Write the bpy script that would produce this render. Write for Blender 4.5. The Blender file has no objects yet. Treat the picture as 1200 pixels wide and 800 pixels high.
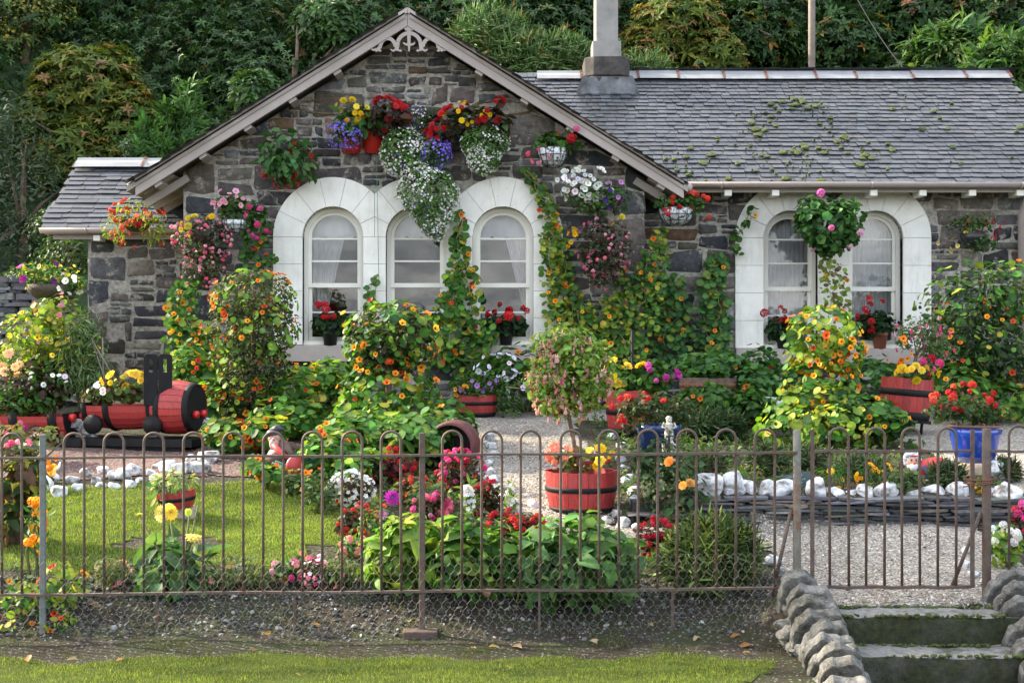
import bpy, math, random
import numpy as np
from mathutils import Vector, Matrix
from mathutils.geometry import tessellate_polygon
rng = np.random.default_rng(11)
random.seed(5)
scene = bpy.context.scene
COL = scene.collection
F, ZC = 1560.0, 1.6            # focal length in photo pixels, camera height above the gate threshold
R_ = math.radians

def P(px, py, d):
    return np.array([(px-600)/F*d, d, ZC-(py-400)/F*d])

def lin(h):
    h = h.lstrip('#'); c = [int(h[i:i+2], 16)/255 for i in (0, 2, 4)]
    return np.array([x/12.92 if x <= .04045 else ((x+.055)/1.055)**2.4 for x in c])

# ------------------------------------------------------------------ ground
def sstep(a, b, x):
    t = np.clip((x-a)/(b-a), 0, 1); return t*t*(3-2*t)

GY = np.array([-60, 0, 5, 7.2, 7.8, 8.15, 8.55, 8.95, 9.3, 10.3, 11.5, 13.5, 16.4, 19, 21, 40, 46, 400])
GZ = np.array([-.9, -.6, -.36, -.25, -.235, -.21, -.06, .05, .09, .19, .37, .57, .82, 1.0, 1.2, 22.1, 25, 30])
def ground(x, y):
    x = np.asarray(x, float); y = np.asarray(y, float)
    z = np.interp(y, GY, GZ)
    # terrace held by the slate wall on the right
    w = sstep(.95, 1.25, x)*sstep(10.22, 10.36, y)*(1-sstep(14.5, 16.5, y))
    z = z + w*np.maximum(0, (.41+(y-10.3)*.055)-z)
    # gate threshold is level
    g = sstep(1.35, 1.75, x)*(1-sstep(9.2, 10.2, y))*sstep(7.95, 8.06, y)
    z = z + g*(np.maximum(z, .0+np.clip(y-8, 0, 3)*.05)-z)
    # stair well
    s = sstep(1.78, 1.9, x)*(1-sstep(2.88, 3.0, x))*(1-sstep(7.72, 7.95, y))
    z = z - s*.45
    z = z + .018*np.sin(x*3.1+y*1.7)*np.sin(y*2.3-x*.9)*(1-s)
    # left hillside comes round the end of the cottage
    l = sstep(-6.2, -12, x)*sstep(13, 19, y)
    return z + l*1.5

def hit(px, py):
    d = 7.0
    while d < 60:
        p = P(px, py, d)
        if p[2] <= ground(p[0], p[1]): return p
        d += .01
    return P(px, py, 30)

# ------------------------------------------------------------------ geometry accumulator
class Geo:
    def __init__(s): s.V=[]; s.L=[]; s.S=[]; s.C=[]; s.M=[]; s.n=0; s.sm=[]
    def raw(s, V, L, S, C, mi=0, smooth=True):
        V=np.asarray(V,float).reshape(-1,3); L=np.asarray(L,np.int64); S=np.asarray(S,np.int64)
        C=np.asarray(C,float)
        if C.ndim==1: C=np.tile(C,(len(V),1))
        s.V.append(V); s.L.append(L+s.n); s.S.append(S); s.C.append(C)
        s.M.append(np.full(len(S),mi)); s.sm.append(np.full(len(S),smooth)); s.n+=len(V)
        return s
    def add(s, V, faces, col=(1,1,1), mi=0, smooth=True):
        L=[i for f in faces for i in f]; S=[len(f) for f in faces]
        return s.raw(V,L,S,col,mi,smooth)
    def inst(s, T, pos, R, sc, tint, mi=0, smooth=True):
        V,L,S,mul,off=T; k=len(pos)
        if k==0: return s
        pos=np.asarray(pos,float); sc=np.asarray(sc,float)
        if sc.ndim==1: sc=sc[:,None]
        tint=np.asarray(tint,float)
        if tint.ndim==1: tint=np.tile(tint,(k,1))
        W=np.einsum('kij,knj->kni',R,V[None]*(sc[:,None,:]))+pos[:,None,:]
        n=len(V)
        LL=(L[None,:]+(np.arange(k)*n)[:,None]).ravel()
        CC=np.clip(tint[:,None,:]*mul[None]+off[None],0,1)
        return s.raw(W.reshape(-1,3),LL,np.tile(S,k),CC.reshape(-1,3),mi,smooth)
    def box(s, c, sz, rot=None, col=(1,1,1), mi=0):
        x,y,z=[v/2 for v in sz]
        V=np.array([[a,b,d] for a in(-x,x) for b in(-y,y) for d in(-z,z)])
        if rot is not None: V=V@np.array(rot).T
        return s.add(V+np.array(c),[(0,1,3,2),(4,6,7,5),(0,4,5,1),(2,3,7,6),(0,2,6,4),(1,5,7,3)],col,mi,False)
    def tube(s, pts, r, k=6, col=(1,1,1), mi=0, cap=True, closed=False):
        pts=np.asarray(pts,float); n=len(pts); r=np.broadcast_to(np.asarray(r,float),(n,))
        V=[]; prev=None
        for i in range(n):
            t=pts[(i+1)%n if closed else min(i+1,n-1)]-pts[(i-1) if closed else max(i-1,0)]
            t=t/(np.linalg.norm(t)+1e-9)
            if prev is None:
                a=np.array([0,0,1.]) if abs(t[2])<.9 else np.array([1.,0,0])
                u=np.cross(t,a)
            else: u=prev-t*np.dot(prev,t)
            u=u/(np.linalg.norm(u)+1e-9); prev=u; v=np.cross(t,u)
            for j in range(k):
                an=2*math.pi*j/k; V.append(pts[i]+r[i]*(u*math.cos(an)+v*math.sin(an)))
        fs=[]
        for i in range(n if closed else n-1):
            for j in range(k):
                a=i*k+j; b=i*k+(j+1)%k; i2=((i+1)%n)*k
                fs.append((a,i2+j,i2+(j+1)%k,b))
        if cap and not closed:
            fs.append(tuple(range(k))); fs.append(tuple((n-1)*k+j for j in reversed(range(k))))
        return s.add(V,fs,col,mi,True)
    def lathe(s, prof, c, k=24, col=(1,1,1), mi=0, axis=None, cols=None, ang=2*math.pi):
        """prof: (radius, height) pairs; axis: 3x3 matrix mapping local z to the lathe axis"""
        V=[];C=[]
        full=abs(ang-2*math.pi)<1e-6; kk=k if full else k+1
        for i,(r,h) in enumerate(prof):
            for j in range(kk):
                a=ang*j/k; V.append((r*math.cos(a),r*math.sin(a),h)); C.append(cols[i] if cols is not None else col)
        V=np.array(V)
        if axis is not None: V=V@np.array(axis).T
        fs=[]
        for i in range(len(prof)-1):
            for j in range(k):
                a=i*kk+j; b=i*kk+(j+1)%kk; fs.append((a,b,b+kk,a+kk))
        return s.add(V+np.array(c),fs,np.array(C),mi,True)
    def prism(s, loops, y0, y1, col=(1,1,1), mi=0):
        """flat outline with holes in the XZ plane, from y0 (front) to y1 (back)"""
        pts=[p for l in loops for p in l]
        tris=tessellate_polygon([[Vector((a,b,0)) for a,b in l] for l in loops])
        n=len(pts)
        V=[(a,y0,b) for a,b in pts]+[(a,y1,b) for a,b in pts]
        fs=[]
        for t in tris:
            a,b,c=[pts[i] for i in t]
            ar=(b[0]-a[0])*(c[1]-a[1])-(b[1]-a[1])*(c[0]-a[0])
            t=t if ar>0 else t[::-1]
            fs.append(tuple(t)); fs.append(tuple(i+n for i in t[::-1]))
        o=0
        for l in loops:
            m=len(l)
            ar=sum(l[i][0]*l[(i+1)%m][1]-l[(i+1)%m][0]*l[i][1] for i in range(m))
            hole=l is not loops[0]
            for i in range(m):
                a=o+i; b=o+(i+1)%m
                f=(a,a+n,b+n,b)
                if (ar>0)==hole: f=f[::-1]
                fs.append(f)
            o+=m
        return s.add(V,fs,col,mi,False)
    def mesh(s, name, mats, origin):
        V=np.concatenate(s.V)-np.array(origin); L=np.concatenate(s.L); S=np.concatenate(s.S); C=np.concatenate(s.C)
        me=bpy.data.meshes.new(name)
        me.vertices.add(len(V)); me.vertices.foreach_set('co',V.astype(np.float32).ravel())
        me.loops.add(len(L)); me.loops.foreach_set('vertex_index',L.astype(np.int32))
        me.polygons.add(len(S)); st=np.concatenate([[0],np.cumsum(S)[:-1]])
        me.polygons.foreach_set('loop_start',st.astype(np.int32))
        me.polygons.foreach_set('material_index',np.concatenate(s.M).astype(np.int32))
        me.polygons.foreach_set('use_smooth',np.concatenate(s.sm).astype(bool))
        me.update(calc_edges=True)
        at=me.attributes.new('Col','FLOAT_COLOR','POINT')
        at.data.foreach_set('color',np.concatenate([C,np.ones((len(C),1))],1).astype(np.float32).ravel())
        for m in (mats if isinstance(mats,(list,tuple)) else [mats]): me.materials.append(m)
        return me

WL={}
def thing(name,label,cat,loc,group=None):
    o=bpy.data.objects.new(name,None); o.empty_display_size=.1; COL.objects.link(o)
    o.location=tuple(float(v) for v in loc); o['label']=label; o['category']=cat
    if group: o['group']=group
    WL[o.name]=np.array(loc,float); return o
def part(g,name,mats,parent,label=None,kind=None):
    w=WL[parent.name]
    o=bpy.data.objects.new(name,g.mesh(name,mats,w)); COL.objects.link(o); o.parent=parent
    WL[o.name]=w
    if label: o['label']=label
    if kind: o['kind']=kind
    return o
def single(g,name,mats,label,cat,loc,group=None):
    o=bpy.data.objects.new(name,g.mesh(name,mats,loc)); COL.objects.link(o); o.location=tuple(float(v) for v in loc)
    o['label']=label; o['category']=cat
    if group: o['group']=group
    WL[o.name]=np.array(loc,float); return o
def setting(g,name,mats,kind='structure'):
    o=bpy.data.objects.new(name,g.mesh(name,mats,(0,0,0))); COL.objects.link(o); o['kind']=kind; WL[o.name]=np.zeros(3); return o
def bevel(o,w=.004,seg=2):
    m=o.modifiers.new('Bevel','BEVEL'); m.width=w; m.segments=seg; m.limit_method='ANGLE'; m.angle_limit=R_(40); return o
def rotz(a): c,s=math.cos(a),math.sin(a); return np.array([[c,-s,0],[s,c,0],[0,0,1]])
def rotx(a): c,s=math.cos(a),math.sin(a); return np.array([[1,0,0],[0,c,-s],[0,s,c]])
def roty(a): c,s=math.cos(a),math.sin(a); return np.array([[c,0,s],[0,1,0],[-s,0,c]])

# ------------------------------------------------------------------ materials
def M(name):
    m=bpy.data.materials.new(name); m.use_nodes=True; nt=m.node_tree
    return m,nt,nt.nodes['Principled BSDF'],nt.nodes['Material Output']
def N(nt,t,**kw):
    n=nt.nodes.new(t)
    for k,v in kw.items():
        if k in n.inputs: n.inputs[k].default_value=v
        else: setattr(n,k,v)
    return n
def noise(nt,scale,detail=4,rough=.55,vec=None,dim='3D'):
    n=N(nt,'ShaderNodeTexNoise'); n.inputs['Scale'].default_value=scale; n.inputs['Detail'].default_value=detail; n.inputs['Roughness'].default_value=rough
    if vec is None:
        tc=nt.nodes.get('TC') or N(nt,'ShaderNodeNewGeometry',name='TC'); vec=tc.outputs['Position']
    nt.links.new(vec,n.inputs['Vector']); return n.outputs['Fac']
def ramp(nt,fac,stops,interp='LINEAR'):
    n=N(nt,'ShaderNodeValToRGB'); n.color_ramp.interpolation=interp
    e=n.color_ramp.elements
    while len(e)<len(stops): e.new(.5)
    for i,(p,c) in enumerate(stops):
        e[i].position=p; e[i].color=(*c,1) if hasattr(c,'__len__') else (c,c,c,1)
    nt.links.new(fac,n.inputs['Fac']); return n.outputs['Color']
def mix(nt,fac,a,b,mode='MIX'):
    n=N(nt,'ShaderNodeMix',data_type='RGBA',blend_type=mode)
    for s,v in ((0,fac),(6,a),(7,b)):
        i=n.inputs[s]
        if hasattr(v,'is_output'): nt.links.new(v,i)
        elif s==0: i.default_value=v
        else: i.default_value=(*v,1) if len(v)==3 else v
    return n.outputs[2]
def attr(nt): return N(nt,'ShaderNodeAttribute',attribute_name='Col').outputs['Color']
def bump(nt,b,h,strength=.4,dist=.01):
    n=N(nt,'ShaderNodeBump'); n.inputs['Strength'].default_value=strength; n.inputs['Distance'].default_value=dist
    nt.links.new(h,n.inputs['Height']); nt.links.new(n.outputs['Normal'],b.inputs['Normal'])
def mapping(nt,scale):
    tc=nt.nodes.get('TC') or N(nt,'ShaderNodeNewGeometry',name='TC')
    n=N(nt,'ShaderNodeVectorMath',operation='MULTIPLY'); nt.links.new(tc.outputs['Position'],n.inputs[0]); n.inputs[1].default_value=scale
    return n.outputs[0]
def leafmat(name,trans=.4,rough=.55,var=.4,spec=.22):
    m,nt,b,o=M(name); c=attr(nt)
    v=ramp(nt,noise(nt,9,3),[(.25,1-var),(.75,1+var)])
    c=mix(nt,1.0,c,v,'MULTIPLY')
    nt.links.new(c,b.inputs['Base Color']); b.inputs['Roughness'].default_value=rough; b.inputs['Specular IOR Level'].default_value=spec
    t=N(nt,'ShaderNodeBsdfTranslucent'); tc=mix(nt,1.0,c,(1.15,1.25,.55) if 'leaf' in name else (1.1,1.05,1.0),'MULTIPLY'); nt.links.new(tc,t.inputs['Color'])
    ms=N(nt,'ShaderNodeMixShader'); ms.inputs[0].default_value=trans
    nt.links.new(b.outputs[0],ms.inputs[1]); nt.links.new(t.outputs[0],ms.inputs[2]); nt.links.new(ms.outputs[0],o.inputs['Surface'])
    return m
def simple(name,col,rough=.6,var=.2,nscale=12,bmp=0,bscale=60,metal=0,spec=.5,usecol=False,dirt=None,dirtscale=3,dirtlo=.5,dirthi=.7,coat=0):
    m,nt,b,o=M(name)
    base=attr(nt) if usecol else None
    v=ramp(nt,noise(nt,nscale,5),[(.3,1-var),(.7,1+var)])
    c=mix(nt,1.0,base if usecol else tuple(col),v,'MULTIPLY')
    if dirt is not None:
        f=ramp(nt,noise(nt,dirtscale,8,.65),[(dirtlo,0.),(dirthi,1.)]); c=mix(nt,f,c,tuple(dirt))
    nt.links.new(c,b.inputs['Base Color']); b.inputs['Roughness'].default_value=rough; b.inputs['Metallic'].default_value=metal; b.inputs['Specular IOR Level'].default_value=spec
    b.inputs['Coat Weight'].default_value=coat
    if bmp: bump(nt,b,noise(nt,bscale,5,.6),bmp,.01)
    return m
MAT={}
MAT['leaf']=leafmat('leaf_green'); MAT['petal']=leafmat('flower_petal',.3,.6,.12,.2)
MAT['needle']=leafmat('needle_leaf',.15,.6,.3,.2); MAT['grass']=leafmat('grass_leaf',.3,.6,.25,.15); MAT['glossleaf']=leafmat('gloss_leaf',.25,.5,.3,.3)
MAT['bark']=simple('bark',(.13,.09,.06),.9,.4,20,.8,40)
MAT['stem']=simple('plant_stem',(.12,.13,.05),.8,.3,20)
MAT['soil']=simple('potting_soil',(.035,.025,.018),.95,.5,60,.8,90)
MAT['white']=simple('white_masonry_paint',(.76,.74,.68),.75,.07,5,.4,35,dirt=(.42,.39,.33),dirtscale=3.2,dirtlo=.52,dirthi=.95)
def mk_white():
    m,nt,b,o=M('white_masonry_paint_weathered')
    v=ramp(nt,noise(nt,5,6),[(.3,.9),(.7,1.05)]); c=mix(nt,1.0,(.77,.75,.69),v,'MULTIPLY')
    f=ramp(nt,noise(nt,4,8,.65,mapping(nt,(3.5,3.5,.45))),[(.52,0.),(.8,.5)]); c=mix(nt,f,c,(.45,.43,.36))
    f=ramp(nt,noise(nt,3.2,8,.7),[(.56,0.),(.85,.6)]); c=mix(nt,f,c,(.42,.41,.33))
    f=ramp(nt,noise(nt,26,5,.6),[(.68,0.),(.72,.7)]); c=mix(nt,f,c,(.4,.38,.33))
    nt.links.new(c,b.inputs['Base Color']); b.inputs['Roughness'].default_value=.75
    bump(nt,b,noise(nt,30,8,.65),.5,.012); return m
MAT['white']=mk_white()
MAT['cream']=simple('cream_window_paint',(.74,.72,.64),.5,.03,8)
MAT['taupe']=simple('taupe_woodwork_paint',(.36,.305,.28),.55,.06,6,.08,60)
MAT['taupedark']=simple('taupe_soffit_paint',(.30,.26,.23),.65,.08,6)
MAT['sill']=simple('sill_stone_paint',(.36,.31,.28),.7,.08,5,.15,60)
MAT['lead']=simple('ridge_metal',(.27,.275,.28),.5,.15,5,.1,20,spec=.6,dirt=(.19,.19,.2),dirtscale=2,dirtlo=.5,dirthi=.9)
MAT['flashing']=simple('lead_flashing',(.13,.135,.145),.55,.3,6,.3,14,dirt=(.04,.038,.038),dirtscale=5,dirtlo=.42,dirthi=.7)
MAT['rustclip']=simple('rusty_clip',(.14,.06,.04),.8,.3,20)
MAT['iron']=simple('rusty_painted_iron',(.085,.06,.047),.65,.3,30,.35,160,dirt=(.1,.04,.02),dirtscale=14,dirtlo=.5,dirthi=.68)
MAT['galv']=simple('weathered_grey_iron',(.12,.135,.135),.6,.25,25,.3,120,dirt=(.2,.13,.09),dirtscale=9,dirtlo=.52,dirthi=.75)
MAT['gatepost']=simple('flaking_gate_post',(.14,.135,.11),.65,.3,30,.35,120,dirt=(.13,.06,.03),dirtscale=7,dirtlo=.5,dirthi=.62)
MAT['wire']=simple('galvanised_wire',(.2,.19,.17),.6,.3,30)
MAT['black']=simple('black_paint',(.009,.009,.01),.6,.3,15,.1,80,spec=.2)
MAT['plastic']=simple('black_plastic',(.02,.02,.022),.4,.1,10)
MAT['terra']=simple('terracotta',(.32,.11,.06),.8,.2,14,.1,60)
MAT['blueglaze']=simple('blue_glaze',(.012,.05,.32),.12,.35,5,.03,30,spec=.7,coat=.6)
MAT['darkblue']=simple('dark_blue_glaze',(.012,.035,.13),.2,.3,8,.03,30,coat=.4)
MAT['brownrim']=simple('brown_glazed_rim',(.12,.07,.05),.35,.2,10)
MAT['liner']=simple('basket_liner',(.62,.64,.66),.45,.15,20,.5,30,dirt=(.07,.08,.08),dirtscale=22,dirtlo=.5,dirthi=.56)
MAT['wicker']=simple('dark_basket',(.06,.045,.03),.8,.4,40,.6,60)
MAT['greywood']=simple('weathered_cask_wood',(.13,.085,.065),.85,.35,18,.4,70)
MAT['log']=simple('cut_log',(.34,.27,.2),.9,.25,16,.6,40)
MAT['rust']=simple('rusty_steel',(.16,.06,.035),.85,.4,20,.4,60)
MAT['whiterock']=simple('whitewashed_rock',(.58,.585,.6),.9,.16,9,1.,22,dirt=(.12,.11,.09),dirtscale=10,dirtlo=.44,dirthi=.62)
MAT['copestone']=simple('lichened_stone',(.15,.148,.138),.95,.5,16,1.,18,dirt=(.05,.047,.038),dirtscale=7,dirtlo=.46,dirthi=.62)
def mk_cope():
    m,nt,b,o=M('lichened_cope_stone')
    c=ramp(nt,noise(nt,11,9,.7),[(.3,(.075,.072,.063)),(.5,(.18,.177,.163)),(.7,(.32,.315,.295))])
    f=ramp(nt,noise(nt,5,8,.7),[(.5,0.),(.6,.8)]); c=mix(nt,f,c,(.06,.055,.04))
    f=ramp(nt,noise(nt,55,4,.6),[(.6,0.),(.66,.8)]); c=mix(nt,f,c,(.33,.33,.3))
    f=ramp(nt,noise(nt,3.3,8,.7),[(.6,0.),(.68,.8)]); c=mix(nt,f,c,(.05,.055,.02))
    nt.links.new(c,b.inputs['Base Color']); b.inputs['Roughness'].default_value=.95; b.inputs['Specular IOR Level'].default_value=.2
    bump(nt,b,noise(nt,32,10,.75),1.,.03); return m
MAT['copestone']=mk_cope()
MAT['slatestack']=simple('stacked_slate',(.1,.1,.11),.75,.35,25,.5,50,usecol=True)
MAT['concrete']=None
MAT['moss']=simple('moss',(.05,.07,.012),.95,.4,40,.8,80)
MAT['pole']=simple('weathered_pole',(.2,.165,.14),.85,.15,10,.3,30)
MAT['chimney']=simple('pale_chimney_stone',(.27,.258,.24),.85,.12,5,.3,30,dirt=(.14,.128,.115),dirtscale=3,dirtlo=.5,dirthi=.8)
MAT['darkstone']=simple('sooty_chimney_stone',(.075,.065,.058),.9,.4,7,.6,20,dirt=(.02,.018,.018),dirtscale=4,dirtlo=.42,dirthi=.65)
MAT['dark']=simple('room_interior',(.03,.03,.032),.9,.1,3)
MAT['fig']=simple('painted_figurine',(1,1,1),.5,.12,30,usecol=True)
MAT['statue']=simple('weathered_statue',(.5,.48,.4),.8,.2,30,.5,60,dirt=(.14,.13,.1),dirtscale=30,dirtlo=.48,dirthi=.6)

def mk_stone():
    m,nt,b,o=M('rubble_stone'); c=attr(nt)
    v=ramp(nt,noise(nt,14,8,.65),[(.25,.45),(.75,1.6)]); c=mix(nt,1.0,c,v,'MULTIPLY')
    v2=ramp(nt,noise(nt,1.3,4),[(.35,.8),(.7,1.2)]); c=mix(nt,1.0,c,v2,'MULTIPLY')
    f=ramp(nt,noise(nt,6,9,.72),[(.55,0.),(.64,.9)]); mc=ramp(nt,noise(nt,40,6,.7),[(.3,(.2,.18,.155)),(.7,(.5,.47,.41))]); c=mix(nt,f,c,mc)
    nt.links.new(c,b.inputs['Base Color']); b.inputs['Roughness'].default_value=.85; b.inputs['Specular IOR Level'].default_value=.3
    bump(nt,b,noise(nt,26,9,.65),.9,.025); return m
MAT['stone']=mk_stone()
def mk_mortar():
    m,nt,b,o=M('lime_mortar')
    c=ramp(nt,noise(nt,18,8,.7),[(.28,(.10,.092,.08)),(.46,(.32,.295,.25)),(.7,(.55,.52,.45))])
    nt.links.new(c,b.inputs['Base Color']); b.inputs['Roughness'].default_value=.95
    bump(nt,b,noise(nt,30,9,.7),1.,.03); return m
MAT['mortar']=mk_mortar()
def mk_slate():
    m,nt,b,o=M('roof_slate'); c=attr(nt)
    v=ramp(nt,noise(nt,10,7,.65),[(.3,.7),(.7,1.3)]); c=mix(nt,1.0,c,v,'MULTIPLY')
    f=ramp(nt,noise(nt,1.1,5),[(.5,0.),(.75,.6)]); c=mix(nt,f,c,(.028,.031,.037))
    f=ramp(nt,noise(nt,34,4),[(.62,0.),(.7,.6)]); c=mix(nt,f,c,(.17,.175,.165))
    nt.links.new(c,b.inputs['Base Color']); b.inputs['Roughness'].default_value=.42; b.inputs['Specular IOR Level'].default_value=.55
    bump(nt,b,noise(nt,30,6),.4,.008); return m
MAT['slate']=mk_slate()
def mk_gravel(name,cols,scale):
    m,nt,b,o=M(name); tc=N(nt,'ShaderNodeNewGeometry',name='TC')
    v=N(nt,'ShaderNodeTexVoronoi'); v.inputs['Scale'].default_value=scale; nt.links.new(tc.outputs['Position'],v.inputs['Vector'])
    s=N(nt,'ShaderNodeSeparateColor'); nt.links.new(v.outputs['Color'],s.inputs[0])
    c=ramp(nt,s.outputs[0],[(i/(len(cols)-1),k) for i,k in enumerate(cols)])
    d=ramp(nt,v.outputs['Distance'],[(.3,1.),(.75,.35)]); c=mix(nt,1.0,c,d,'MULTIPLY')
    g=ramp(nt,noise(nt,1.6,6),[(.35,.75),(.7,1.15)]); c=mix(nt,1.0,c,g,'MULTIPLY')
    nt.links.new(c,b.inputs['Base Color']); b.inputs['Roughness'].default_value=.9
    bump(nt,b,d,.8,.012); return m
MAT['gravel']=mk_gravel('pale_gravel',[(.12,.105,.09),(.4,.355,.3),(.26,.225,.18),(.56,.525,.46),(.33,.29,.24)],62)
MAT['redgravel']=mk_gravel('red_chippings',[(.09,.04,.035),(.2,.09,.075),(.25,.17,.15),(.12,.06,.05),(.3,.26,.24)],48)
def mk_ground():
    m,nt,b,o=M('garden_soil')
    c=ramp(nt,noise(nt,3.2,8,.7),[(.3,(.022,.018,.012)),(.47,(.046,.037,.026)),(.6,(.038,.046,.016)),(.8,(.075,.063,.043))])
    tc=nt.nodes['TC']
    v=N(nt,'ShaderNodeTexVoronoi'); v.inputs['Scale'].default_value=55; nt.links.new(tc.outputs['Position'],v.inputs['Vector'])
    s=N(nt,'ShaderNodeSeparateColor'); nt.links.new(v.outputs['Color'],s.inputs[0])
    f=ramp(nt,s.outputs[1],[(.62,0.),(.66,1.)],'CONSTANT'); f2=ramp(nt,v.outputs['Distance'],[(.3,1.),(.5,0.)]); ff=mix(nt,1.0,f,f2,'MULTIPLY')
    c=mix(nt,ff,c,ramp(nt,s.outputs[0],[(0,(.06,.06,.06)),(1,(.24,.235,.22))]))
    nt.links.new(c,b.inputs['Base Color']); b.inputs['Roughness'].default_value=.95; b.inputs['Specular IOR Level'].default_value=.2
    bump(nt,b,noise(nt,22,9,.7),1.,.04); return m
MAT['ground']=mk_ground()
def mk_lawn():
    m,nt,b,o=M('lawn_turf')
    c=ramp(nt,noise(nt,2.2,8,.7),[(.3,(.04,.06,.012)),(.6,(.07,.095,.02)),(.8,(.1,.095,.03))])
    nt.links.new(c,b.inputs['Base Color']); b.inputs['Roughness'].default_value=.95; b.inputs['Specular IOR Level'].default_value=.1
    bump(nt,b,noise(nt,60,9,.7),1.,.03); return m
MAT['lawn']=mk_lawn()
def mk_concrete():
    m,nt,b,o=M('mossy_concrete')
    c=ramp(nt,noise(nt,9,9,.7),[(.3,(.03,.028,.024)),(.55,(.075,.072,.064)),(.75,(.14,.135,.122))])
    f=ramp(nt,noise(nt,2.6,9,.7),[(.3,0.),(.5,.97)]); c=mix(nt,f,c,ramp(nt,noise(nt,30,5),[(.3,(.008,.01,.004)),(.7,(.035,.045,.009))]))
    nt.links.new(c,b.inputs['Base Color']); b.inputs['Roughness'].default_value=.9
    bump(nt,b,noise(nt,35,9,.7),.9,.02); return m
MAT['concrete']=mk_concrete()
MAT['tread']=simple('worn_concrete_tread',(.17,.165,.155),.9,.4,30,.8,60,dirt=(.05,.05,.03),dirtscale=5,dirtlo=.48,dirthi=.64)
def mk_staves(name,base,worn):
    m,nt,b,o=M(name)
    c=mix(nt,1.0,attr(nt),tuple(base),'MULTIPLY')
    v=ramp(nt,noise(nt,6,7,.65,mapping(nt,(14,14,2.))),[(.3,.62),(.7,1.3)]); c=mix(nt,1.0,c,v,'MULTIPLY')
    f=ramp(nt,noise(nt,9,8,.7,mapping(nt,(3,3,1.))),[(.57,0.),(.68,.8)]); c=mix(nt,f,c,tuple(worn))
    nt.links.new(c,b.inputs['Base Color']); b.inputs['Roughness'].default_value=.5
    bump(nt,b,noise(nt,12,6,.6,mapping(nt,(10,10,1.5))),.35,.008); return m
MAT['redstave']=mk_staves('red_painted_staves',(.33,.028,.026),(.17,.1,.08))
def mk_glass():
    m,nt,b,o=M('window_glass')
    t=N(nt,'ShaderNodeBsdfTransparent'); g=N(nt,'ShaderNodeBsdfGlossy'); g.inputs['Roughness'].default_value=.015
    nt.nodes.remove(b)
    fr=N(nt,'ShaderNodeFresnel'); fr.inputs['IOR'].default_value=1.65
    bp=N(nt,'ShaderNodeBump'); bp.inputs['Strength'].default_value=.03; bp.inputs['Distance'].default_value=.02
    nt.links.new(noise(nt,3.5,2),bp.inputs['Height']); nt.links.new(bp.outputs[0],g.inputs['Normal'])
    ms=N(nt,'ShaderNodeMixShader'); nt.links.new(fr.outputs[0],ms.inputs[0]); nt.links.new(t.outputs[0],ms.inputs[1]); nt.links.new(g.outputs[0],ms.inputs[2])
    nt.links.new(ms.outputs[0],o.inputs['Surface']); return m
MAT['glass']=mk_glass()
MAT['redpaint']=simple('red_trough_paint',(.42,.012,.012),.35,.1,8); MAT['redgloss']=simple('red_gloss_paint',(.5,.02,.02),.3,.1,8)
MAT['net']=leafmat('net_curtain',.4,.9,.05,.1)

# ------------------------------------------------------------------ plant templates  (verts, loops, sizes, colour multiplier, colour offset)
def TPL(V,faces,mul=None,off=None):
    V=np.array(V,float); n=len(V)
    mul=np.ones((n,3)) if mul is None else np.array(mul,float)
    if mul.ndim==1: mul=np.tile(mul[:,None],(1,3))
    off=np.zeros((n,3)) if off is None else np.array(off,float)
    return V,np.array([i for f in faces for i in f]),np.array([len(f) for f in faces]),mul,off
def join(ts):
    V=[];L=[];S=[];m=[];o=[];n=0
    for t in ts: V.append(t[0]);L.append(t[1]+n);S.append(t[2]);m.append(t[3]);o.append(t[4]);n+=len(t[0])
    return np.concatenate(V),np.concatenate(L),np.concatenate(S),np.concatenate(m),np.concatenate(o)
def xf(t,R=np.eye(3),s=1,p=(0,0,0)): return ((t[0]*s)@np.array(R).T+np.array(p),)+t[1:]
def leaf(w,fold=.12,droop=.15,sh=(.42,.9)):
    a,b=sh
    V=[(0,0,0),(-w*.5,a*.8,fold),(0,.45,0),(w*.5,a*.8,fold),(-w*.32,.78,fold*.6-droop*.4),(0,.8,-droop*.5),(w*.32,.78,fold*.6-droop*.4),(0,1,-droop)]
    return TPL(V,[(0,2,1),(0,3,2),(1,2,5,4),(2,3,6,5),(4,5,7),(5,6,7)],[1.1,1,1.15,1,.95,1.1,.95,.95])
T_ovate=leaf(.6); T_lance=leaf(.3,.06,.25); T_thin=leaf(.12,.02,.2)
def round_leaf(n=9,cup=.14,lob=.06):
    V=[(0,0,0)]; m=[1.25]
    for i in range(n):
        a=2*math.pi*i/n; r=1-lob*(i%2)
        V.append((r*math.cos(a)*.5,r*math.sin(a)*.5,cup*.5*(1+.6*math.sin(2*a)))); m.append(.95)
    return TPL(V,[(0,1+i,1+(i+1)%n) for i in range(n)],m)
T_round=round_leaf(); T_gera=round_leaf(10,.25,.18)
T_blade=TPL([(-.075,0,0),(.075,0,0),(-.055,.5,.06),(.055,.5,.06),(0,1,.28)],[(0,1,3,2),(2,3,4)],[.8,.8,1,1,1.1])
def petals(n,r0,r1,w,z0,z1,inner=1.,outer=1.,off0=(0,0,0),ph=0,tipz=0):
    V=[];f=[];m=[];o=[]
    for i in range(n):
        a=2*math.pi*i/n+ph; d=np.array([math.cos(a),math.sin(a),0]); t=np.array([-d[1],d[0],0]); k=len(V)
        rm=r0+(r1-r0)*.62
        V+= [tuple(d*r0+np.array([0,0,z0])), tuple(d*rm+t*w+np.array([0,0,z0+(z1-z0)*.7])), tuple(d*r1+np.array([0,0,z1+tipz])), tuple(d*rm-t*w+np.array([0,0,z0+(z1-z0)*.7]))]
        f.append((k,k+3,k+2,k+1)); m+=[inner,outer,outer,outer]; o+=[off0,(0,0,0),(0,0,0),(0,0,0)]
    return TPL(V,f,m,o)
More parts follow.
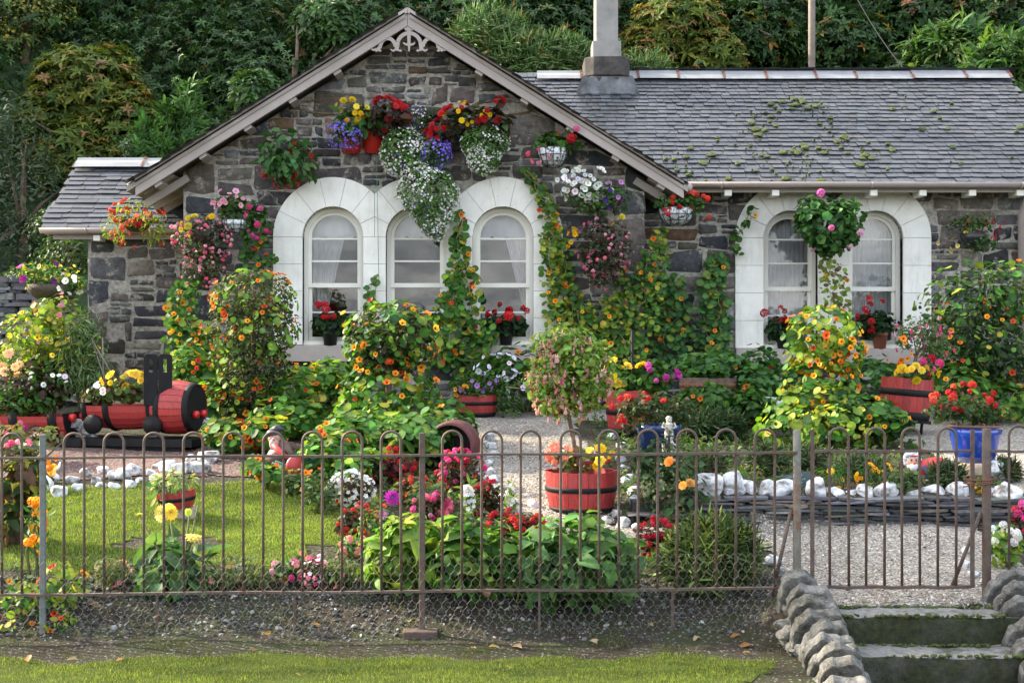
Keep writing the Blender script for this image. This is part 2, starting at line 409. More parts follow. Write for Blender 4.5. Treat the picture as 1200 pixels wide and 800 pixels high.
def centre(r,z,col,n=6):
    return TPL([(0,0,z+r*.4)]+[(r*math.cos(2*math.pi*i/n),r*math.sin(2*math.pi*i/n),z) for i in range(n)],[(0,1+i,1+(i+1)%n) for i in range(n)],np.zeros(n+1),[col]*(n+1))
T_nast=join([petals(5,.03,.5,.26,-.18,.1,.7,1.),centre(.13,-.08,(.16,.01,.0))])
T_petu=join([petals(5,.02,.5,.33,-.16,.06,.75,1.),centre(.09,-.1,(.12,.12,.05))])
T_double=join([petals(8,.1,.5,.2,-.1,.05,.75,1.),petals(7,.06,.4,.18,.0,.16,.7,1.02,ph=.4),petals(5,.03,.28,.14,.08,.24,.65,.95,ph=.2),petals(3,.0,.14,.1,.14,.28,.6,.85)])
T_dahlia=join([petals(13,.1,.5,.075,-.12,.0,.7,1.),petals(12,.08,.44,.075,-.02,.12,.7,1.05,ph=.2),petals(10,.05,.34,.07,.06,.22,.65,1.,ph=.4),petals(7,.02,.22,.06,.1,.28,.5,.85)])
T_daisy=join([petals(10,.08,.5,.12,-.04,.03),petals(8,.05,.32,.11,.03,.1,.8,.95,ph=.3)])
T_tiny=petals(5,.02,.5,.2,0,.08,1.,1.)
def umbel(n=11):
    ts=[]
    for i in range(n):
        u=(i+.5)/n; th=math.acos(1-u*1.15); ph=i*2.399
        d=np.array([math.sin(th)*math.cos(ph),math.sin(th)*math.sin(ph),math.cos(th)])
        z=d; x=np.cross(z,[.3,.5,.8]); x/=np.linalg.norm(x); y=np.cross(z,x)
        ts.append(xf(petals(5,.02,.24,.11,0,.03,.75,1.),np.stack([x,y,z],1),1,d*.36))
    return join(ts)
T_umbel=umbel()
def fuchsia():
    # hangs down -z
    V=[];f=[];m=[]
    for h,r in((0,.03),(-.35,.06)):
        for j in range(5): a=2*math.pi*j/5; V.append((r*math.cos(a),r*math.sin(a),h)); m.append(1.)
    for j in range(5): f.append((j,(j+1)%5,5+(j+1)%5,5+j))
    body=TPL(V,f,m)
    sep=xf(petals(4,.04,.42,.09,0,.12),np.diag([1,1,1.]),1,(0,0,-.38))
    sk=[];
    for h,r in((-.4,.07),(-.62,.18),(-.8,.13)):
        for j in range(6): a=2*math.pi*j/6; sk.append((r*math.cos(a),r*math.sin(a),h))
    skirt=TPL(sk,[(i*6+j,i*6+(j+1)%6,(i+1)*6+(j+1)%6,(i+1)*6+j) for i in range(2) for j in range(6)],[.8]*18)
    return join([body,sep,skirt])
T_fuch=fuchsia()
def rosette(n=7,tpl=T_lance,tilt=.35):
    ts=[]
    for i in range(n):
        ts.append(xf(tpl,rotz(2*math.pi*i/n+.3*(i%3))@rotx(tilt*(1.2 if i%2 else .4)),1.-.2*(i%2)))
    return join(ts)
T_ros=rosette(9,leaf(.34,.07,.3),.45); T_ros2=rosette(7,leaf(.44,.1,.25),.55)
T_spike=join([xf(T_thin,rotz(i*2.1)@rotx(1.2-.25*(i%3)),.8+.2*(i%2),(0,0,.0)) for i in range(6)])
T_trifol=join([xf(leaf(.55,.1,.25),rotz(a),1 if a==0 else .8,(0,.0,0)) for a in (0,1.2,-1.2)])
T_spray=join([xf(T_lance,rotz(a)@rotx(.2*b),.65+.1*b,(0,.16*i,.02*i)) for i,(a,b) in enumerate([(.9,1),(-.9,1),(.7,2),(-.7,2),(.5,1),(-.4,1),(0,3)])])

def unit(v): return v/(np.linalg.norm(v,axis=-1,keepdims=True)+1e-9)
def rots(n,ydir=None):
    """rotation matrices whose z is n; y as near ydir as can be, else random spin"""
    n=unit(n); k=len(n)
    a=rng.normal(size=(k,3)) if ydir is None else np.asarray(ydir,float)+np.zeros((k,3))
    y=unit(a-n*np.sum(a*n,1,keepdims=True)); x=np.cross(y,n)
    return np.stack([x,y,n],2)
def nz3(p,f,seed=0):
    r=np.random.default_rng(seed); o=0
    for i in range(4):
        k=r.normal(size=3)*f*(1+i*.7); o=o+np.sin(p@k+r.uniform(0,6))/(1+i*.5)
    return o/2.2
def tints(n,cols,var=.18,hue=.06):
    """cols: list of (weight,rgb)"""
    w=np.array([c[0] for c in cols],float); C=np.array([c[1] for c in cols],float)
    i=rng.choice(len(cols),n,p=w/w.sum())
    return C[i]*(1+var*rng.normal(size=(n,1))).clip(.4,1.8)*(1+hue*rng.normal(size=(n,3)))
def pb(px,py,rx,ry,d,rd=None):
    """ellipsoid blob measured in the photograph, standing at distance d"""
    s=d/F; return (P(px,py,d),np.array([rx*s,(rd if rd is not None else min(rx,ry)*s),ry*s]))
def in_blobs(n,blobs,inner=.5,lump=.16,seed=1):
    vol=np.array([b[1].prod()**.67 for b in blobs]); idx=rng.choice(len(blobs),n,p=vol/vol.sum())
    c=np.array([b[0] for b in blobs])[idx]; r=np.array([b[1] for b in blobs])[idx]
    d=unit(rng.normal(size=(n,3)))
    t=inner+(1-inner)*rng.random(n)**.6
    t=t*(1+lump*nz3(d*2.2+c*3,1.6,seed))
    return c+d*r*t[:,None], d
GREEN=[(3,(.045,.12,.022)),(2,(.07,.16,.028)),(1.5,(.026,.07,.018))]
DKGREEN=[(3,(.028,.06,.02)),(2,(.045,.09,.025)),(1,(.02,.04,.016))]
YGREEN=[(4,(.2,.27,.03)),(3,(.13,.21,.03)),(2,(.34,.32,.04)),(1,(.07,.14,.03))]
NAST=[(4,(.055,.15,.025)),(3,(.085,.2,.03)),(1.6,(.2,.28,.035)),(.8,(.36,.33,.045)),(2,(.03,.09,.022))]
BRONZE=[(3,(.045,.03,.02)),(2,(.05,.06,.025)),(1,(.08,.035,.025))]
DRY=[(2,(.2,.16,.08)),(1,(.13,.1,.05))]
ORANGE=[(4,(.74,.19,.015)),(2,(.78,.31,.02)),(1.6,(.6,.075,.012)),(.6,(.45,.06,.015))]
AMBER=[(4,(.85,.33,.015)),(2,(.85,.45,.03)),(1,(.82,.18,.01))]
RED=[(4,(.47,.012,.02)),(2,(.58,.03,.035)),(1,(.36,.01,.02))]
SCARLET=[(3,(.6,.045,.025)),(1,(.5,.02,.02)),(1,(.68,.1,.05))]
CRIMSON=[(3,(.4,.008,.03)),(2,(.55,.02,.06))]
PINK=[(3,(.78,.2,.3)),(2,(.75,.32,.42)),(1,(.65,.08,.18))]
HOTPINK=[(3,(.68,.05,.22)),(2,(.72,.12,.33))]
MAGENTA=[(3,(.42,.02,.26)),(1,(.55,.08,.4))]
YELLOW=[(4,(.86,.6,.02)),(2,(.86,.68,.08))]
LEMON=[(3,(.85,.72,.2)),(2,(.86,.62,.08))]
WHITE=[(4,(.8,.8,.78)),(1,(.75,.72,.62))]
VIOLET=[(3,(.17,.11,.58)),(2,(.28,.2,.66))]
PURPLE=[(2,(.12,.03,.3)),(1,(.42,.2,.58))]
UP=np.array([0,0,1.]); CAMD=np.array([0,-1.,0])
class Plant:
    def __init__(s,name,label,cat,base,group=None): s.o=thing(name,label,cat,base,group); s.base=np.array(base,float)
    def leaves(s,T,n,blobs,size,cols,part_name='foliage',inner=.45,up=.55,out=.7,rnd=.45,mat='leaf',lump=.16,droop=0,label=None,var=.18,parent=None):
        g=Geo(); Plant.fill(g,T,n,blobs,size,cols,inner,up,out,rnd,lump,droop,var); return part(g,part_name,MAT[mat],parent or s.o,label)
    @staticmethod
    def fill(g,T,n,blobs,size,cols,inner=.45,up=.55,out=.7,rnd=.45,lump=.16,droop=0,var=.18,seed=1,ydir=None):
        p,d=in_blobs(n,blobs,inner,lump,seed)
        nn=unit(d*out+UP*up+rng.normal(size=(n,3))*rnd)
        yd=None
        if droop: yd=d*1.0-UP*droop+rng.normal(size=(n,3))*.4
        if ydir is not None: yd=np.array(ydir)+rng.normal(size=(n,3))*.35
        g.inst(T,p,rots(nn,yd),rng.uniform(size[0],size[1],n)*np.exp(rng.normal(size=n)*.22).clip(.55,1.5),tints(n,cols,var))
    def flowers(s,T,n,blobs,size,cols,part_name='blossoms',inner=.9,up=.25,face=.35,rnd=.3,label=None,lump=.16,hang=False,parent=None,push=1.03):
        g=Geo(); k=1 if n<6 else 3; p,d=in_blobs(n*k,[(b[0],b[1]*push) for b in blobs],inner,lump)
        if k>1: sc=nz3(p,5.5,int(rng.integers(99)))+rng.normal(size=n*k)*.55; ix=np.argsort(-sc)[:n]; p=p[ix]; d=d[ix]
        nn=unit(d+UP*up+CAMD*face+rng.normal(size=(n,3))*rnd) if not hang else unit(UP*np.ones((n,1))+d*.25+rng.normal(size=(n,3))*.15)
        g.inst(T,p,rots(nn),rng.uniform(size[0],size[1],n)*rng.uniform(.72,1.15,n),tints(n,cols,.13)); return part(g,part_name,MAT['petal'],parent or s.o,label)
    def add(s,g,name,mat,label=None,parent=None): return part(g,name,[MAT[m] for m in mat] if isinstance(mat,(list,tuple)) else MAT[mat],parent or s.o,label)
# ------------------------------------------------------------------ camera, light, sky
cam=bpy.data.cameras.new('camera'); co=bpy.data.objects.new('camera',cam); COL.objects.link(co)
cam.sensor_width=36; cam.lens=36*F/1200; co.location=(0,0,ZC); co.rotation_euler=(R_(90),0,0); cam.clip_end=1500; cam.clip_start=.1
scene.camera=co
SUN=np.array([-.80,.34,.50]); SUN/=np.linalg.norm(SUN)
sl=bpy.data.lights.new('sun','SUN'); sl.energy=3.0; sl.angle=R_(1.5); sl.color=(1,.87,.66)
so=bpy.data.objects.new('sun',sl); COL.objects.link(so); so.rotation_euler=Vector(tuple(SUN)).to_track_quat('Z','Y').to_euler(); so.location=(-20,10,20)
w=bpy.data.worlds.new('World'); scene.world=w; w.use_nodes=True; nt=w.node_tree
bg=nt.nodes['Background']; sky=N(nt,'ShaderNodeTexSky',sky_type='NISHITA'); sky.sun_disc=False
sky.sun_elevation=math.asin(SUN[2]); sky.sun_rotation=math.atan2(SUN[0],SUN[1]); sky.dust_density=2.5; sky.air_density=1.0
tc=N(nt,'ShaderNodeTexCoord')
mp=N(nt,'ShaderNodeVectorMath',operation='MULTIPLY'); mp.inputs[1].default_value=(1,1,2.4); nt.links.new(tc.outputs['Generated'],mp.inputs[0])
cf=ramp(nt,noise(nt,2.3,7,.6,mp.outputs[0]),[(.38,0.),(.62,.85)])
cc=mix(nt,cf,sky.outputs[0],(4.6,4.5,4.3))
sx=N(nt,'ShaderNodeSeparateXYZ'); nt.links.new(tc.outputs['Generated'],sx.inputs[0])
hz=ramp(nt,sx.outputs[2],[(.0,.8),(.25,0.)]); cl2=ramp(nt,noise(nt,16,8,.6,mp.outputs[0]),[(.38,(.7,.85,1.15)),(.62,(4.6,4.55,4.5))]); cc=mix(nt,hz,cc,cl2)
nt.links.new(cc,bg.inputs['Color']); bg.inputs['Strength'].default_value=.15
vs=scene.view_settings; vs.view_transform='Standard'; vs.look='None'; vs.gamma=1; vs.exposure=2.32
scene.render.engine='CYCLES'; scene.cycles.max_bounces=6; scene.cycles.transparent_max_bounces=12; scene.cycles.use_denoising=True

# ------------------------------------------------------------------ ground sheets
def sheet(xs,ys,lift=0,mask=None,jit=0):
    X,Y=np.meshgrid(xs,ys)
    if mask is not None: X=X+rng.uniform(-.028,.028,X.shape); Y=Y+rng.uniform(-.028,.028,X.shape)
    Z=ground(X,Y)+lift+(jit*nz3(np.stack([X,Y,X*0],-1),9,4) if jit else 0)
    V=np.stack([X,Y,Z],-1).reshape(-1,3); nx=len(xs); f=[]
    for j in range(len(ys)-1):
        for i in range(nx-1):
            if mask is None or mask((xs[i]+xs[i+1])/2,(ys[j]+ys[j+1])/2): a=j*nx+i; f.append((a,a+1,a+nx+1,a+nx))
    g=Geo(); g.add(V,f); return g
xs=np.concatenate([np.linspace(-400,-14,14),np.arange(-13,-5,.5),np.arange(-5,5,.08),np.arange(5,13,.5),np.linspace(14,400,14)])
ys=np.concatenate([np.linspace(-400,-6,12),np.arange(-5,6,1.),np.arange(6,17,.08),np.arange(17.2,48,.5),np.linspace(50,400,12)])
setting(sheet(xs,ys),'ground',MAT['ground'])
def lawn_mask(x,y):
    e=.12*math.sin(x*5.1)+.07*math.sin(x*11)
    back=11.15+.45*sstep(-2.6,-1.7,x)
    front=8.98+.1*math.sin(x*2.3)+.06*math.sin(x*9)
    right=-1.12+.12*math.sin(y*3.1)
    if (x+2.5)**2/.16+(y-9.72)**2/.035<1+.5*math.sin(x*17)*math.sin(y*23): return False
    return front<y<back+.3 and x<right-(.25 if y<9.6 else 0)
setting(sheet(np.arange(-5.5,-1,.05),np.arange(8.9,11.9,.05),.004,lawn_mask,.003),'lawn',MAT['lawn'])
def path_mask(x,y):
    if 1.82<x<(3.0 if y<8.5 else 3.5) and 7.98<y<10.3: return True                     # inside the gate
    if .25<x<2.0 and 9.35+.12*math.sin(x*4)<y<10.25: return True     # across to the tub
    c=.34-.03*(y-10)+.1*math.sin(y*.8)
    if 9.9<y<15.2 and abs(x-c+.05)<(.42+.22*sstep(11.,12.2,y))+.05*math.sin(y*3): return True   # up to the cottage
    if 15.0<y<15.8 and -1<x<1.2: return True
    return 3.95<x+.0*(y-11)<6 and 10.5<y<16.2
setting(sheet(np.arange(-1.4,6.2,.06),np.arange(7.9,16.3,.06),.01,path_mask,.004),'gravel_path',MAT['gravel'])
def red_mask(x,y): return -5.2<x<-1.75 and 11.75+.06*math.sin(x*7)<y<13.6
setting(sheet(np.arange(-5.4,-1.6,.06),np.arange(11.6,13.8,.06),.01,red_mask,.004),'red_gravel',MAT['redgravel'])
def verge_mask(x,y):
    return y<7.72+.06*math.sin(x*3.3)+.05*math.sin(x*8.1) and x<1.35+.15*math.sin(y*6)
setting(sheet(np.arange(-6,1.7,.05),np.arange(4,7.95,.05),.004,verge_mask,.003),'verge',MAT['lawn'])
# grass blades
def grass(name,n,x0,x1,y0,y1,mask,size,cols,lift=.012):
    x=rng.uniform(x0,x1,n); y=rng.uniform(y0,y1,n)
    k=np.array([mask(a,b) for a,b in zip(x,y)]); x=x[k]; y=y[k]; n=len(x)
    clump=.8+.3*nz3(np.stack([x,y,x*0],-1),5,3)
    p=np.stack([x,y,ground(x,y)+lift-.003],-1)
    nn=np.stack([rng.normal(size=n),rng.normal(size=n),np.full(n,.35)],-1); yd=UP+rng.normal(size=(n,3))*.45
    g=Geo(); g.inst(T_blade,p,rots(nn,yd),rng.uniform(size[0],size[1],n)*clump.clip(.45,1.4),tints(n,cols,.22)); return setting(g,name,MAT['grass'],'stuff')
LAWN=[(4,(.18,.27,.035)),(3,(.27,.35,.05)),(1.6,(.38,.36,.11)),(1,(.08,.14,.022))]
grass('lawn_grass',130000,-5.4,-1.1,8.9,11.7,lawn_mask,(.012,.028),LAWN)
grass('verge_grass',100000,-4.2,1.5,6.3,7.9,verge_mask,(.009,.024),[(4,(.16,.22,.03)),(3,(.23,.28,.04)),(1.6,(.3,.28,.09)),(1.3,(.07,.11,.02))])
grass('bank_grass',16000,-4,1.6,7.55,8.9,lambda x,y: nz3(np.array([[x,y,0]]),4,8)[0]>.1+.5*max(0,y-7.9),(.015,.045),[(2,(.06,.085,.02)),(1,(.1,.1,.035)),(1,(.11,.08,.04))],0)
# loose stones of the bank and gravel
def rockT(seed,sub=2,cuts=9,rough=.05):
    import bmesh
    bm=bmesh.new(); bmesh.ops.create_icosphere(bm,subdivisions=sub,radius=1); V=np.array([v.co[:] for v in bm.verts]); f=[[v.index for v in q.verts] for q in bm.faces]; bm.free()
    r=np.random.default_rng(seed)
    for _ in range(cuts):
        n=unit(r.normal(size=3)); d=r.uniform(.55,.88); e=np.maximum(0,V@n-d); V=V-e[:,None]*n
    V=V*(1+rough*nz3(V,4,seed)[:,None]+rough*.6*nz3(V,11,seed+50)[:,None]); return TPL(V,f)
ROCKS=[rockT(i,3,12,.05) for i in range(7)]; PEB=[rockT(20+i,1,6) for i in range(3)]
def pebbles(name,n,pts,size,cols,mat):
    g=Geo()
    for t in PEB:
        k=n//3; p=pts(k); k=len(p); sc=(size[0]+(size[1]-size[0])*rng.random((k,1))**2.6)*rng.uniform(.55,1.35,(k,3))
        R=rots(UP+rng.normal(size=(k,3))*.45); g.inst(t,p,R,sc*np.array([1,.8,.5]),tints(k,cols,.25),0,False)
    return setting(g,name,mat,'stuff')
MAT['pebble']=simple('loose_stone',(1,1,1),.9,.2,40,usecol=True)
def bank(k):
    x=rng.uniform(-4,1.75,k); y=8.1+rng.random(k)**.8*.75; return np.stack([x,y,ground(x,y)+.003],-1)
pebbles('bank_gravel',6500,bank,(.003,.026),[(4,(.045,.044,.042)),(3,(.085,.083,.078)),(1.,(.27,.26,.25)),(1,(.025,.025,.025))],MAT['pebble'])
def onpath(k):
    x=rng.uniform(-1.4,3.1,k*2); y=8+rng.random(k*2)**1.5*7; m=np.array([path_mask(a,b) for a,b in zip(x,y)]); x=x[m]; y=y[m]; return np.stack([x,y,ground(x,y)+.012],-1)
pebbles('path_gravel',9000,onpath,(.005,.017),[(3,(.34,.3,.25)),(2,(.5,.47,.41)),(1,(.15,.125,.105)),(1,(.25,.19,.14))],MAT['pebble'])

# ------------------------------------------------------------------ hillside
RHODO=[(4,(.024,.06,.016)),(3,(.038,.088,.022)),(1.4,(.065,.125,.03)),(.12,(.18,.09,.025))]
SHRUBS=[]
def shrub(name,label,blobs,T,n,size,cols,trunk_h,mat='leaf',inner=.55,group='shrubs on the slope behind the cottage',extra=None,up=.6,ydir=None,lump=.2):
    SHRUBS.extend(blobs)
    cx=np.mean([b[0] for b in blobs],0); base=np.array([cx[0],cx[1],ground(cx[0],cx[1])])
    o=thing(name,label,'shrub',base,group)
    g=Geo(); top=cx
    g.tube([base-[0,0,.2],base*.5+top*.5+[.05,.03,0],top],[.09,.07,.03],7,(1,1,1))
    for b in blobs:
        for k in range(3):
            e=b[0]+rng.normal(size=3)*b[1]*.45; g.tube([base*.5+top*.5,(base*.3+top*.7+e)/2+rng.normal(size=3)*.05,e],[.05,.035,.012],5)
    part(g,'trunk',MAT['bark'],o)
    g=Geo(); Plant.fill(g,T,n,blobs,size,cols,inner,up,.8,.35,lump,ydir=ydir)
    if extra:
        for (T2,n2,s2,c2,i2) in extra: Plant.fill(g,T2,n2,blobs,s2,c2,i2,1.0,.6,.3,lump)
    part(g,'crown',MAT[mat],o); return o
OL=[(3,(.1,.14,.025)),(2,(.15,.18,.03)),(1,(.06,.1,.022))]
TIP=[(2,(.26,.15,.06)),(2,(.25,.22,.05)),(1,(.3,.2,.1))]
shrub('pieris_bush','large olive green bush with orange young tips, rising above the low slate wing',[pb(110,105,62,55,24.3,.9),pb(60,150,45,60,24,.8),pb(150,160,50,60,24,.8),pb(90,190,60,50,23.6,.8)],T_ros,2600,(.11,.19),OL,1,extra=[(T_ros,520,(.08,.13),TIP,.95)])
shrub('pieris_bush','olive bush with yellow and orange tips beside the chimney above the main ridge',[pb(795,35,58,48,25.6,.9),pb(760,70,40,35,25.3,.7),pb(830,70,40,35,25.3,.7)],T_ros,2000,(.11,.19),OL,1,extra=[(T_ros,420,(.1,.16),TIP,.95)])
GG=[(3,(.055,.085,.05)),(2,(.08,.11,.06)),(1,(.035,.06,.035))]
shrub('grey_leaved_shrub','tall grey-green shrub at the left edge of the slope above the dry stone wall',[pb(22,165,38,55,22.5,.7),pb(40,230,48,65,22.2,.8),pb(15,290,60,45,21.8,.8)],T_lance,2600,(.07,.14),GG,1)
TH=[(3,(.065,.15,.035)),(2,(.09,.19,.045)),(1,(.04,.09,.025))]
for (px,top,bot,rx,lab) in ((222,100,190,13,'tallest slim conifer of the clump against the left roof verge'),(198,128,190,17,'middle rounded conifer of the clump left of the gable roof'),(172,150,195,15,'lowest conifer of the clump just above the low wing ridge')):
    shrub('conifer',lab,[pb(px,(top+bot)/2+(bot-top)*.2,rx,(bot-top)*.42,22.6,.3),pb(px,(top+bot)/2-(bot-top)*.14,rx*.6,(bot-top)*.36,22.6,.2)],T_spray,650,(.1,.2),TH,1,'needle',.5,ydir=(0,0,1))
BR=[(3,(.08,.15,.045)),(2,(.11,.18,.06)),(.4,(.2,.14,.05))]
shrub('broom_bush','feathery grey-green broom bush just right of the gable peak',[pb(575,45,45,32,24.2,.7),pb(620,70,50,26,23.9,.7)],T_spike,2300,(.12,.28),BR,1,'needle',.4,ydir=(0,0,1))
shrub('broom_bush','low feathery bush against the base of the chimney behind the ridge',[pb(660,68,38,24,24,.6),pb(745,85,40,16,24,.6)],T_spike,1500,(.1,.24),BR,1,'needle',.4,ydir=(0,0,1))
shrub('bracken_clump','pale green arching bracken above the right end of the main ridge',[pb(1120,62,50,28,24.6,.7),pb(1175,80,40,36,23.6,.7)],T_spray,1300,(.16,.3),[(3,(.05,.11,.03)),(1,(.08,.14,.035))],1,'leaf',.4)
shrub('holly_bush','dark glossy bush with a few yellowing leaves above the ridge beside the pole',[pb(880,45,50,48,26,.8),pb(990,55,60,42,26,.8)],T_ros2,1700,(.1,.17),RHODO+[(.4,(.28,.18,.03))],1,'glossleaf',.6)
shrub('holly_bush','dark bush with rusty brown leaves in the top right corner of the slope',[pb(1085,20,65,38,26.4,.8),pb(1170,20,50,40,26,.8)],T_ros2,1500,(.1,.17),RHODO+[(.8,(.22,.1,.04))],1,'glossleaf',.6)
shrub('laurel_bush','mid green leafy bush left of the gable peak above the roof slope',[pb(385,30,40,30,25.2,.7),pb(300,110,30,25,23.5,.5)],T_ros2,1300,(.13,.2),[(3,(.05,.11,.03)),(1,(.08,.15,.04))],1,'glossleaf',.6)
shrub('birch_tree','thin sunlit tree with small yellow-green leaves at the top left corner',[pb(40,10,60,35,25.5,.9),pb(15,45,35,25,25.3,.6)],T_ovate,1500,(.05,.09),[(3,(.2,.22,.05)),(2,(.1,.14,.03)),(1,(.4,.3,.05))],1,'leaf',.2,group=None)
shrub('bramble_thicket','low dark green undergrowth under the low wing at the end of the dry stone wall',[pb(95,300,60,26,19.5,.5),pb(40,330,50,20,19.5,.5),pb(75,265,45,30,20.5,.5)],T_ovate,1700,(.06,.11),DKGREEN,1,'leaf',.5)
g=Geo()
for i in range(640):
    x=rng.uniform(-13,14); y=rng.uniform(22,33)
    r=rng.uniform(.7,1.5); c=np.array([x,y,ground(x,y)+r*.35])
    if any(math.hypot(c[0]/c[1]-q[0][0]/q[0][1],(c[2]-ZC)/c[1]-(q[0][2]-ZC)/q[0][1])<(max(q[1][0],q[1][2])+r*.3)/q[0][1] and c[1]-r*.5<q[0][1]-.1 for q in SHRUBS): continue
    b=[(c,np.array([r*1.15,r,r*.95]))]
    Plant.fill(g,T_ros,int(220*r*r),b,(.085,.14),RHODO,.68,.7,.8,.35,.25,seed=i)
setting(g,'rhododendron_thicket',MAT['glossleaf'],'stuff')
xh=np.concatenate([np.linspace(-60,-16,8),np.arange(-15,16,.6),np.linspace(17,60,8)])
MAT['hill']=simple('hillside_undergrowth',(.03,.055,.018),.95,.7,6,1.,8)
setting(sheet(xh,np.concatenate([np.arange(20.6,44,.6),[46,60,90]]),.03,lambda x,y:True,.05),'hillside',MAT['hill'])
# pole and cable
g=Geo(); b=hit(951,84); pb0=P(951,0,24.0); zt=10.5
g.tube([(pb0[0],24.0,ground(pb0[0],24.)-.3),(pb0[0]+.01,24.0,zt)],[.068,.058],12)
single(g,'utility_pole',MAT['pole'],'weathered grey-brown wooden utility pole behind the main roof ridge','pole',(pb0[0],24.0,float(ground(pb0[0],24.))))
g=Geo(); a=P(1063,85,19.6); e=P(985,-40,23.9); pts=[a+(e-a)*t-np.array([0,0,.55*4*t*(1-t)*.25]) for t in np.linspace(0,1,14)]
g.tube(pts,.008,5); single(g,'overhead_cable',MAT['black'],'thin dark cable running from the roof ridge up towards the pole','cable',a)

# tree added out of view on the left to shade the gate and steps
shrub('added_shade_tree','tall leafy tree added out of view at left to shade the gate and steps',[(np.array([-10.2,14.4,9.3]),np.array([1.9,1.9,1.7])),(np.array([-10.0,13.3,8.9]),np.array([1.3,1.3,1.2])),(np.array([-10.4,15.6,9.6]),np.array([1.3,1.4,1.4]))],T_ros2,2600,(.14,.24),GREEN,1,'leaf',.3,None)

for i in range(11):
    x=-26+i*5.3+rng.uniform(-1,1); y=-34+rng.uniform(-4,4); zg=float(ground(x,y)); h=rng.uniform(2.8,6)
    shrub('roadside_tree','broad green tree in the row across the road, facing the cottage',[(np.array([x,y,zg+h*.62]),np.array([2.4,2.2,h*.36])),(np.array([x+1.2,y,zg+h*.45]),np.array([2.,1.8,h*.26])),(np.array([x-1.2,y,zg+h*.5]),np.array([1.8,1.8,h*.25]))],T_ros2,420,(.5,.9),DKGREEN,1,'leaf',.3,'trees across the road')

# low ground cover between the bedding plants
n=5200; x=np.concatenate([rng.uniform(.85,3.95,n),rng.uniform(-1.25,-.1,n//2),rng.uniform(-3.6,1.5,n//3)]); y=np.concatenate([rng.uniform(10.45,15.4,n),rng.uniform(9.,12.6,n//2),rng.uniform(8.75,9.2,n//3)])
k=np.array([not path_mask(a,b) and not lawn_mask(a,b) for a,b in zip(x,y)])&(nz3(np.stack([x,y,x*0],-1),3.2,12)+rng.normal(size=len(x))*.3>-.15)
x=x[k]; y=y[k]; p=np.stack([x,y,ground(x,y)+rng.random(len(x))**2*.09],-1)
g=Geo(); g.inst(T_trifol,p,rots(UP*.8+rng.normal(size=(len(x),3))*.5),rng.uniform(.025,.06,len(x)),tints(len(x),[(3,(.04,.09,.02)),(2,(.08,.14,.03)),(1,(.12,.15,.05)),(.5,(.12,.07,.04))],.25)); setting(g,'ground_cover',MAT['leaf'],'stuff')
# ------------------------------------------------------------------ cottage
YW,YR,YL=16.4,16.85,17.4
SW,SR=F/YW,F/YR
cottage=thing('stone_cottage','grey rubble stone cottage with slate roofs, white arched windows and a gabled front','cottage',(-1.2,YW,.8))
SLOPE=math.tan(R_(32)); AX=(478-600)/F*16.1; AZ=5.45         # gable apex of the wall line
STONE=[(4,(.078,.075,.073)),(3.4,(.115,.1,.087)),(1.5,(.085,.073,.066)),(2,(.045,.048,.054)),(.8,(.18,.16,.135)),(.3,(.14,.085,.055)),(1.4,(.12,.122,.127))]
def arcpts(cx,cz,r,n=20,a0=0,a1=math.pi): return [(cx+r*math.cos(a0+(a1-a0)*i/n),cz+r*math.sin(a0+(a1-a0)*i/n)) for i in range(n+1)]
def arch(cx,cz,r,zb,n=20): return [(cx-r,zb),(cx+r,zb)]+arcpts(cx,cz,r,n)
def guill(x0,x1,z0,z1,out):
    w,h=x1-x0,z1-z0
    A=random.choice([.006,.015,.04,.08,.14,.2,.3])
    if (w*h<A and w/h<5 and h<.4) or (w<.1) or h<.045:
        out.append((x0,x1,z0,z1)); return
    if w/h>random.uniform(1.5,3.6):
        m=x0+w*random.uniform(.33,.67); guill(x0,m,z0,z1,out); guill(m,x1,z0,z1,out)
    else:
        m=z0+h*random.uniform(.28,.72); guill(x0,x1,z0,m,out); guill(x0,x1,m,z1,out)
US=[0,.07,.3,.6,.93,1]; VS=[0,.13,.5,.87,1]
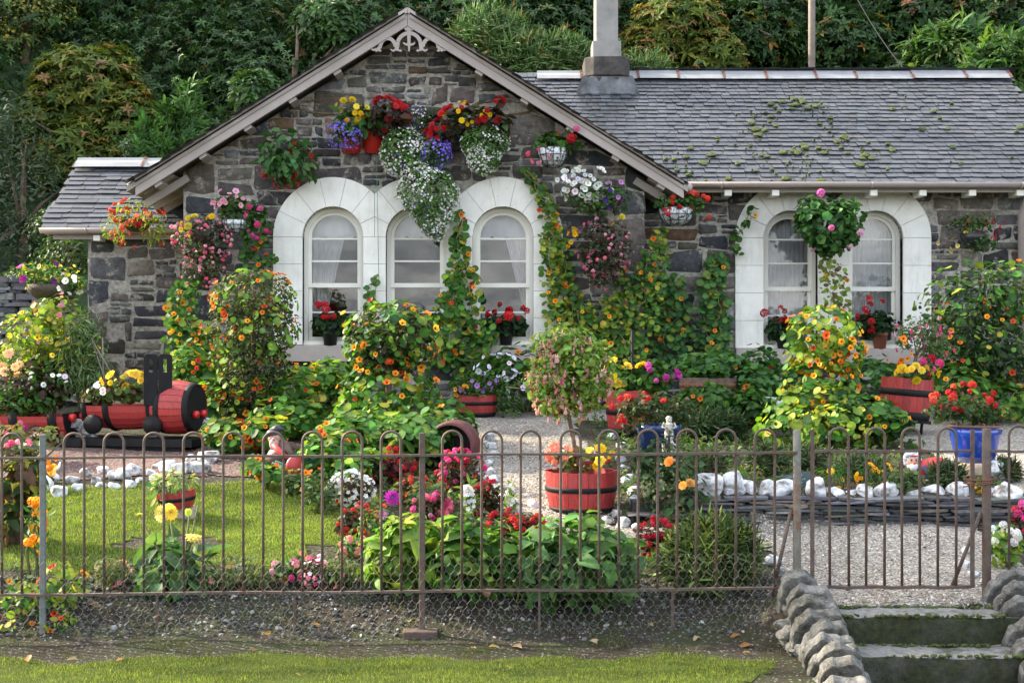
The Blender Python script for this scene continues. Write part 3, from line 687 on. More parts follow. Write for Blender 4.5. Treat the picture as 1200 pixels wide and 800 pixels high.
def rubble(g,x0,x1,z0,z1,y,keep,zmax,mi,quoin=()):
    cells=[]; guill(x0,x1,z0,z1,cells)
    qs=[]
    for qx,side in quoin:                     # big corner blocks
        z=z0
        while z<z1:
            h=random.uniform(.2,.42); w=random.uniform(.25,.5); qs.append((qx,qx+w,z,z+h) if side>0 else (qx-w,qx,z,z+h)); z+=h
    cut=[]
    for a,b,c,d in cells:
        for q in qs:
            if a<q[1] and b>q[0] and c<q[3]-.01 and d>q[2]+.01:
                if (q[0]+q[1])/2<(x0+x1)/2: a=max(a,q[1])
                else: b=min(b,q[0])
        if b-a>.05: cut.append((a,b,c,d))
    cells=cut+qs
    nu,nv=len(US),len(VS)
    fs=[(j*nu+i,j*nu+i+1,(j+1)*nu+i+1,(j+1)*nu+i) for j in range(nv-1) for i in range(nu-1)]
    cols=tints(len(cells),STONE,.25,.03)
    for (a,b,c,d),col in zip(cells,cols):
        if not keep((a+b)/2,(c+d)/2): continue
        gp=random.uniform(.004,.014); a+=gp; b-=gp; c+=gp; d-=gp
        if b-a<.02 or d-c<.015: continue
        sk=[random.uniform(-.34,.34)*(d-c) for _ in range(4)]; sx=[random.uniform(-.09,.09)*(b-a) for _ in range(4)]
        dep=random.uniform(.008,.03); tl=random.uniform(-.01,.01); sd=random.uniform(0,9)
        V=[]
        for v in VS:
            for u in US:
                x=a+(b-a)*u; z=c+(d-c)*v
                ed=min(u,1-u,v,1-v)==0
                z+=(sk[0]*(1-u)*(1-v)+sk[1]*u*(1-v)-sk[2]*(1-u)*v-sk[3]*u*v)*.6
                x+=sx[0]*(1-u)*(1-v)-sx[1]*u*(1-v)+sx[2]*(1-u)*v-sx[3]*u*v
                if ed:
                    k=.18*min(b-a,d-c)
                    if abs(u-.5)>.45 and abs(v-.5)>.45: x+=k*(.5-u)*.9; z+=k*(.5-v)*.9
                    x+=.006*math.sin(z*61+sd); z+=.007*math.sin(x*47+sd)
                yy=y+.006 if ed else y-dep-tl*(u-.5)*2-.006*math.sin(x*23+sd)*math.sin(z*31+sd)
                V.append((x,yy,min(z,zmax(x))))
        g.add(V,fs,col,mi,True)
def wallslab(g,loops,y0,y1,mi): g.prism(loops,y0,y1,(1,1,1),mi)

# ---- windows: positions
W3=[((p-600)/SW) for p in (390.5,488,589.5)]; W2=[((p-600)/SR) for p in (926,1025.5)]
ZS3=ZC+(400-278)/SW; ZB3=ZC-(404-400)/SW; RI3,RO3=.375,.735
ZS2=ZC+(400-279)/SR; ZB2=ZC-(408-400)/SR; RI2,RO2=.345,.70
def in_sur(x,z,W,zs,zb,ro,shr):
    for c in W:
        if abs(x-c)<ro-shr and zb<z<zs: return True
        if z>=zs and (x-c)**2+(z-zs)**2<(ro-shr)**2: return True
    return False
# ---- gable wall
GX0,GX1=(215-600)/SW,(755-600)/SW
def gz(x): return AZ-abs(x-AX)*SLOPE-.03
g=Geo()
loops=[[(GX0,.3),(GX1,.3),(GX1,gz(GX1)),(AX,gz(AX)),(GX0,gz(GX0))]]+[arch(c,ZS3,RI3,ZB3) for c in W3]
wallslab(g,loops,YW,YW+.42,0)
rubble(g,GX0-.01,GX1+.01,.5,5.6,YW,lambda x,z: z<gz(x)+.03 and not in_sur(x,z,W3,ZS3,ZB3-.2,RO3,.08),lambda x:gz(x)-.005,1,((GX0-.01,1),(GX1+.01,-1)))
# oval relieving stones in the gable: ring of brown stone
for (px,py) in ((388,125),(588,127)):
    c=P(px,py,YW); g.tube([(c[0]+.38*math.cos(t),YW-.012,c[2]+.09*math.sin(t)) for t in np.linspace(0,2*math.pi,28)[:-1]],+.016,6,(.15,.1,.06),1,closed=True)
part(g,'gable_wall',[MAT['mortar'],MAT['stone']],cottage)
# ---- right wing wall (front, end and back)
RX1=6.75
g=Geo(); RZ=3.62
loops=[[(1.2,.3),(RX1,.3),(RX1,RZ),(1.2,RZ)]]+[arch(c,ZS2,RI2,ZB2) for c in W2]
wallslab(g,loops,YR,YR+.42,0)
rubble(g,1.6,RX1,.5,RZ,YR,lambda x,z: not in_sur(x,z,W2,ZS2,ZB2-.2,RO2,.08),lambda x:RZ-.01,1)
g.box(((RX1-.2),19.6,2.1),(.4,5.0,3.6),mi=0); g.box((1.4,22.3,2.0),(10.6,.4,3.8),mi=0)
g.prism([[(17,3.9),(22.4,3.9),(19.7,5.4)]],-.2,.2,mi=0); n=len(g.V[-1]); v=g.V[-1].copy(); g.V[-1]=np.stack([RX1-.2+v[:,1],v[:,0],v[:,2]],1)
g.box((GX1-.21,16.84+.2,2.05),(.4,.4,3.5),mi=0); g.box((GX0+.21,17.2,2.05),(.4,.75,3.5),mi=0)
part(g,'wing_wall',[MAT['mortar'],MAT['stone']],cottage)
# ---- low left wing
LX0=(103-600)/F*YL
g=Geo(); LZ=3.0
g.box(((LX0-3.6)/2,YL+.2,1.6),(abs(LX0+3.6),.4,2.8),mi=0)
rubble(g,LX0,-3.9,.5,LZ,YL,lambda x,z:True,lambda x:LZ,1,((LX0,1),))
g.box((LX0+.2,YL+1.7,1.8),(.4,2.7,2.4),mi=0); g.box((-4.7,YL+3.1,1.8),(2.2,.4,2.4),mi=0)
part(g,'outshot_wall',[MAT['mortar'],MAT['stone']],cottage)

# ---- roofs
SL=[(4,(.036,.041,.05)),(2,(.045,.051,.06)),(2,(.029,.033,.041)),(.6,(.04,.04,.043)),(.4,(.055,.06,.066))]
def slates(g,x0,x1,ye,ze,ang,length,keep,wid=(.12,.2),exp_=.135,sign=1):
    """courses of slates on a slope rising in +y"""
    c,s=math.cos(ang),math.sin(ang); n=int(length/exp_)+1
    for j in range(n):
        t=j*exp_; x=x0-random.random()*.1; shrink=1-.28*j/n; e=exp_
        while x<x1:
            w=random.uniform(*wid)*shrink; xc=x+w/2
            if keep(xc,t) and x0-.02<xc<x1+.02:
                tt=t+random.uniform(-.012,.012); th=random.uniform(.006,.011); a=w/2-random.uniform(.0015,.004); l=e*1.7
                tp=.017+random.uniform(-.004,.005); rz=random.uniform(-.02,.02)
                q=[]
                ch=a*.22 if random.random()<.3 else a*.05
                for (u,vv,hh) in ((-a+ch,0,tp+th),(a-ch,0,tp+th),(a,ch*.8,tp+th),(a,l,.004),(-a,l,.004),(-a,ch*.8,tp+th),(-a+ch,0,tp),(a-ch,0,tp)):
                    vv2=tt+vv+u*rz; q.append((xc+u,ye+sign*(vv2*c-hh*s),ze+vv2*s+hh*c))
                col=tints(1,SL,.16,.015)[0]
                f=[(0,1,2,3,4,5),(6,7,1,0)]
                g.add(q,f if sign>0 else [a_[::-1] for a_ in f],col,0,False)
            x+=w
ANG=R_(32.3)
ME_Y,ME_Z=16.48,3.55                      # main eave
ML=(19.45-ME_Y)/math.cos(ANG); MRZ=ME_Z+ML*math.sin(ANG)
MX1=7.22
GAY=16.02                                  # front plane of the barge boards
def gable_z(x): return 5.62-abs(x-AX)*SLOPE
def roofslab(g,x0,x1,y0,z0,y1,z1,th=.06,mi=1):
    V=[(x0,y0,z0-.01),(x1,y0,z0-.01),(x1,y1,z1-.01),(x0,y1,z1-.01)]; V+= [(a,b,c-th) for a,b,c in V]
    g.add(V,[(0,1,2,3),(7,6,5,4),(0,4,5,1),(1,5,6,2),(2,6,7,3),(3,7,4,0)],(.1,.1,.11),mi,False)
g=Geo()
def keepm(x,t):
    y=ME_Y+t*math.cos(ANG); z=ME_Z+t*math.sin(ANG); return z>gable_z(x)-.7 or x>AX+ (5.62-z)/SLOPE-.05
slates(g,-.2,MX1,ME_Y-.04,ME_Z,ANG,ML,keepm)
roofslab(g,-1.3,MX1,ME_Y,ME_Z,19.45,MRZ); roofslab(g,-1.3,MX1,22.6,ME_Z,19.45,MRZ)
slates(g,1.5,MX1,22.64,ME_Z,ANG,ML,lambda x,t:True,wid=(.3,.4),exp_=.3,sign=-1)
main_roof=part(g,'roof',[MAT['slate'],MAT['taupedark']],cottage)
def ridge(g,x0,x1,y,z,step,clipg):
    x=x0
    prof=[(-.17,-.115),(-.1,-.05),(-.035,-.012),(0,.03),(.035,-.012),(.1,-.05),(.17,-.115)]
    while x<x1-.05:
        xe=min(x+step*random.uniform(.8,1.2),x1); dz=random.uniform(-.008,.008)
        V=[(a,y+p,z+.075+q+dz) for a in (x+.004,xe-.004) for p,q in prof]; k=len(prof)
        g.add(V,[(i,i+1,k+i+1,k+i) for i in range(k-1)],(1,1,1),0,False)
        V=[(a,y+p*1.06,z+.085+q*1.02+dz) for a in (xe-.02,xe+.02) for p,q in prof]
        cg_=Geo(); clipg.append(cg_); cg_.add(V,[(i,i+1,k+i+1,k+i) for i in range(k-1)],(1,1,1),0,False); x=xe
g=Geo(); cg=[]; ridge(g,.36,MX1+.02,19.45,MRZ+.02,.72,cg)
rp=part(g,'ridge_cap',MAT['lead'],main_roof); [part(q,'ridge_clip',MAT['rustclip'],main_roof) for q in cg]
# moss cushions on the main slope
g=Geo()
mp_=[]; MC=[(rng.normal(930,80),rng.uniform(118,214)) for _ in range(16)]
for _ in range(190):
    q_=MC[int(rng.integers(16))]; px=q_[0]+rng.normal()*16 if rng.random()<.8 else rng.uniform(760,1200); py=min(216,max(108,q_[1]+rng.normal()*8)) if px!=0 else 0
    t=(216-py)/128*ML
    x=(px-600)/F*(ME_Y+t*math.cos(ANG)); mp_.append((x,ME_Y-.06+t*math.cos(ANG),ME_Z+t*math.sin(ANG)+.03))
g.inst(ROCKS[0],np.array(mp_),rots(np.tile([0,-.53,.85],(190,1))),np.stack([(.012+.06*rng.random(190)**2.2)]*2+[rng.uniform(.012,.03,190)],-1),(1,1,1)); part(g,'moss',MAT['moss'],main_roof,kind='stuff')
# gable roof: two slopes along y
g=Geo(); GL=(.0,)
def gslope(sgn):
    g2=Geo(); half=(803-478)/F*16.05; ln=half/math.cos(R_(32))
    slates(g2,GAY-.06,20.8,0,0,R_(32),ln+.06,lambda x,t: t<ln-.22,wid=(.25,.34),exp_=.17)
    roofslab(g2,GAY-.02,20.8,0,0,half*1.0,half*SLOPE,.07)
    for i,v in enumerate(g2.V):
        # local (along ridge, up-slope, z) -> world
        xw=AX+sgn*(half+.03-v[:,1]); zw=5.565-half*SLOPE+v[:,2]; g2.V[i]=np.stack([xw,v[:,0],zw],1)
    if sgn<0: pass
    off=g.n
    for V,L,S,C,Mi,sm in zip(g2.V,g2.L,g2.S,g2.C,g2.M,g2.sm):
        g.V.append(V); g.C.append(C); g.S.append(S); g.M.append(Mi); g.sm.append(sm); g.L.append(L+off)
    g.n+=g2.n
gslope(1); gslope(-1)
groof=part(g,'gable_roof',[MAT['slate'],MAT['taupedark']],cottage)
g=Geo(); g.tube([(AX,GAY+.06,5.585),(AX,20.8,5.585)],.045,8); part(g,'ridge_cap',MAT['lead'],groof)
# left wing roof
LE_Y,LE_Z=17.18,3.05; LRY=18.55; LRZ=4.03; LANG=math.atan2(LRZ-LE_Z,LRY-LE_Y); LLEN=math.hypot(LRZ-LE_Z,LRY-LE_Y); LRX0=(52-600)/F*LE_Y
g=Geo(); slates(g,LRX0,-3.4,LE_Y-.03,LE_Z,LANG,LLEN,lambda x,t:LE_Z+t*math.sin(LANG)<gable_z(x)+.05 or x<-4.2,wid=(.22,.36),exp_=.125)
roofslab(g,LRX0,-3.4,LE_Y,LE_Z,LRY,LRZ); roofslab(g,LRX0,-3.4,2*LRY-LE_Y,LE_Z,LRY,LRZ)
lroof=part(g,'outshot_roof',[MAT['slate'],MAT['taupedark']],cottage)
g=Geo(); cg=[]; ridge(g,LRX0-.02,-3.9,LRY,LRZ+.02,.8,cg); part(g,'ridge_cap',MAT['lead'],lroof); [part(q,'ridge_clip',MAT['rustclip'],lroof) for q in cg]
# lead valley patch at the foot of the gable slope
# ---- barge boards, fillet, soffit, blocks
def barge(sgn):
    half=(802-478)/F*GAY if sgn>0 else (478-159)/F*GAY
    zt=5.60
    def strip(o0,o1,y0,y1,g,x_in=0.0):
        xo=half
        loop=[(AX+sgn*x_in,zt-o0-x_in*SLOPE),(AX+sgn*xo,zt-o0-xo*SLOPE),(AX+sgn*xo,zt-o1-xo*SLOPE),(AX+sgn*x_in,zt-o1-x_in*SLOPE)]
        g.prism([loop],y0,y1)
    g=Geo(); strip(.055,.205,GAY,GAY+.045,g,.002)
    b=bevel(part(g,'bargeboard',MAT['taupe'],cottage),.004,1)
    g=Geo(); strip(-.015,.05,GAY-.02,GAY+.05,g,.002); part(g,'fillet',MAT['taupe'],b)
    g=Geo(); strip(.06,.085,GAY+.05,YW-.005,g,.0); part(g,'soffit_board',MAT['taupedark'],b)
    for i in range(5):
        g=Geo(); x=half*(.26+.165*i); z=zt-.215-x*SLOPE
        g.box((AX+sgn*x,(GAY+.05+YW)/2-.02,z),(.10,YW-GAY-.06,.055),roty(sgn*R_(32)))
        part(g,'purlin_end',MAT['taupe'],b)
    # moulded foot and eave return running back along the side
    g=Geo(); xf_=AX+sgn*(half-.03); zf=zt-half*SLOPE
    g.box((xf_-sgn*.2,(GAY+17.4)/2+.1,zf-.13+.09),(.42,1.2,.03),roty(sgn*R_(32)))
    for y in (16.35,16.75,17.15): g.box((xf_-sgn*.27,y,zf-.13+.02),(.62,.07,.09),roty(sgn*R_(32)))
    part(g,'rafter_foot',MAT['taupedark'],b)
    g=Geo(); g.tube([(xf_+sgn*.085,GAY+.03,zf-.06),(xf_+sgn*.085,17.0 if sgn>0 else 17.6,zf-.06)],.055,12); part(g,'gutter',MAT['taupe'],cottage)
barge(1); barge(-1)
# ---- fretwork at the peak
g=Geo(); yF=GAY+.01; sF=F/yF
def fp(zx,zy): p=P(420+zx/10,10+zy/10,yF); return (p[0],p[2])
def fband(pts,w0,w1=None):
    w1=w1 or w0; pts=[np.array(fp(*p)) for p in pts]; n=len(pts); L=[];Rr=[]
    for i in range(n):
        t=pts[min(i+1,n-1)]-pts[max(i-1,0)]; t=t/np.linalg.norm(t); nn=np.array([-t[1],t[0]]); w=(w0+(w1-w0)*i/(n-1))/10/sF/2
        L.append(tuple(pts[i]+nn*w)); Rr.append(tuple(pts[i]-nn*w))
    g.prism([L+Rr[::-1]],yF+rng.uniform(0,.004),yF+.03)
def arcz(cx,cy,rx,ry,a0,a1,n=14): return [(cx+rx*math.cos(R_(a0+(a1-a0)*i/n)),cy-ry*math.sin(R_(a0+(a1-a0)*i/n))) for i in range(n+1)]
fband([(592,180),(592,420),(594,505)],52,14)
fband(arcz(594,440,140,150,20,160),44)
for s_ in (-1,1):
    fband([(594+s_*132,390),(594+s_*140,450),(594+s_*150,495)],44,50)
    fband(arcz(594+s_*250,470,92,120,170 if s_>0 else 10,15 if s_>0 else 165),42)
    fband([(594+s_*20,250),(594+s_*55,215),(594+s_*75,190)],48,20)
    fband([(594+s_*15,425),(594+s_*45,420),(594+s_*70,400)],30,14)
    for bx in (105,185,345): fband([(594+s_*(bx-12),485),(594+s_*bx,498),(594+s_*(bx+34),480)],34,12)
    fband([(594+s_*330,440),(594+s_*370,480),(594+s_*395,500)],40,30)
    fband([(594+s_*385,478),(594+s_*420,488),(594+s_*465,460)],34,12)
part(g,'fretwork',MAT['taupe'],cottage)
# ---- gutters, fascia, rafter ends, downpipe
def gutter(x0,x1,y,z,name='gutter'):
    g=Geo(); pr=[]; V=[];k=11
    for x in (x0,x1):
        for i in range(k): a=math.pi+math.pi*i/(k-1); V.append((x,y+.062*math.cos(a),z+.062*math.sin(a)))
        for i in range(k): a=2*math.pi-math.pi*i/(k-1); V.append((x,y+.054*math.cos(a),z+.054*math.sin(a)+.004))
    n=2*k
    g.add(V,[(i,(i+1)%n,n+(i+1)%n,n+i) for i in range(n)]+[tuple(range(n))[::-1],tuple(range(n,2*n))],(1,1,1),0,True)
    for x in np.arange(x0+.6,x1,1.85): g.tube([(x+.0,y+.067*math.cos(a),z+.067*math.sin(a)) for a in np.linspace(math.pi,2*math.pi,9)],.012,5)
    return g
gu=part(gutter(1.98,RX1+.4,ME_Y-.07,ME_Z+.005),'gutter',MAT['taupe'],cottage)
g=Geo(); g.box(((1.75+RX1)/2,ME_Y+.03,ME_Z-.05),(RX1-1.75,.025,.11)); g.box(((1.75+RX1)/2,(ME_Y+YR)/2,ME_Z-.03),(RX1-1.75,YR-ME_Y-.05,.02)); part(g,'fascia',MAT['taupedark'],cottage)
for px in (853,908.5,1023.5,1081,1139,1195):
    g=Geo(); p=P(px,230,ME_Y+.0); g.box((p[0],ME_Y+.12,ME_Z-.115),(.09,.3,.075)); bevel(part(g,'rafter_end',MAT['cream'],cottage),.005,1)
part(gutter(LRX0-.03,-3.95,LE_Y-.06,LE_Z+.0),'gutter',MAT['taupe'],cottage)
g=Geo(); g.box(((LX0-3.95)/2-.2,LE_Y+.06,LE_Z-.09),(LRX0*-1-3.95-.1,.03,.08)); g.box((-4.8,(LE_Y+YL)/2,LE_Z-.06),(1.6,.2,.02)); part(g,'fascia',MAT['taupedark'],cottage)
g=Geo(); p=P(114,279,LE_Y); g.box((p[0],LE_Y+.1,p[2]),(.085,.26,.07)); part(g,'rafter_end',MAT['cream'],cottage)
g=Geo(); x=P(1197,300,YR-.09)[0]; g.tube([(x,ME_Y-.02,ME_Z-.02),(x,ME_Y+.02,ME_Z-.12),(x,YR-.09,ME_Z-.35),(x,YR-.09,.9)],.045,12); part(g,'downpipe',MAT['taupe'],cottage)
# ---- chimney
ch=P(710,90,19.3); cx=ch[0]
g=Geo()
def octo(x0,x1,y0,y1,z0,z1,chm,mi=0,top=1.):
    V=[]
    for z,k in ((z0,1.),(z1,top)):
        xm,ym=(x0+x1)/2,(y0+y1)/2; a,b=(x1-x0)/2*k,(y1-y0)/2*k; c=chm
        for u,v in ((-a+c,-b),(a-c,-b),(a,-b+c),(a,b-c),(a-c,b),(-a+c,b),(-a,b-c),(-a,-b+c)): V.append((xm+u,ym+v,z))
    g.add(V,[(i,(i+1)%8,8+(i+1)%8,8+i) for i in range(8)]+[tuple(range(8,16)),tuple(range(8))[::-1]],(1,1,1),mi,False)
zt=P(0,68,19.1)[2]; zm=P(0,91,19.1)[2]; hw=.325
octo(cx-hw,cx+hw,18.95,19.75,zm,zt,.13); octo(cx-hw-.02,cx+hw+.02,18.93,19.77,4.6,zm-.01,.13)
chim=bevel(part(g,'chimney',MAT['darkstone'],cottage),.02,2)
g=Geo(); z2=P(0,50,19.2)[2]
octo(cx-.205,cx+.205,19.1,19.55,zt,z2,.01); octo(cx-.165,cx+.165,19.13,19.5,z2,7.6,.02)
octo(cx-.23,cx+.23,19.06,19.58,7.6,7.75,.01)
part(g,'chimney_shaft',MAT['chimney'],chim)
g=Geo()
for sgn in (-1,1):
    g.prism([[(cx+sgn*.3,zm-.0),(cx+sgn*.36,zm-.02),(cx+sgn*.5,4.98),(cx+sgn*.3,4.98)]],18.9,19.0)
V=[];k=17
for i in range(k):
    u=i/(k-1)*2-1; V+= [(cx+u*.36,18.92-.02*math.cos(u*9),zm-.03),(cx+u*.4,18.9-.05*(1+math.cos(u*14))*.4,5.08),(cx+u*.5,18.62,4.925+.015*math.cos(u*11))]
g.add(V,[(i*3+j,i*3+3+j,i*3+4+j,i*3+1+j) for i in range(k-1) for j in range(2)],(1,1,1),0,True)
part(g,'flashing',MAT['flashing'],chim)

# ---- window surrounds
def clip_half(poly,xm,keep_left):
    out=[]
    n=len(poly)
    for i in range(n):
        a,b=poly[i],poly[(i+1)%n]; ia=(a[0]<=xm)==keep_left or a[0]==xm; ib=(b[0]<=xm)==keep_left or b[0]==xm
        if ia: out.append(a)
        if ia!=ib: t=(xm-a[0])/(b[0]-a[0]); out.append((xm,a[1]+(b[1]-a[1])*t))
    return out
def surround(W,zs,zb,ri,ro,y,nv=7,blocks=4,clipz=None):
    g=Geo()
    for i,c in enumerate(W):
        for k in range(nv):
            a0,a1=math.pi*k/nv,math.pi*(k+1)/nv; e=.0018
            da,di=e/ro,e/ri
            poly=[(c+ro*math.cos(a0+da+(a1-a0-2*da)*j/5),zs+ro*math.sin(a0+da+(a1-a0-2*da)*j/5)) for j in range(6)]
            poly+=[(c+ri*math.cos(a1-di-(a1-a0-2*di)*j/5),zs+ri*math.sin(a1-di-(a1-a0-2*di)*j/5)) for j in range(6)]
            if i>0: poly=clip_half(poly,(W[i-1]+c)/2+.002,False)
            if i<len(W)-1 and len(poly)>2: poly=clip_half(poly,(W[i+1]+c)/2-.002,True)
            if clipz:
                poly=[(a,min(b,clipz)) for a,b in poly]
            if len(poly)>2: g.prism([poly],y-.04-random.uniform(0,.004),y+.13)
    edges=[(W[0]-ro,W[0]-ri)]+[(W[i]+ri,W[i+1]-ri) for i in range(len(W)-1)]+[(W[-1]+ri,W[-1]+ro)]
    h=(zs-zb)/blocks
    for a,b in edges:
        for k in range(blocks): g.box(((a+b)/2,y+.045-random.uniform(0,.002),zb+h*(k+.5)),(b-a,.17,h-.0035))
    return g
bevel(part(surround(W3,ZS3,ZB3,RI3,RO3,YW),'window_surround',MAT['white'],cottage),.004,2)
bevel(part(surround(W2,ZS2,ZB2,RI2,RO2,YR,clipz=ME_Z-.02),'window_surround',MAT['white'],cottage),.004,2)
g=Geo(); g.box(((W3[0]-RO3+W3[2]+RO3-.03)/2,YW+.02,ZB3-.105),(W3[2]-W3[0]+2*RO3-.0,.22,.2)); bevel(part(g,'window_sill',MAT['sill'],cottage),.008)
g=Geo(); g.box(((W2[0]+W2[1])/2,YR+.02,ZB2-.105),(W2[1]-W2[0]+2*RO2,.22,.2)); bevel(part(g,'window_sill',MAT['sill'],cottage),.008)
# ---- sashes
def window(c,zs,zb,ri,y,curt,ro_off=0):
    yf=y+.10
    g=Geo(); r1=ri-.05
    g.prism([arch(c,zs,ri+.01,zb,24),arch(c,zs,r1,zb+.05,24)],yf,yf+.10)
    g.box((c,yf-.02,zb+.02),(2*ri-.01,.12,.045))
    fr=part(g,'window',MAT['cream'],cottage)
    H=zs+ri-zb; zm=zb+.43*H     # meeting rail
    r2=r1-.042
    g=Geo(); yu=yf+.03
    g.prism([arch(c,zs,r1+.004,zm-.02,24),arch(c,zs,r2,zm+.035,24)],yu,yu+.04)
    hb=(zs-.01,(zs+zm)/2+.01)
    for z in hb: g.box((c,yu+.018,z),(2*r2+.004,.03,.022))
    s1=part(g,'sash',MAT['cream'],fr)
    yl=yf+.06
    g=Geo(); g.prism([[(c-r1-.004,zb+.045),(c+r1+.004,zb+.045),(c+r1+.004,zm+.02),(c-r1-.004,zm+.02)],[(c-r2,zb+.10),(c+r2,zb+.10),(c+r2,zm-.02),(c-r2,zm-.02)]],yl,yl+.04)
    g.box((c,yl+.018,(zb+.10+zm)/2-.01),(2*r2+.004,.03,.02)); part(g,'sash',MAT['cream'],fr)
    for yy,loop in ((yu+.022,arch(c,zs,r2+.006,zm+.03,24)),(yl+.022,[(c-r2-.006,zb+.095),(c+r2+.006,zb+.095),(c+r2+.006,zm-.015),(c-r2-.006,zm-.015)])):
        g=Geo(); g.prism([loop],yy,yy+.003); part(g,'pane',MAT['glass'],fr)
    # curtains behind the glass
    yc=yl+.16
    def cloth(fx0,fx1,z0,z1,amp,freq,name,scal=0):
        g=Geo(); nx,nz=60,16; V=[]
        for j in range(nz+1):
            t=j/nz; z=z1+(z0-z1)*t; a,b=fx0(t),fx1(t)
            for i in range(nx+1):
                u=i/nx; x=a+(b-a)*u; zz=z
                if scal: zz=z1+(z0-z1)*t*(1-.10+.12*abs(math.sin(u*math.pi*3.5)))
                V.append((x,yc+amp*math.sin(u*freq+.6*math.sin(u*9+t*2))*(.5+.5*t),zz))
        g.add(V,[(j*(nx+1)+i,(j+1)*(nx+1)+i,(j+1)*(nx+1)+i+1,j*(nx+1)+i+1) for j in range(nz) for i in range(nx)],(.74,.75,.78),0,True)
        part(g,name,MAT['net'],fr)
    zt=zs+ri
    if curt in('L','R','N'):
        yc=yl+.12; cloth(lambda t:c-r1,lambda t:c+r1,zs+.0,zt,.006,30,'valance',1)
    yc=yl+.16
    if curt=='L': cloth(lambda t:c-r1,lambda t:c+r1*(.55-.95*t),zb+.35,zt,.02,34,'curtain')
    if curt=='R': cloth(lambda t:c+r1*(-.2+1.0*t),lambda t:c+r1,zb+.42,zt,.02,34,'curtain')
    if curt=='F': cloth(lambda t:c-r1,lambda t:c+r1,zb,zt,.022,62,'curtain')
window(W3[0],ZS3,ZB3,RI3,YW,'L'); window(W3[1],ZS3,ZB3,RI3,YW,'N'); window(W3[2],ZS3,ZB3,RI3,YW,'R')
window(W2[0],ZS2,ZB2,RI2,YR,'F'); window(W2[1],ZS2,ZB2,RI2,YR,'F')
# rooms behind the windows
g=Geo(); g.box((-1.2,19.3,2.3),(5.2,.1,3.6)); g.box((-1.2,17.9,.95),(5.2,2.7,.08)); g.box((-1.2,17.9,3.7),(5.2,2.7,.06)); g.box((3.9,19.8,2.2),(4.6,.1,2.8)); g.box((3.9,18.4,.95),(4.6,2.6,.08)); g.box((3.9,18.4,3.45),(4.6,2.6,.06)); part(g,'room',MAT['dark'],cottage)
# thin green line hanging down the gable
g=Geo(); a=P(441,172,16.3); b_=P(444,330,16.3); g.tube([a,b_],.0035,4); MAT['cord']=simple('green_cord',(.1,.3,.22),.6,.1)
single(g,'green_string',MAT['cord'],'thin green cord hanging down the white surround from the red wall trough','cord',a)
# dry stone wall to the left of the cottage
def drystack(x0,x1,y0,zb,zt,depth,lab,lay=(.015,.045),wid=(.12,.5),cols=None,yfun=lambda x:0,ztf=None,name='dry_stone_wall'):
    g=Geo(); z=zb
    cols=cols or [(3,(.085,.085,.09)),(2,(.12,.115,.11)),(1,(.06,.06,.065)),(1,(.17,.165,.16))]
    while z<zt:
        h=random.uniform(*lay); x=x0-random.random()*.2
        while x<x1:
            w=random.uniform(*wid); xc=x+w/2
            if ztf is None or z<ztf(xc):
                sl=random.uniform(-.05,.05); dd=random.uniform(-.035,.03)
                c=tints(1,cols,.2)[0]; bw=w-random.uniform(.004,.02)
                V=[];hh=h-random.uniform(.001,.006)
                for u,v in ((-.5,.15),(-.4,-.02),(0,-.06+random.uniform(-.03,.03)),(.42,-.02),(.5,.15),(.5,1),(-.5,1)):
                    xx=xc+u*bw+random.uniform(-.01,.01); V.append((xx,y0+yfun(xx)+dd+v*depth*.4,z+random.uniform(-.004,.004)+sl*u*bw))
                k=len(V); V+=[(a_,b_+random.uniform(-.008,.008),c_+hh*random.uniform(.75,1.05)) for a_,b_,c_ in V]
                g.add(V,[(i,(i+1)%k,k+(i+1)%k,k+i) for i in range(k)]+[tuple(range(k,2*k)),tuple(range(k))[::-1]],c,0,False)
            x+=w
        z+=h*.93
    g.box(((x0+x1)/2,y0+depth*.72,(zb+zt)/2-.03),(x1-x0,depth*.6,zt-zb-.06),col=(.02,.02,.02))
    return single(g,name,MAT['slatestack'],lab,'wall',((x0+x1)/2,y0,zb))
c0=P(0,400,16.4); 
drystack(-8.5,P(76,0,16.3)[0],16.1,.7,P(0,325,16.2)[2],.5,'rough dry stone wall at the left edge ending short of the cottage corner',(.04,.1),(.15,.45))
# ------------------------------------------------------------------ hoop-top iron fence
YF=8.2; SF=F/YF
def fx(px): return (px-600)/SF
def zlin(x,z0,k): return z0+k*x
TOP=lambda x: ZC-(504.5-400)/SF+.006*(x+0)   # crown of the hoops
RAIL=lambda x: ZC-(532.5-400)/SF+.0065*x
BOT=lambda x: ZC-(691.5-400)/SF+.0085*x
fence=thing('hoop_top_fence','long low rusty iron fence of hooped bars with wire netting along its foot','fence',(0,YF,-.1))
hoopsP=[(2.5,25.8),(75,98.7),(122,145.6),(168.6,192),(215.2,238.2),(262,285.2),(308.3,331.8),(354.5,377.6),(400.7,424),(447,470),(518.4,541.2),(564.3,588),(610,633),(656.8,680),(702.4,725.5),(747.6,770.5),(793.2,815.6),(839.3,862.3),(884.2,907.8)]
hoopsP=[(a-46.4*(k),b-46.4*k) for k in (3,2,1) for a,b in [(2.5,25.8)]]+hoopsP
def hoopG(a,b,zb,zt,y,r=.0085):
    rr=(b-a)/2; c=(a+b)/2
    pts=[(a,y,zb),(a,y,(zb+zt)/2),(a,y,zt-rr)]+[(c-rr*math.cos(t),y,zt-rr+rr*math.sin(t)) for t in np.linspace(0,math.pi,13)[1:-1]]+[(b,y,zt-rr),(b,y,(zb+zt)/2),(b,y,zb)]
    pts=np.array(pts); w=rng.uniform(-.004,.004,2); pts[:,0]+=w[0]*(pts[:,2]-zb); pts[:,1]+=w[1]*(pts[:,2]-zb)
    g=Geo(); g.tube(pts,r,8); return g
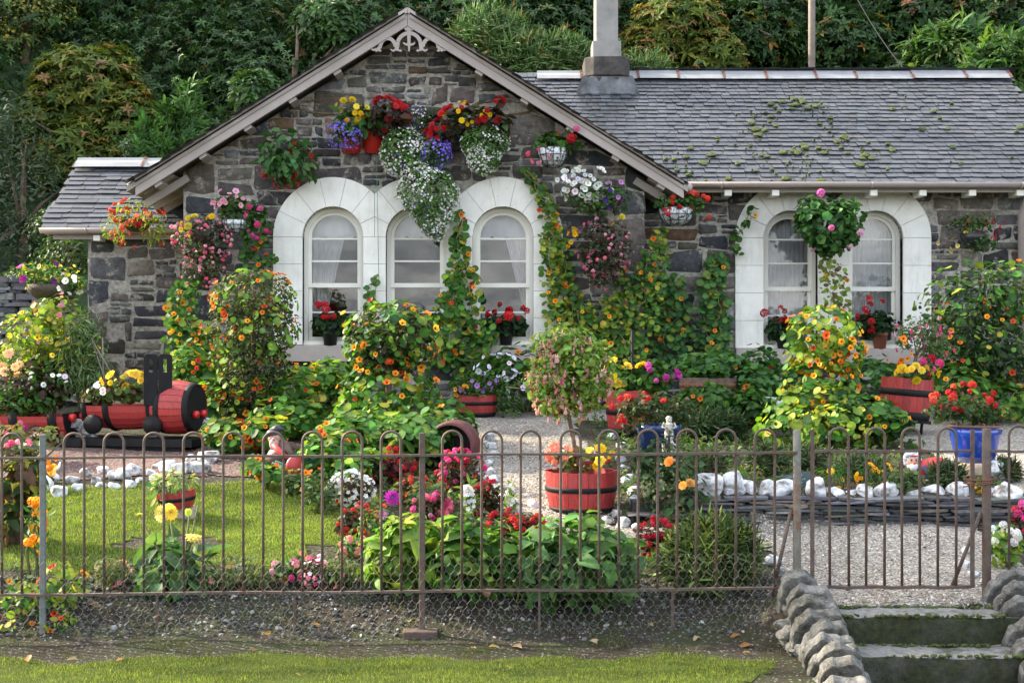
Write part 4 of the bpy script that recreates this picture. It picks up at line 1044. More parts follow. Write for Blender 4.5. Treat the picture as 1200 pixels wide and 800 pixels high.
for a,b in hoopsP:
    a,b=fx(a),fx(b); part(hoopG(a,b,BOT(a)+.006,TOP(a),YF),'hoop',MAT['iron'],fence)
for a,b in ((1182.5,1206),(1229,1252),(1275,1298)):
    a,b=fx(a),fx(b); part(hoopG(a,b,BOT(a)+.006,TOP(a)+.012,YF),'hoop',MAT['iron'],fence)
XL,XG0,XG1,XR=fx(-150),fx(934),fx(1157),fx(1320)
def railG(x0,x1,zf,h=.014,dep=.03): 
    g=Geo(); n=10; V=[]
    for i in range(n+1):
        x=x0+(x1-x0)*i/n; z=zf(x)+.004*math.sin(i*2.1); V+=[(x,YF-dep/2,z-h/2),(x,YF+dep/2,z-h/2),(x,YF+dep/2,z+h/2),(x,YF-dep/2,z+h/2)]
    g.add(V,[(4*i+j,4*i+4+j,4*i+4+(j+1)%4,4*i+(j+1)%4) for i in range(n) for j in range(4)]+[(0,3,2,1),(4*n,4*n+1,4*n+2,4*n+3)][::-1],(1,1,1),0,False); return g
for x0,x1 in ((XL,XG0),(XG1,XR)):
    part(railG(x0,x1,RAIL),'rail',MAT['iron'],fence); part(railG(x0,x1,BOT),'rail',MAT['iron'],fence)
def post(x,zb,zt,w,mat,label=None,y=YF+.012,round_=False):
    g=Geo()
    if round_: g.tube([(x,y,zb),(x,y,zt)],w/2,12)
    else: g.box((x,y,(zb+zt)/2),(w,w*.8,zt-zb))
    return bevel(part(g,'post',MAT[mat],fence,label),.003,1)
post(fx(49.5),-.5,ZC-(509-400)/SF,.034,'galv','bluish grey galvanised post')
post(fx(494.5),-.42,ZC-(507-400)/SF,.036,'iron')
post(fx(934.5),-.3,ZC-(504-400)/SF,.05,'gatepost','thick gate post with flaking grey-green paint',round_=True)
post(fx(1157),-.3,ZC-(502-400)/SF,.056,'iron',round_=True)
g=Geo(); g.tube([(fx(928),YF+.02,ZC-(598-400)/SF),(fx(905),YF+.02,ZC-(700-400)/SF)],.012,8); part(g,'brace',MAT['iron'],fence)
g=Geo(); g.tube([(fx(1151),YF+.02,ZC-(600-400)/SF),(fx(1116),YF+.02,ZC-(690-400)/SF)],.012,8); part(g,'brace',MAT['iron'],fence)
for px in (184,345,632,788):
    g=Geo(); x=fx(px); g.box((x,YF,BOT(x)-.15),(.014,.014,.29)); part(g,'stay',MAT['iron'],fence)
# wire netting
g=Geo(); V=[];E=set()
cw=.052; x0=XL; n=int((XG0-XL)/cw); rows=11; rh=.045
def wv(i,j): # vertices of a hex net: rows zig-zag
    x=x0+i*cw/2; z=-.22+j*rh+(.013 if (i+j)%2 else -.013)
    return np.array([x,YF-.016+.012*math.sin(x*1.9+j*.3)+.006*math.sin(x*7+j),z+.012*math.sin(x*1.3)])
segs=[]
for j in range(rows+1):
    for i in range(2*n):
        a,b=wv(i,j),wv(i+1,j)
        segs.append((a,b))
        if (i+j)%2 and j<rows: segs.append((a,wv(i,j+1)))
segs=np.array(segs); A=segs[:,0];B=segs[:,1]; d=unit(B-A); L=np.linalg.norm(B-A,axis=1)
rod=TPL([(.5*math.cos(t),.5*math.sin(t),z) for z in (0,1) for t in (0,2.094,4.189)],[(0,1,4,3),(1,2,5,4),(2,0,3,5)])
g.inst(rod,A,rots(d),np.stack([np.full(len(L),.0019)]*2+[L],-1),(1,1,1)); part(g,'wire_netting',MAT['wire'],fence)
# brick at the foot of the middle post
g=Geo(); g.box((fx(493),YF-.02,-.235),(.21,.12,.13),rotz(.05)); MAT['dullbrick']=simple('dull_brown_block',(.075,.048,.038),.9,.35,25,.5,60); o=bevel(single(g,'foundation_block',MAT['dullbrick'],'brown square block at the foot of the middle fence post','block',(fx(493),YF-.02,-.3)),.008)
# gate
gate=thing('garden_gate','low rusty iron gate of hooped bars at the head of the steps','gate',(fx(945),YF,0))
for a,b in ((972.5,994.8),(1015,1036.5),(1057,1078),(1099,1120.5)):
    a,b=fx(a),fx(b); part(hoopG(a,b,ZC-(686-400)/SF,ZC-(501.5-400)/SF,YF,.009),'hoop',MAT['iron'],gate)
for px in (952,1139.5):
    g=Geo(); g.box((fx(px),YF,(ZC-(503-400)/SF+ZC-(688-400)/SF)/2),(.022,.02,185/SF)); part(g,'stile',MAT['iron'],gate)
part(railG(fx(952)+.011,fx(1139.5)-.011,lambda x:ZC-(528.5-400)/SF),'rail',MAT['iron'],gate); part(railG(fx(952)+.011,fx(1139.5)-.011,lambda x:ZC-(687.5-400)/SF,.018),'rail',MAT['iron'],gate)
g=Geo()
for k,z in enumerate((560,564,568)):
    zz=ZC-(z-400)/SF; a,b=fx(1138),fx(1158); g.tube([((a+b)/2+(.045+(b-a)/2)*math.cos(t),YF+.03*math.sin(t)+.005,zz+.012*math.sin(t+k)) for t in np.linspace(0,2*math.pi,20)[:-1]],.004,5,closed=True)
part(g,'rusty_wire_tie',MAT['rust'],gate)
# ------------------------------------------------------------------ steps and their side walls
steps=thing('garden_steps','three worn mossy concrete steps leading up to the gate','steps',(2.4,7.4,-.6))
for i,(y0,y1,z) in enumerate(((7.73,8.02,.0),(7.43,7.75,-.165),(7.12,7.45,-.33),(6.8,7.14,-.5))):
    g=Geo(); n=26; V=[]; 
    prof=[(y0+.012,z-.25),(y0+.004,z-.08),(y0,z-.02),(y0+.012,z-.002),(y0+.05,z),(y1,z+.004)]
    for a in range(n+1):
        x=1.84+1.12*a/n
        for (py_,pz) in prof: V.append((x,py_+.008*math.sin(x*9+i)+.004*math.sin(x*31),pz+.006*math.sin(x*6+i*2)+.003*math.sin(x*27)))
    k=len(prof); g.add(V,[(a*k+j,(a+1)*k+j,(a+1)*k+j+1,a*k+j+1) for a in range(n) for j in range(3)]); g.add(V,[(a*k+j,(a+1)*k+j,(a+1)*k+j+1,a*k+j+1) for a in range(n) for j in range(3,k-1)],(1,1,1),1); part(g,'step',[MAT['concrete'],MAT['tread']],steps)
def cope(wallname,label,xfun,specs,inner):
    o=thing(wallname,label,'wall',(xfun(7.6),7.6,-.5))
    g=Geo()
    for i in range(26):
        y=6.95+i*.045; zt=np.interp(y,[6.9,8.05],[-.42,.0])
        for k in range(9):
            z=-.7+k*.085
            if z>zt: break
            t=ROCKS[(i+k)%7]; g.inst(t,[(xfun(y)+rng.uniform(-.03,.03),y+rng.uniform(-.02,.02),z)],rots(UP[None]+rng.normal(size=(1,3))*.15),np.array([[rng.uniform(.12,.15),rng.uniform(.06,.09),.055]]),(1,1,1),0,False)
    part(g,'rubble_base',MAT['copestone'],o)
    for j,(px,py,d,wpx,hpx,tilt) in enumerate(specs):
        p=P(px,py,d); s=d/F; w=wpx*s*.46; h=hpx*s
        # half-round slab, thick along y, leaning towards the camera
        V=[];n=30;rows=[(-.5,.55),(-.5,.9),(-.47,.975),(-.4,1.),(-.1,1.01),(.25,1.),(.45,.97),(.5,.9),(.5,.5)]; th=rng.uniform(.07,.1)
        sd=rng.uniform(0,9)
        for (yy,sc) in rows:
            for i in range(n+1):
                t=math.pi*i/n; ex=abs(math.cos(t))**.8*math.copysign(1,math.cos(t)); ez=abs(math.sin(t))**.75
                r=1+.06*math.sin(3*t+sd)+.035*math.sin(7*t+sd*2)+.02*math.sin(13*t+sd*3)
                V.append((w*ex*sc*r,th*yy,h*ez*sc*r-h))
            V.append((-w*.95*sc,th*yy,-h-.14)); V.append((w*.95*sc,th*yy,-h-.14))
        k=n+3
        fs=[(a*k+i,(a+1)*k+i,(a+1)*k+(i+1)%k,a*k+(i+1)%k) for a in range(len(rows)-1) for i in range(k)]
        fs+=[tuple(range(k)),tuple(range((len(rows)-1)*k,len(rows)*k))[::-1]]
        V=np.array(V); V=V+.006*nz3(V,30,j)[:,None]*[1,.6,1]+.004*np.stack([nz3(V,70,j+9),nz3(V,70,j+5),nz3(V,70,j+2)],1)
        V=V@rotx(R_(tilt)).T@rotz(R_(rng.uniform(-9,9))).T+p
        g=Geo(); g.add(V,fs,(1,1,1),0,False); part(g,'cope_stone',MAT['copestone'],o)
L=[(938,671,8.0,52,40,28),(951,686,7.88,58,44,30),(956,701,7.76,66,46,32),(965,714,7.64,68,50,30),(973,731,7.52,62,48,34),(978,744,7.4,70,52,32),(984,757,7.29,72,55,33),(990,775,7.18,76,58,32),(996,795,7.06,80,60,32),(1000,818,6.95,82,60,30)]
cope('step_wall','low wall of leaning cope stones sloping down from the left gate post beside the steps',lambda y: 1.70+.13*(8.0-y),L,1)
Rr=[(1186,671,8.0,56,40,28),(1199,684,7.87,62,46,30),(1208,700,7.74,66,50,32),(1216,722,7.6,70,52,30),(1224,745,7.46,72,54,30),(1232,770,7.32,74,54,30),(1240,795,7.18,76,56,30)]
cope('step_wall','low wall of leaning cope stones at the right edge below the right gate post',lambda y: 3.04+.05*(8.0-y),Rr,-1)
# ------------------------------------------------------------------ slate retaining wall and whitewashed rocks
drystack(.95,5.2,10.22,-.02,.40,.45,'low dry wall of thin dark stacked slates holding up the raised bed behind the gate',(.008,.026),(.1,.6),[(3,(.05,.05,.055)),(2,(.085,.085,.09)),(1,(.13,.13,.13)),(.5,(.12,.1,.08))],yfun=lambda x:.06*math.sin(x*1.3),ztf=lambda x: .40-.28*max(0,1.35-x)/.4,name='slate_wall')
rock_me=[]
for i,t in enumerate(ROCKS):
    g=Geo(); g.inst(t,[(0,0,0)],np.eye(3)[None],np.array([1.]),(1,1,1),0,False); me=g.mesh('whitewashed_rock',MAT['whiterock'],(0,0,0)); rock_me.append(me)
def rock(x,y,z,sx,sy,sz,label,group,name='whitewashed_rock'):
    o=bpy.data.objects.new(name,rock_me[int(rng.integers(7))]); COL.objects.link(o)
    o.location=(x,y,z); o.scale=(sx,sy,sz); o.rotation_euler=(rng.uniform(-.3,.3),rng.uniform(-.3,.3),rng.uniform(0,6.3)); o['label']=label; o['category']='rock'; o['group']=group; return o
# lawn edge below the train
gL='whitewashed rocks edging the lawn'
spots=[(70,575,15),(83,560,12),(100,553,11),(112,561,10),(121,549,12),(133,556,12),(146,554,17),(158,549,13),(152,566,12),(135,568,10),(165,562,10),(176,553,9),(182,558,12),(196,545,17),(178,569,9),(212,548,17),(233,545,18),(245,533,20),(196,568,10),(60,560,13),(92,570,10),(118,567,9),(186,545,10),(224,535,10)]
for px,py,r in spots:
    p=hit(px,py+r*.45); s=p[1]/F*r*.86; big=r>14
    rock(p[0],p[1],p[2]+s*.35,s,s*.8,s*.75,'larger whitewashed rock at the right end of the lawn edging' if px>190 else 'small whitewashed rock in the double row edging the lawn below the barrel train',gL+(' right end' if px>190 else ''))
gW='whitewashed rocks on the slate wall'
for px,py,rx,ry,lab in [(830,567,18,13,0),(862,566,14,13,0),(866,579,12,8,0),(851,579,13,9,0),(878,573,11,10,0),(898,574,14,10,0),(914,578,22,12,0),(924,587,10,9,0),(958,574,11,14,1),(953,592,15,12,1),(979,584,16,14,1),(1001,583,10,9,1),(1014,576,11,8,1),(1040,580,17,12,1),(1014,590,8,6,1),(1066,583,12,10,1),(1096,582,16,12,1),(1124,581,14,13,1),(1167,583,12,11,1),(936,592,9,9,1)]:
    d=10.42 if py>560 else 10.5; p=P(px,py,d); s=d/F
    rock(p[0],d+rng.uniform(-.03,.05),p[2],rx*s*1.3,ry*s*1.25,ry*s*1.3,'rounded whitewashed rock topping the slate wall behind the gate' if lab else 'flattish whitewashed rock topping the slate wall left of the gate post',gW+(' behind the gate' if lab else ' left of the gate'))
gP='whitewashed rocks lining the gravel path'
for px,py,r in [(574,512,9),(576,522,8),(578,531,9),(573,541,10),(575,551,9),(577,561,10),(579,572,9),(590,580,10),(601,587,11),(606,596,10),(626,590,9),(571,518,7),(568,560,8)]:
    p=hit(px,py+r*.5); s=p[1]/F*r; rock(p[0],p[1],p[2]+s*.3,s,s*.85,s*.8,'whitewashed rock lining the left side of the gravel path',gP+' left')
for px,py,r in [(716,510,8),(728,520,8),(727,536,9),(731,548,10),(735,560,10),(741,574,10),(745,585,10),(712,608,10),(730,612,12),(746,618,9),(722,600,9),(762,626,9)]:
    p=hit(px,py+r*.5); s=p[1]/F*r; rock(p[0],p[1],p[2]+s*.3,s,s*.85,s*.8,'whitewashed rock lining the path beside the near red tub',gP+' right')
for px,py,rx,ry in [(1168,553,16,18),(1180,575,20,18),(1195,590,20,16),(1187,545,9,7)]:
    p=hit(px,py+ry*.7); s=p[1]/F; rock(p[0],p[1],p[2]+ry*s*.5,rx*s,ry*s,ry*s,'large whitewashed boulder at the bend of the upper path by the right gate post',gP+' upper')
for px,py,r in [(905,655,13),(912,668,10),(1130,660,11),(1140,672,12),(1133,645,9)]:
    p=hit(px,py+r*.5); s=p[1]/F*r; rock(p[0],p[1],p[2]+s*.3,s,s*.85,s*.8,'whitewashed rock on the gravel just inside the gate','whitewashed rocks by the gate')
for px,py,r in [(188,517,9),(180,512,6),(88,497,10),(97,500,8),(104,505,10),(95,510,9),(108,512,7),(240,495,8),(248,500,9),(243,508,8),(255,508,7)]:
    p=P(px,py,13.4); s=13.4/F*r; rock(p[0],p[1],p[2],s,s,s*.9,'whitewashed rock packed beneath the barrel train','whitewashed rocks under the train')
# fallen leaves
lf=Geo(); lf.inst(leaf(.7,.18,-.1),[(0,0,0)],np.eye(3)[None],np.array([1.]),(.3,.15,.06)); lf2=Geo(); lf2.inst(leaf(.6,.2,.2),[(0,0,0)],np.eye(3)[None],np.array([1.]),(.36,.27,.15))
lm=[lf.mesh('fallen_leaf',MAT['leaf'],(0,0,0)),lf2.mesh('fallen_leaf',MAT['leaf'],(0,0,0))]
for px,py in [(33,778),(92,776),(135,777),(316,747),(300,763),(346,792),(376,735),(470,743),(552,762),(573,760),(480,731),(700,757),(612,762),(868,745),(880,757),(880,768),(760,735),(820,748),(1024,693),(1036,708),(1102,692),(1008,708)]:
    p=hit(px,py); o=bpy.data.objects.new('fallen_leaf',lm[int(rng.integers(2))]); COL.objects.link(o); o.location=(p[0],p[1],p[2]+.015); s=rng.uniform(.045,.085); o.scale=(s,s,s); o.rotation_euler=(rng.uniform(-.4,.4),rng.uniform(-.4,.4),rng.uniform(0,6))
    gate_=px>1000
    o['label']='dry brown leaf fallen on the gravel below the gate' if gate_ else 'dry brown leaf fallen on the bank below the fence'; o['category']='leaf'; o['group']='fallen leaves by the gate' if gate_ else 'fallen leaves on the bank'

# moss and grit on the step edges
for z,y,n in ((.0,7.75,60),(-.165,7.45,60),(-.165,7.72,90),(-.33,7.42,90),(.0,8.0,110)):
    k=n; x=rng.uniform(1.86,2.95,k); p=np.stack([x,y-rng.random(k)*.03,np.full(k,z)+rng.random(k)*.012],-1)
    g=Geo(); g.inst(PEB[0],p,rots(UP+rng.normal(size=(k,3))*.3),np.stack([rng.uniform(.008,.028,k)]*2+[rng.uniform(.005,.012,k)],-1),(1,1,1)); part(g,'moss',MAT['moss'],steps,kind='stuff')
# ------------------------------------------------------------------ containers
def bowl(g,c,r,h,k=22,mi=0,flat=.35):
    prof=[(r*flat*.2,-h),(r*flat,-h*.98),(r*.7,-h*.72),(r*.92,-h*.38),(r,0),(r*.97,.0),(r*.88,-h*.35)]
    g.lathe(prof,c,k,(1,1,1),mi)
def wires(g,c,r,h,n=12,rings=4):
    f=lambda t:(r*1.02*math.cos(t*1.35)**.7,-h*math.sin(t*1.35)/math.sin(1.35)*1.01)
    for i in range(n):
        a=2*math.pi*i/n; g.tube([np.array(c)+[f(t)[0]*math.cos(a),f(t)[0]*math.sin(a),f(t)[1]] for t in np.linspace(0,1,7)],.004,4)
    for t in np.linspace(0,.85,rings): rr,z=f(t); g.tube([np.array(c)+[rr*math.cos(a),rr*math.sin(a),z] for a in np.linspace(0,2*math.pi,20)[:-1]],.004,4,closed=True)
def half_tub(pl,c,r,h,taper=.84,mat='redstave',bands=((.42,.56),(.0,.1)),bandmat='black',R=np.eye(3),soil=True,name='tub'):
    """stave-built half barrel; c is the middle of its foot"""
    g=Geo(); n=22
    for i in range(n):
        a0,a1=2*math.pi*i/n+.005,2*math.pi*(i+1)/n-.005; col=np.ones(3)*random.uniform(.8,1.15)
        V=[]; zs=np.linspace(0,1,6)
        dz=random.uniform(-.006,.006)
        for z in zs:
            rr=r*(taper+(1-taper)*z+.05*math.sin(math.pi*min(z*1.05,1)))
            for a,q in ((a0,1),((a0+a1)/2,1.006),(a1,1)): V.append((rr*q*math.cos(a),rr*q*math.sin(a),h*z+(dz if z==1 else 0)))
        V.append((r*.93*math.cos(a0),r*.93*math.sin(a0),h+dz)); V.append((r*.93*math.cos(a1),r*.93*math.sin(a1),h+dz)); V.append((r*.9*math.cos(a0),r*.9*math.sin(a0),h*.7)); V.append((r*.9*math.cos(a1),r*.9*math.sin(a1),h*.7))
        V=np.array(V)@R.T+c
        fs=[(3*j+k,3*j+k+1,3*j+k+4,3*j+k+3) for j in range(5) for k in range(2)]+[(15,16,17,19,18),(18,19,21,20)]
        g.add(V,fs,col,0,False)
    tub=pl.add(g,name,mat)
    for z0,z1 in bands:
        g=Geo(); f=lambda z:r*(taper+(1-taper)*z+.05*math.sin(math.pi*min(z*1.05,1)))
        g.lathe([(f(z0)*1.004,h*z0),(f(z0)*1.022,h*z0),(f((z0+z1)/2)*1.024,h*(z0+z1)/2),(f(z1)*1.022,h*z1),(f(z1)*1.004,h*z1)],c,30,axis=R); pl.add(g,'hoop_band',bandmat,parent=tub)
    if soil:
        g=Geo(); k=20; V=[(0,0,h*.86)]+[(r*.9*math.cos(2*math.pi*i/k),r*.9*math.sin(2*math.pi*i/k),h*.82) for i in range(k)]; g.add(np.array(V)@R.T+c,[(0,1+i,1+(i+1)%k) for i in range(k)]); pl.add(g,'soil','soil')
    return tub
def pot(g,c,r,h,tap=.72,rim=.06,k=24):
    g.lathe([(0.001,0),(r*tap,0),(r*(tap+.9*(1-tap)),h*.82),(r*.98,h*.82),(r*(1+rim),h*.83),(r*(1+rim),h),(r*.93,h),(r*.9,h*.8),(.001,h*.8)],c,k)
HB='flower baskets hung on the cottage wall'
def hang(label,px,py,d,base_r,base_h,mat='wicker',wire=False,name='hanging_basket',group=HB,cat='flower basket'):
    pl=Plant(name,label,cat,P(px,py,d),group); s=d/F
    g=Geo(); c=P(px,py,d); bowl(g,c,base_r*s,base_h*s); b=pl.add(g,'basket',mat)
    if wire: g=Geo(); wires(g,c,base_r*s,base_h*s); pl.add(g,'wire_frame','plastic',parent=b)
    # bracket back to the wall
    g=Geo(); yw=YR if px>760 else (YL if px<205 else YW)
    g.tube([c+[0,0,.22],np.array([c[0],yw,c[2]+.22])],.007,6); g.tube([c+[0,0,.22],c+[base_r*s*.9,0,0]],.003,4); g.tube([c+[0,0,.22],c-[base_r*s*.9,0,0]],.003,4); pl.add(g,'bracket','black')
    return pl
# 1 fuchsia basket high on the gable
pl=hang('basket of broad green leaves and hanging red flowers high on the left of the gable',335,202,16.2,15,13)
pl.leaves(T_ovate,260,[pb(335,180,30,26,16.1,.2),pb(340,196,28,16,16.1,.2)],(.09,.14),[(3,(.06,.15,.045)),(1,(.1,.2,.06))],droop=.6)
pl.flowers(T_umbel,16,[pb(335,188,30,24,16.08,.2)],(.05,.085),RED,up=-.3); pl.flowers(T_fuch,22,[pb(335,192,32,26,16.08,.2)],(.06,.09),RED,hang=True,label='hanging red buds')
# 2 red wall trough with yellow and red begonias
def trough(label,px0,px1,py,d,h,mat):
    s=d/F; c=P((px0+px1)/2,py,d); pl=Plant('wall_trough',label,'flower trough',c,'flower troughs on the gable')
    g=Geo(); 
    for k in range(2):
        a=px0+(px1-px0)*k/2; b_=px0+(px1-px0)*(k+1)/2; cc=P((a+b_)/2,py,YW-.02); r=(b_-a)/2*s*.98
        g.lathe([(r*.55,-h*s),(r*.86,-h*s*.9),(r,-.01),(r*1.05,0),(r*.9,0),(r*.85,-h*s*.5)],cc,18,ang=math.pi,axis=rotz(math.pi))
    pl.add(g,'trough',mat); return pl
pl=trough('red wall trough with yellow begonias, red begonias and blue lobelia under the gable peak',398,452,154,16.2,27,'redpaint' if 'redpaint' in MAT else 'terra')
pl.leaves(T_ovate,130,[pb(418,142,24,16,16.15,.16)],(.08,.13),GREEN,droop=.3); pl.leaves(T_ovate,150,[pb(455,135,26,20,16.15,.16)],(.08,.13),BRONZE,label='dark bronze leaves',droop=.3)
pl.flowers(T_double,26,[pb(412,129,21,14,16.1,.16)],(.075,.11),YELLOW,label='yellow begonias',face=.8); pl.flowers(T_double,24,[pb(456,133,26,20,16.1,.16)],(.08,.13),RED,label='red begonias',face=.8)
pl.leaves(T_ovate,350,[pb(405,158,20,18,16.1,.14)],(.02,.035),GREEN,part_name='trailing_foliage'); pl.flowers(T_tiny,420,[pb(404,158,22,18,16.08,.16)],(.022,.035),VIOLET,label='blue lobelia',inner=.7)
pl=trough('dark wall trough with red and yellow begonias on the right under the gable peak',505,590,158,16.2,20,'plastic')
pl.leaves(T_ovate,330,[pb(520,150,24,20,16.15,.16),pb(560,140,34,18,16.15,.16),pb(580,142,18,14,16.15,.16)],(.08,.13),BRONZE+[(2,(.06,.12,.035))],droop=.3)
pl.flowers(T_double,36,[pb(515,154,18,12,16.08,.16),pb(570,132,28,18,16.08,.16),pb(535,140,25,18,16.08,.16)],(.07,.12),RED,label='red begonias',face=.8); pl.flowers(T_double,20,[pb(548,133,28,14,16.06,.16)],(.055,.085),YELLOW,label='yellow begonias',face=.8)
# 3 white cascades
def cascade(label,blobs,nl,nf,viol=0,px=0,py=0):
    pl=Plant('trailing_plant',label,'flower basket',P(px,py,16.25),HB); 
    g=Geo(); bowl(g,P(px,py,16.2),.12,.12); pl.add(g,'basket','wicker')
    pl.leaves(T_ovate,int(nl*1.5),blobs,(.022,.042),[(3,(.09,.18,.05)),(2,(.13,.22,.065))],inner=.7,lump=.08); pl.flowers(T_tiny,int(nf*1.45),blobs,(.024,.034),WHITE,inner=.92,lump=.08,up=.15,rnd=.5)
    if viol: pl.flowers(T_tiny,viol,[(b[0],b[1]*np.array([.9,1.02,.9])) for b in blobs],(.02,.032),VIOLET,label='blue lobelia flowers',inner=.86)
cascade('small round cushion of white trailing flowers just left of the gable centre line',[pb(474,178,29,30,16.12,.2)],1500,430,25,474,165)
cascade('largest white trailing cascade, hanging over the top of the middle window',[pb(503,226,36,32,16.1,.26),pb(508,250,24,22,16.1,.2),pb(512,268,11,14,16.1,.12),pb(490,205,20,16,16.1,.2)],3000,950,45,505,205)
cascade('heart-shaped cushion of white trailing flowers below the right trough',[pb(567,168,30,22,16.1,.2),pb(566,186,20,20,16.1,.18)],1700,520,0,567,158)
pl=Plant('lobelia_clump','blue lobelia clump hanging between two white cascades on the gable','flower basket',P(511,180,16.2),HB); pl.leaves(T_ovate,520,[pb(511,180,18,20,16.1,.16)],(.02,.035),GREEN,inner=.5); pl.flowers(T_tiny,420,[pb(511,180,19,21,16.08,.17)],(.022,.035),VIOLET,inner=.75)
pl=Plant('lobelia_clump','pale sparse lobelia and white flower tuft at the middle of the gable above the cascades','flower basket',P(493,138,16.25),HB); pl.leaves(T_ovate,420,[pb(493,140,15,20,16.15,.12)],(.02,.04),[(2,(.1,.15,.07)),(1,(.06,.1,.04))],inner=.3); pl.flowers(T_tiny,130,[pb(493,140,16,21,16.12,.14)],(.018,.028),WHITE+VIOLET,inner=.6)
# 4 wire basket with pale liner, right
pl=hang('wire basket with pale liner and hot pink geraniums under the right gable slope',648,174,16.1,18,22,'liner',True)
pl.leaves(T_gera,150,[pb(652,168,30,13,16.08,.17)],(.05,.09),GREEN); pl.flowers(T_umbel,7,[pb(668,160,14,10,16.05,.12)],(.09,.13),HOTPINK+RED,label='hot pink geraniums'); pl.flowers(T_umbel,7,[pb(632,180,14,12,16.0,.12)],(.06,.1),PINK,label='pale pink geraniums')
# 5 white and purple petunias
pl=hang('basket of white and mauve petunias right of the third window',698,232,16.15,16,14)
pl.leaves(T_ovate,420,[pb(690,228,34,18,16.05,.2),pb(722,232,16,16,16.05,.2),pb(698,240,28,12,16.0,.2)],(.04,.075),GREEN+[(1,(.1,.18,.05))]); pl.flowers(T_petu,70,[pb(682,217,34,20,16.0,.2)],(.07,.095),WHITE,label='white petunias',face=.8); pl.flowers(T_petu,11,[pb(722,228,17,18,16.0,.2)],(.07,.09),[(1,(.5,.2,.5))],label='mauve petunias',face=.8); pl.flowers(T_petu,9,[pb(712,234,20,13,16.,.2)],(.05,.07),[(1,(.05,.02,.16))],label='dark purple petunias',face=.8)
# 6 pink cascade with yellow begonias
pl=hang('drooping dark-leaved mound of small pink flowers with two yellow begonias, right of the third window',705,274,16.15,15,14)
pl.leaves(T_ovate,900,[pb(706,290,34,34,16.02,.26),pb(706,315,26,24,16.02,.2)],(.035,.065),BRONZE+[(2,(.03,.06,.02))],inner=.5); pl.flowers(T_umbel,85,[pb(706,292,35,36,16.0,.26),pb(706,316,26,24,16.0,.2)],(.032,.055),PINK,up=0); pl.flowers(T_double,8,[pb(668,275,8,10,15.95,.06),pb(727,268,9,14,15.95,.06)],(.07,.1),YELLOW,label='yellow begonias',face=.8)
# 7-8-9 left baskets
pl=hang('basket spilling straggly orange-red trailing begonias below the low left gutter',160,258,16.8,18,14,'wicker')
pl.leaves(T_lance,420,[pb(160,250,32,16,16.7,.2),pb(135,268,14,18,16.65,.15),pb(180,270,16,16,16.65,.15)],(.05,.09),YGREEN,droop=.6); pl.flowers(T_umbel,40,[pb(142,264,18,20,16.6,.15),pb(158,248,32,15,16.6,.2)],(.05,.085),SCARLET+[(1,(.75,.2,.1))],up=0); pl.flowers(T_fuch,26,[pb(165,266,36,24,16.6,.2)],(.06,.1),SCARLET+[(1,(.8,.5,.1))],hang=True,label='hanging orange buds')
pl=hang('cascade of dark leaves with pink flowers and yellow begonias left of the first window',236,272,16.15,15,14)
pl.leaves(T_ovate,1000,[pb(237,280,34,26,16.0,.26),pb(240,310,26,26,16.0,.22)],(.035,.065),BRONZE+[(2,(.035,.07,.025))]); pl.flowers(T_umbel,90,[pb(237,284,36,30,15.97,.28),pb(240,312,26,26,15.97,.22)],(.035,.06),PINK+[(1,(.8,.45,.4))],up=0); pl.flowers(T_double,12,[pb(226,264,13,12,15.9,.1),pb(250,258,6,6,15.95,.05)],(.08,.11),YELLOW,label='yellow begonias',face=.8)
pl=hang('wire basket with pale liner, pale pink petunias and trailing geraniums beside the first window',277,258,16.1,17,16,'liner',True)
pl.leaves(T_gera,420,[pb(285,250,30,14,16.1,.18),pb(300,270,20,24,16.05,.15),pb(270,240,20,12,16.1,.15)],(.04,.08),GREEN); pl.flowers(T_petu,26,[pb(268,237,22,16,16.0,.16)],(.065,.09),[(2,(.75,.4,.5)),(1,(.72,.3,.42))],label='pale pink petunias',face=.8); pl.flowers(T_umbel,13,[pb(303,258,17,22,16.0,.14)],(.07,.1),HOTPINK,label='deep pink geraniums'); pl.flowers(T_nast,7,[pb(296,275,20,18,16.,.14)],(.06,.075),ORANGE,label='orange nasturtiums',face=.7)
# 10 liner basket under the right barge foot
pl=hang('wire basket with bright liner and scarlet trailing geraniums under the right foot of the gable',793,244,16.25,21,21,'liner',True)
pl.leaves(T_gera,170,[pb(793,237,28,9,16.2,.17),pb(815,240,10,10,16.15,.1)],(.04,.07),GREEN); pl.flowers(T_umbel,17,[pb(808,236,22,10,16.1,.16),pb(822,245,12,10,16.1,.1)],(.07,.11),SCARLET); pl.flowers(T_umbel,3,[pb(785,248,6,3,15.98,.04)],(.07,.09),RED,label='red bloom hanging over the rim')
# 11 big geranium globe
pl=hang('big green globe of ivy geranium with pink flowers hanging between the right pair of windows',968,276,16.35,17,16)
pl.leaves(T_gera,1050,[pb(965,264,36,28,16.3,.34),pb(985,252,24,20,16.3,.28),pb(950,250,20,18,16.3,.25),pb(972,286,24,15,16.3,.25),pb(995,272,16,16,16.3,.2)],(.065,.1),[(3,(.05,.13,.035)),(2,(.075,.17,.045)),(1,(.03,.08,.025))],inner=.45,lump=.3); pl.flowers(T_umbel,11,[pb(970,258,46,36,16.2,.4)],(.08,.12),[(2,(.72,.15,.42)),(1,(.78,.4,.55))],inner=1.0)
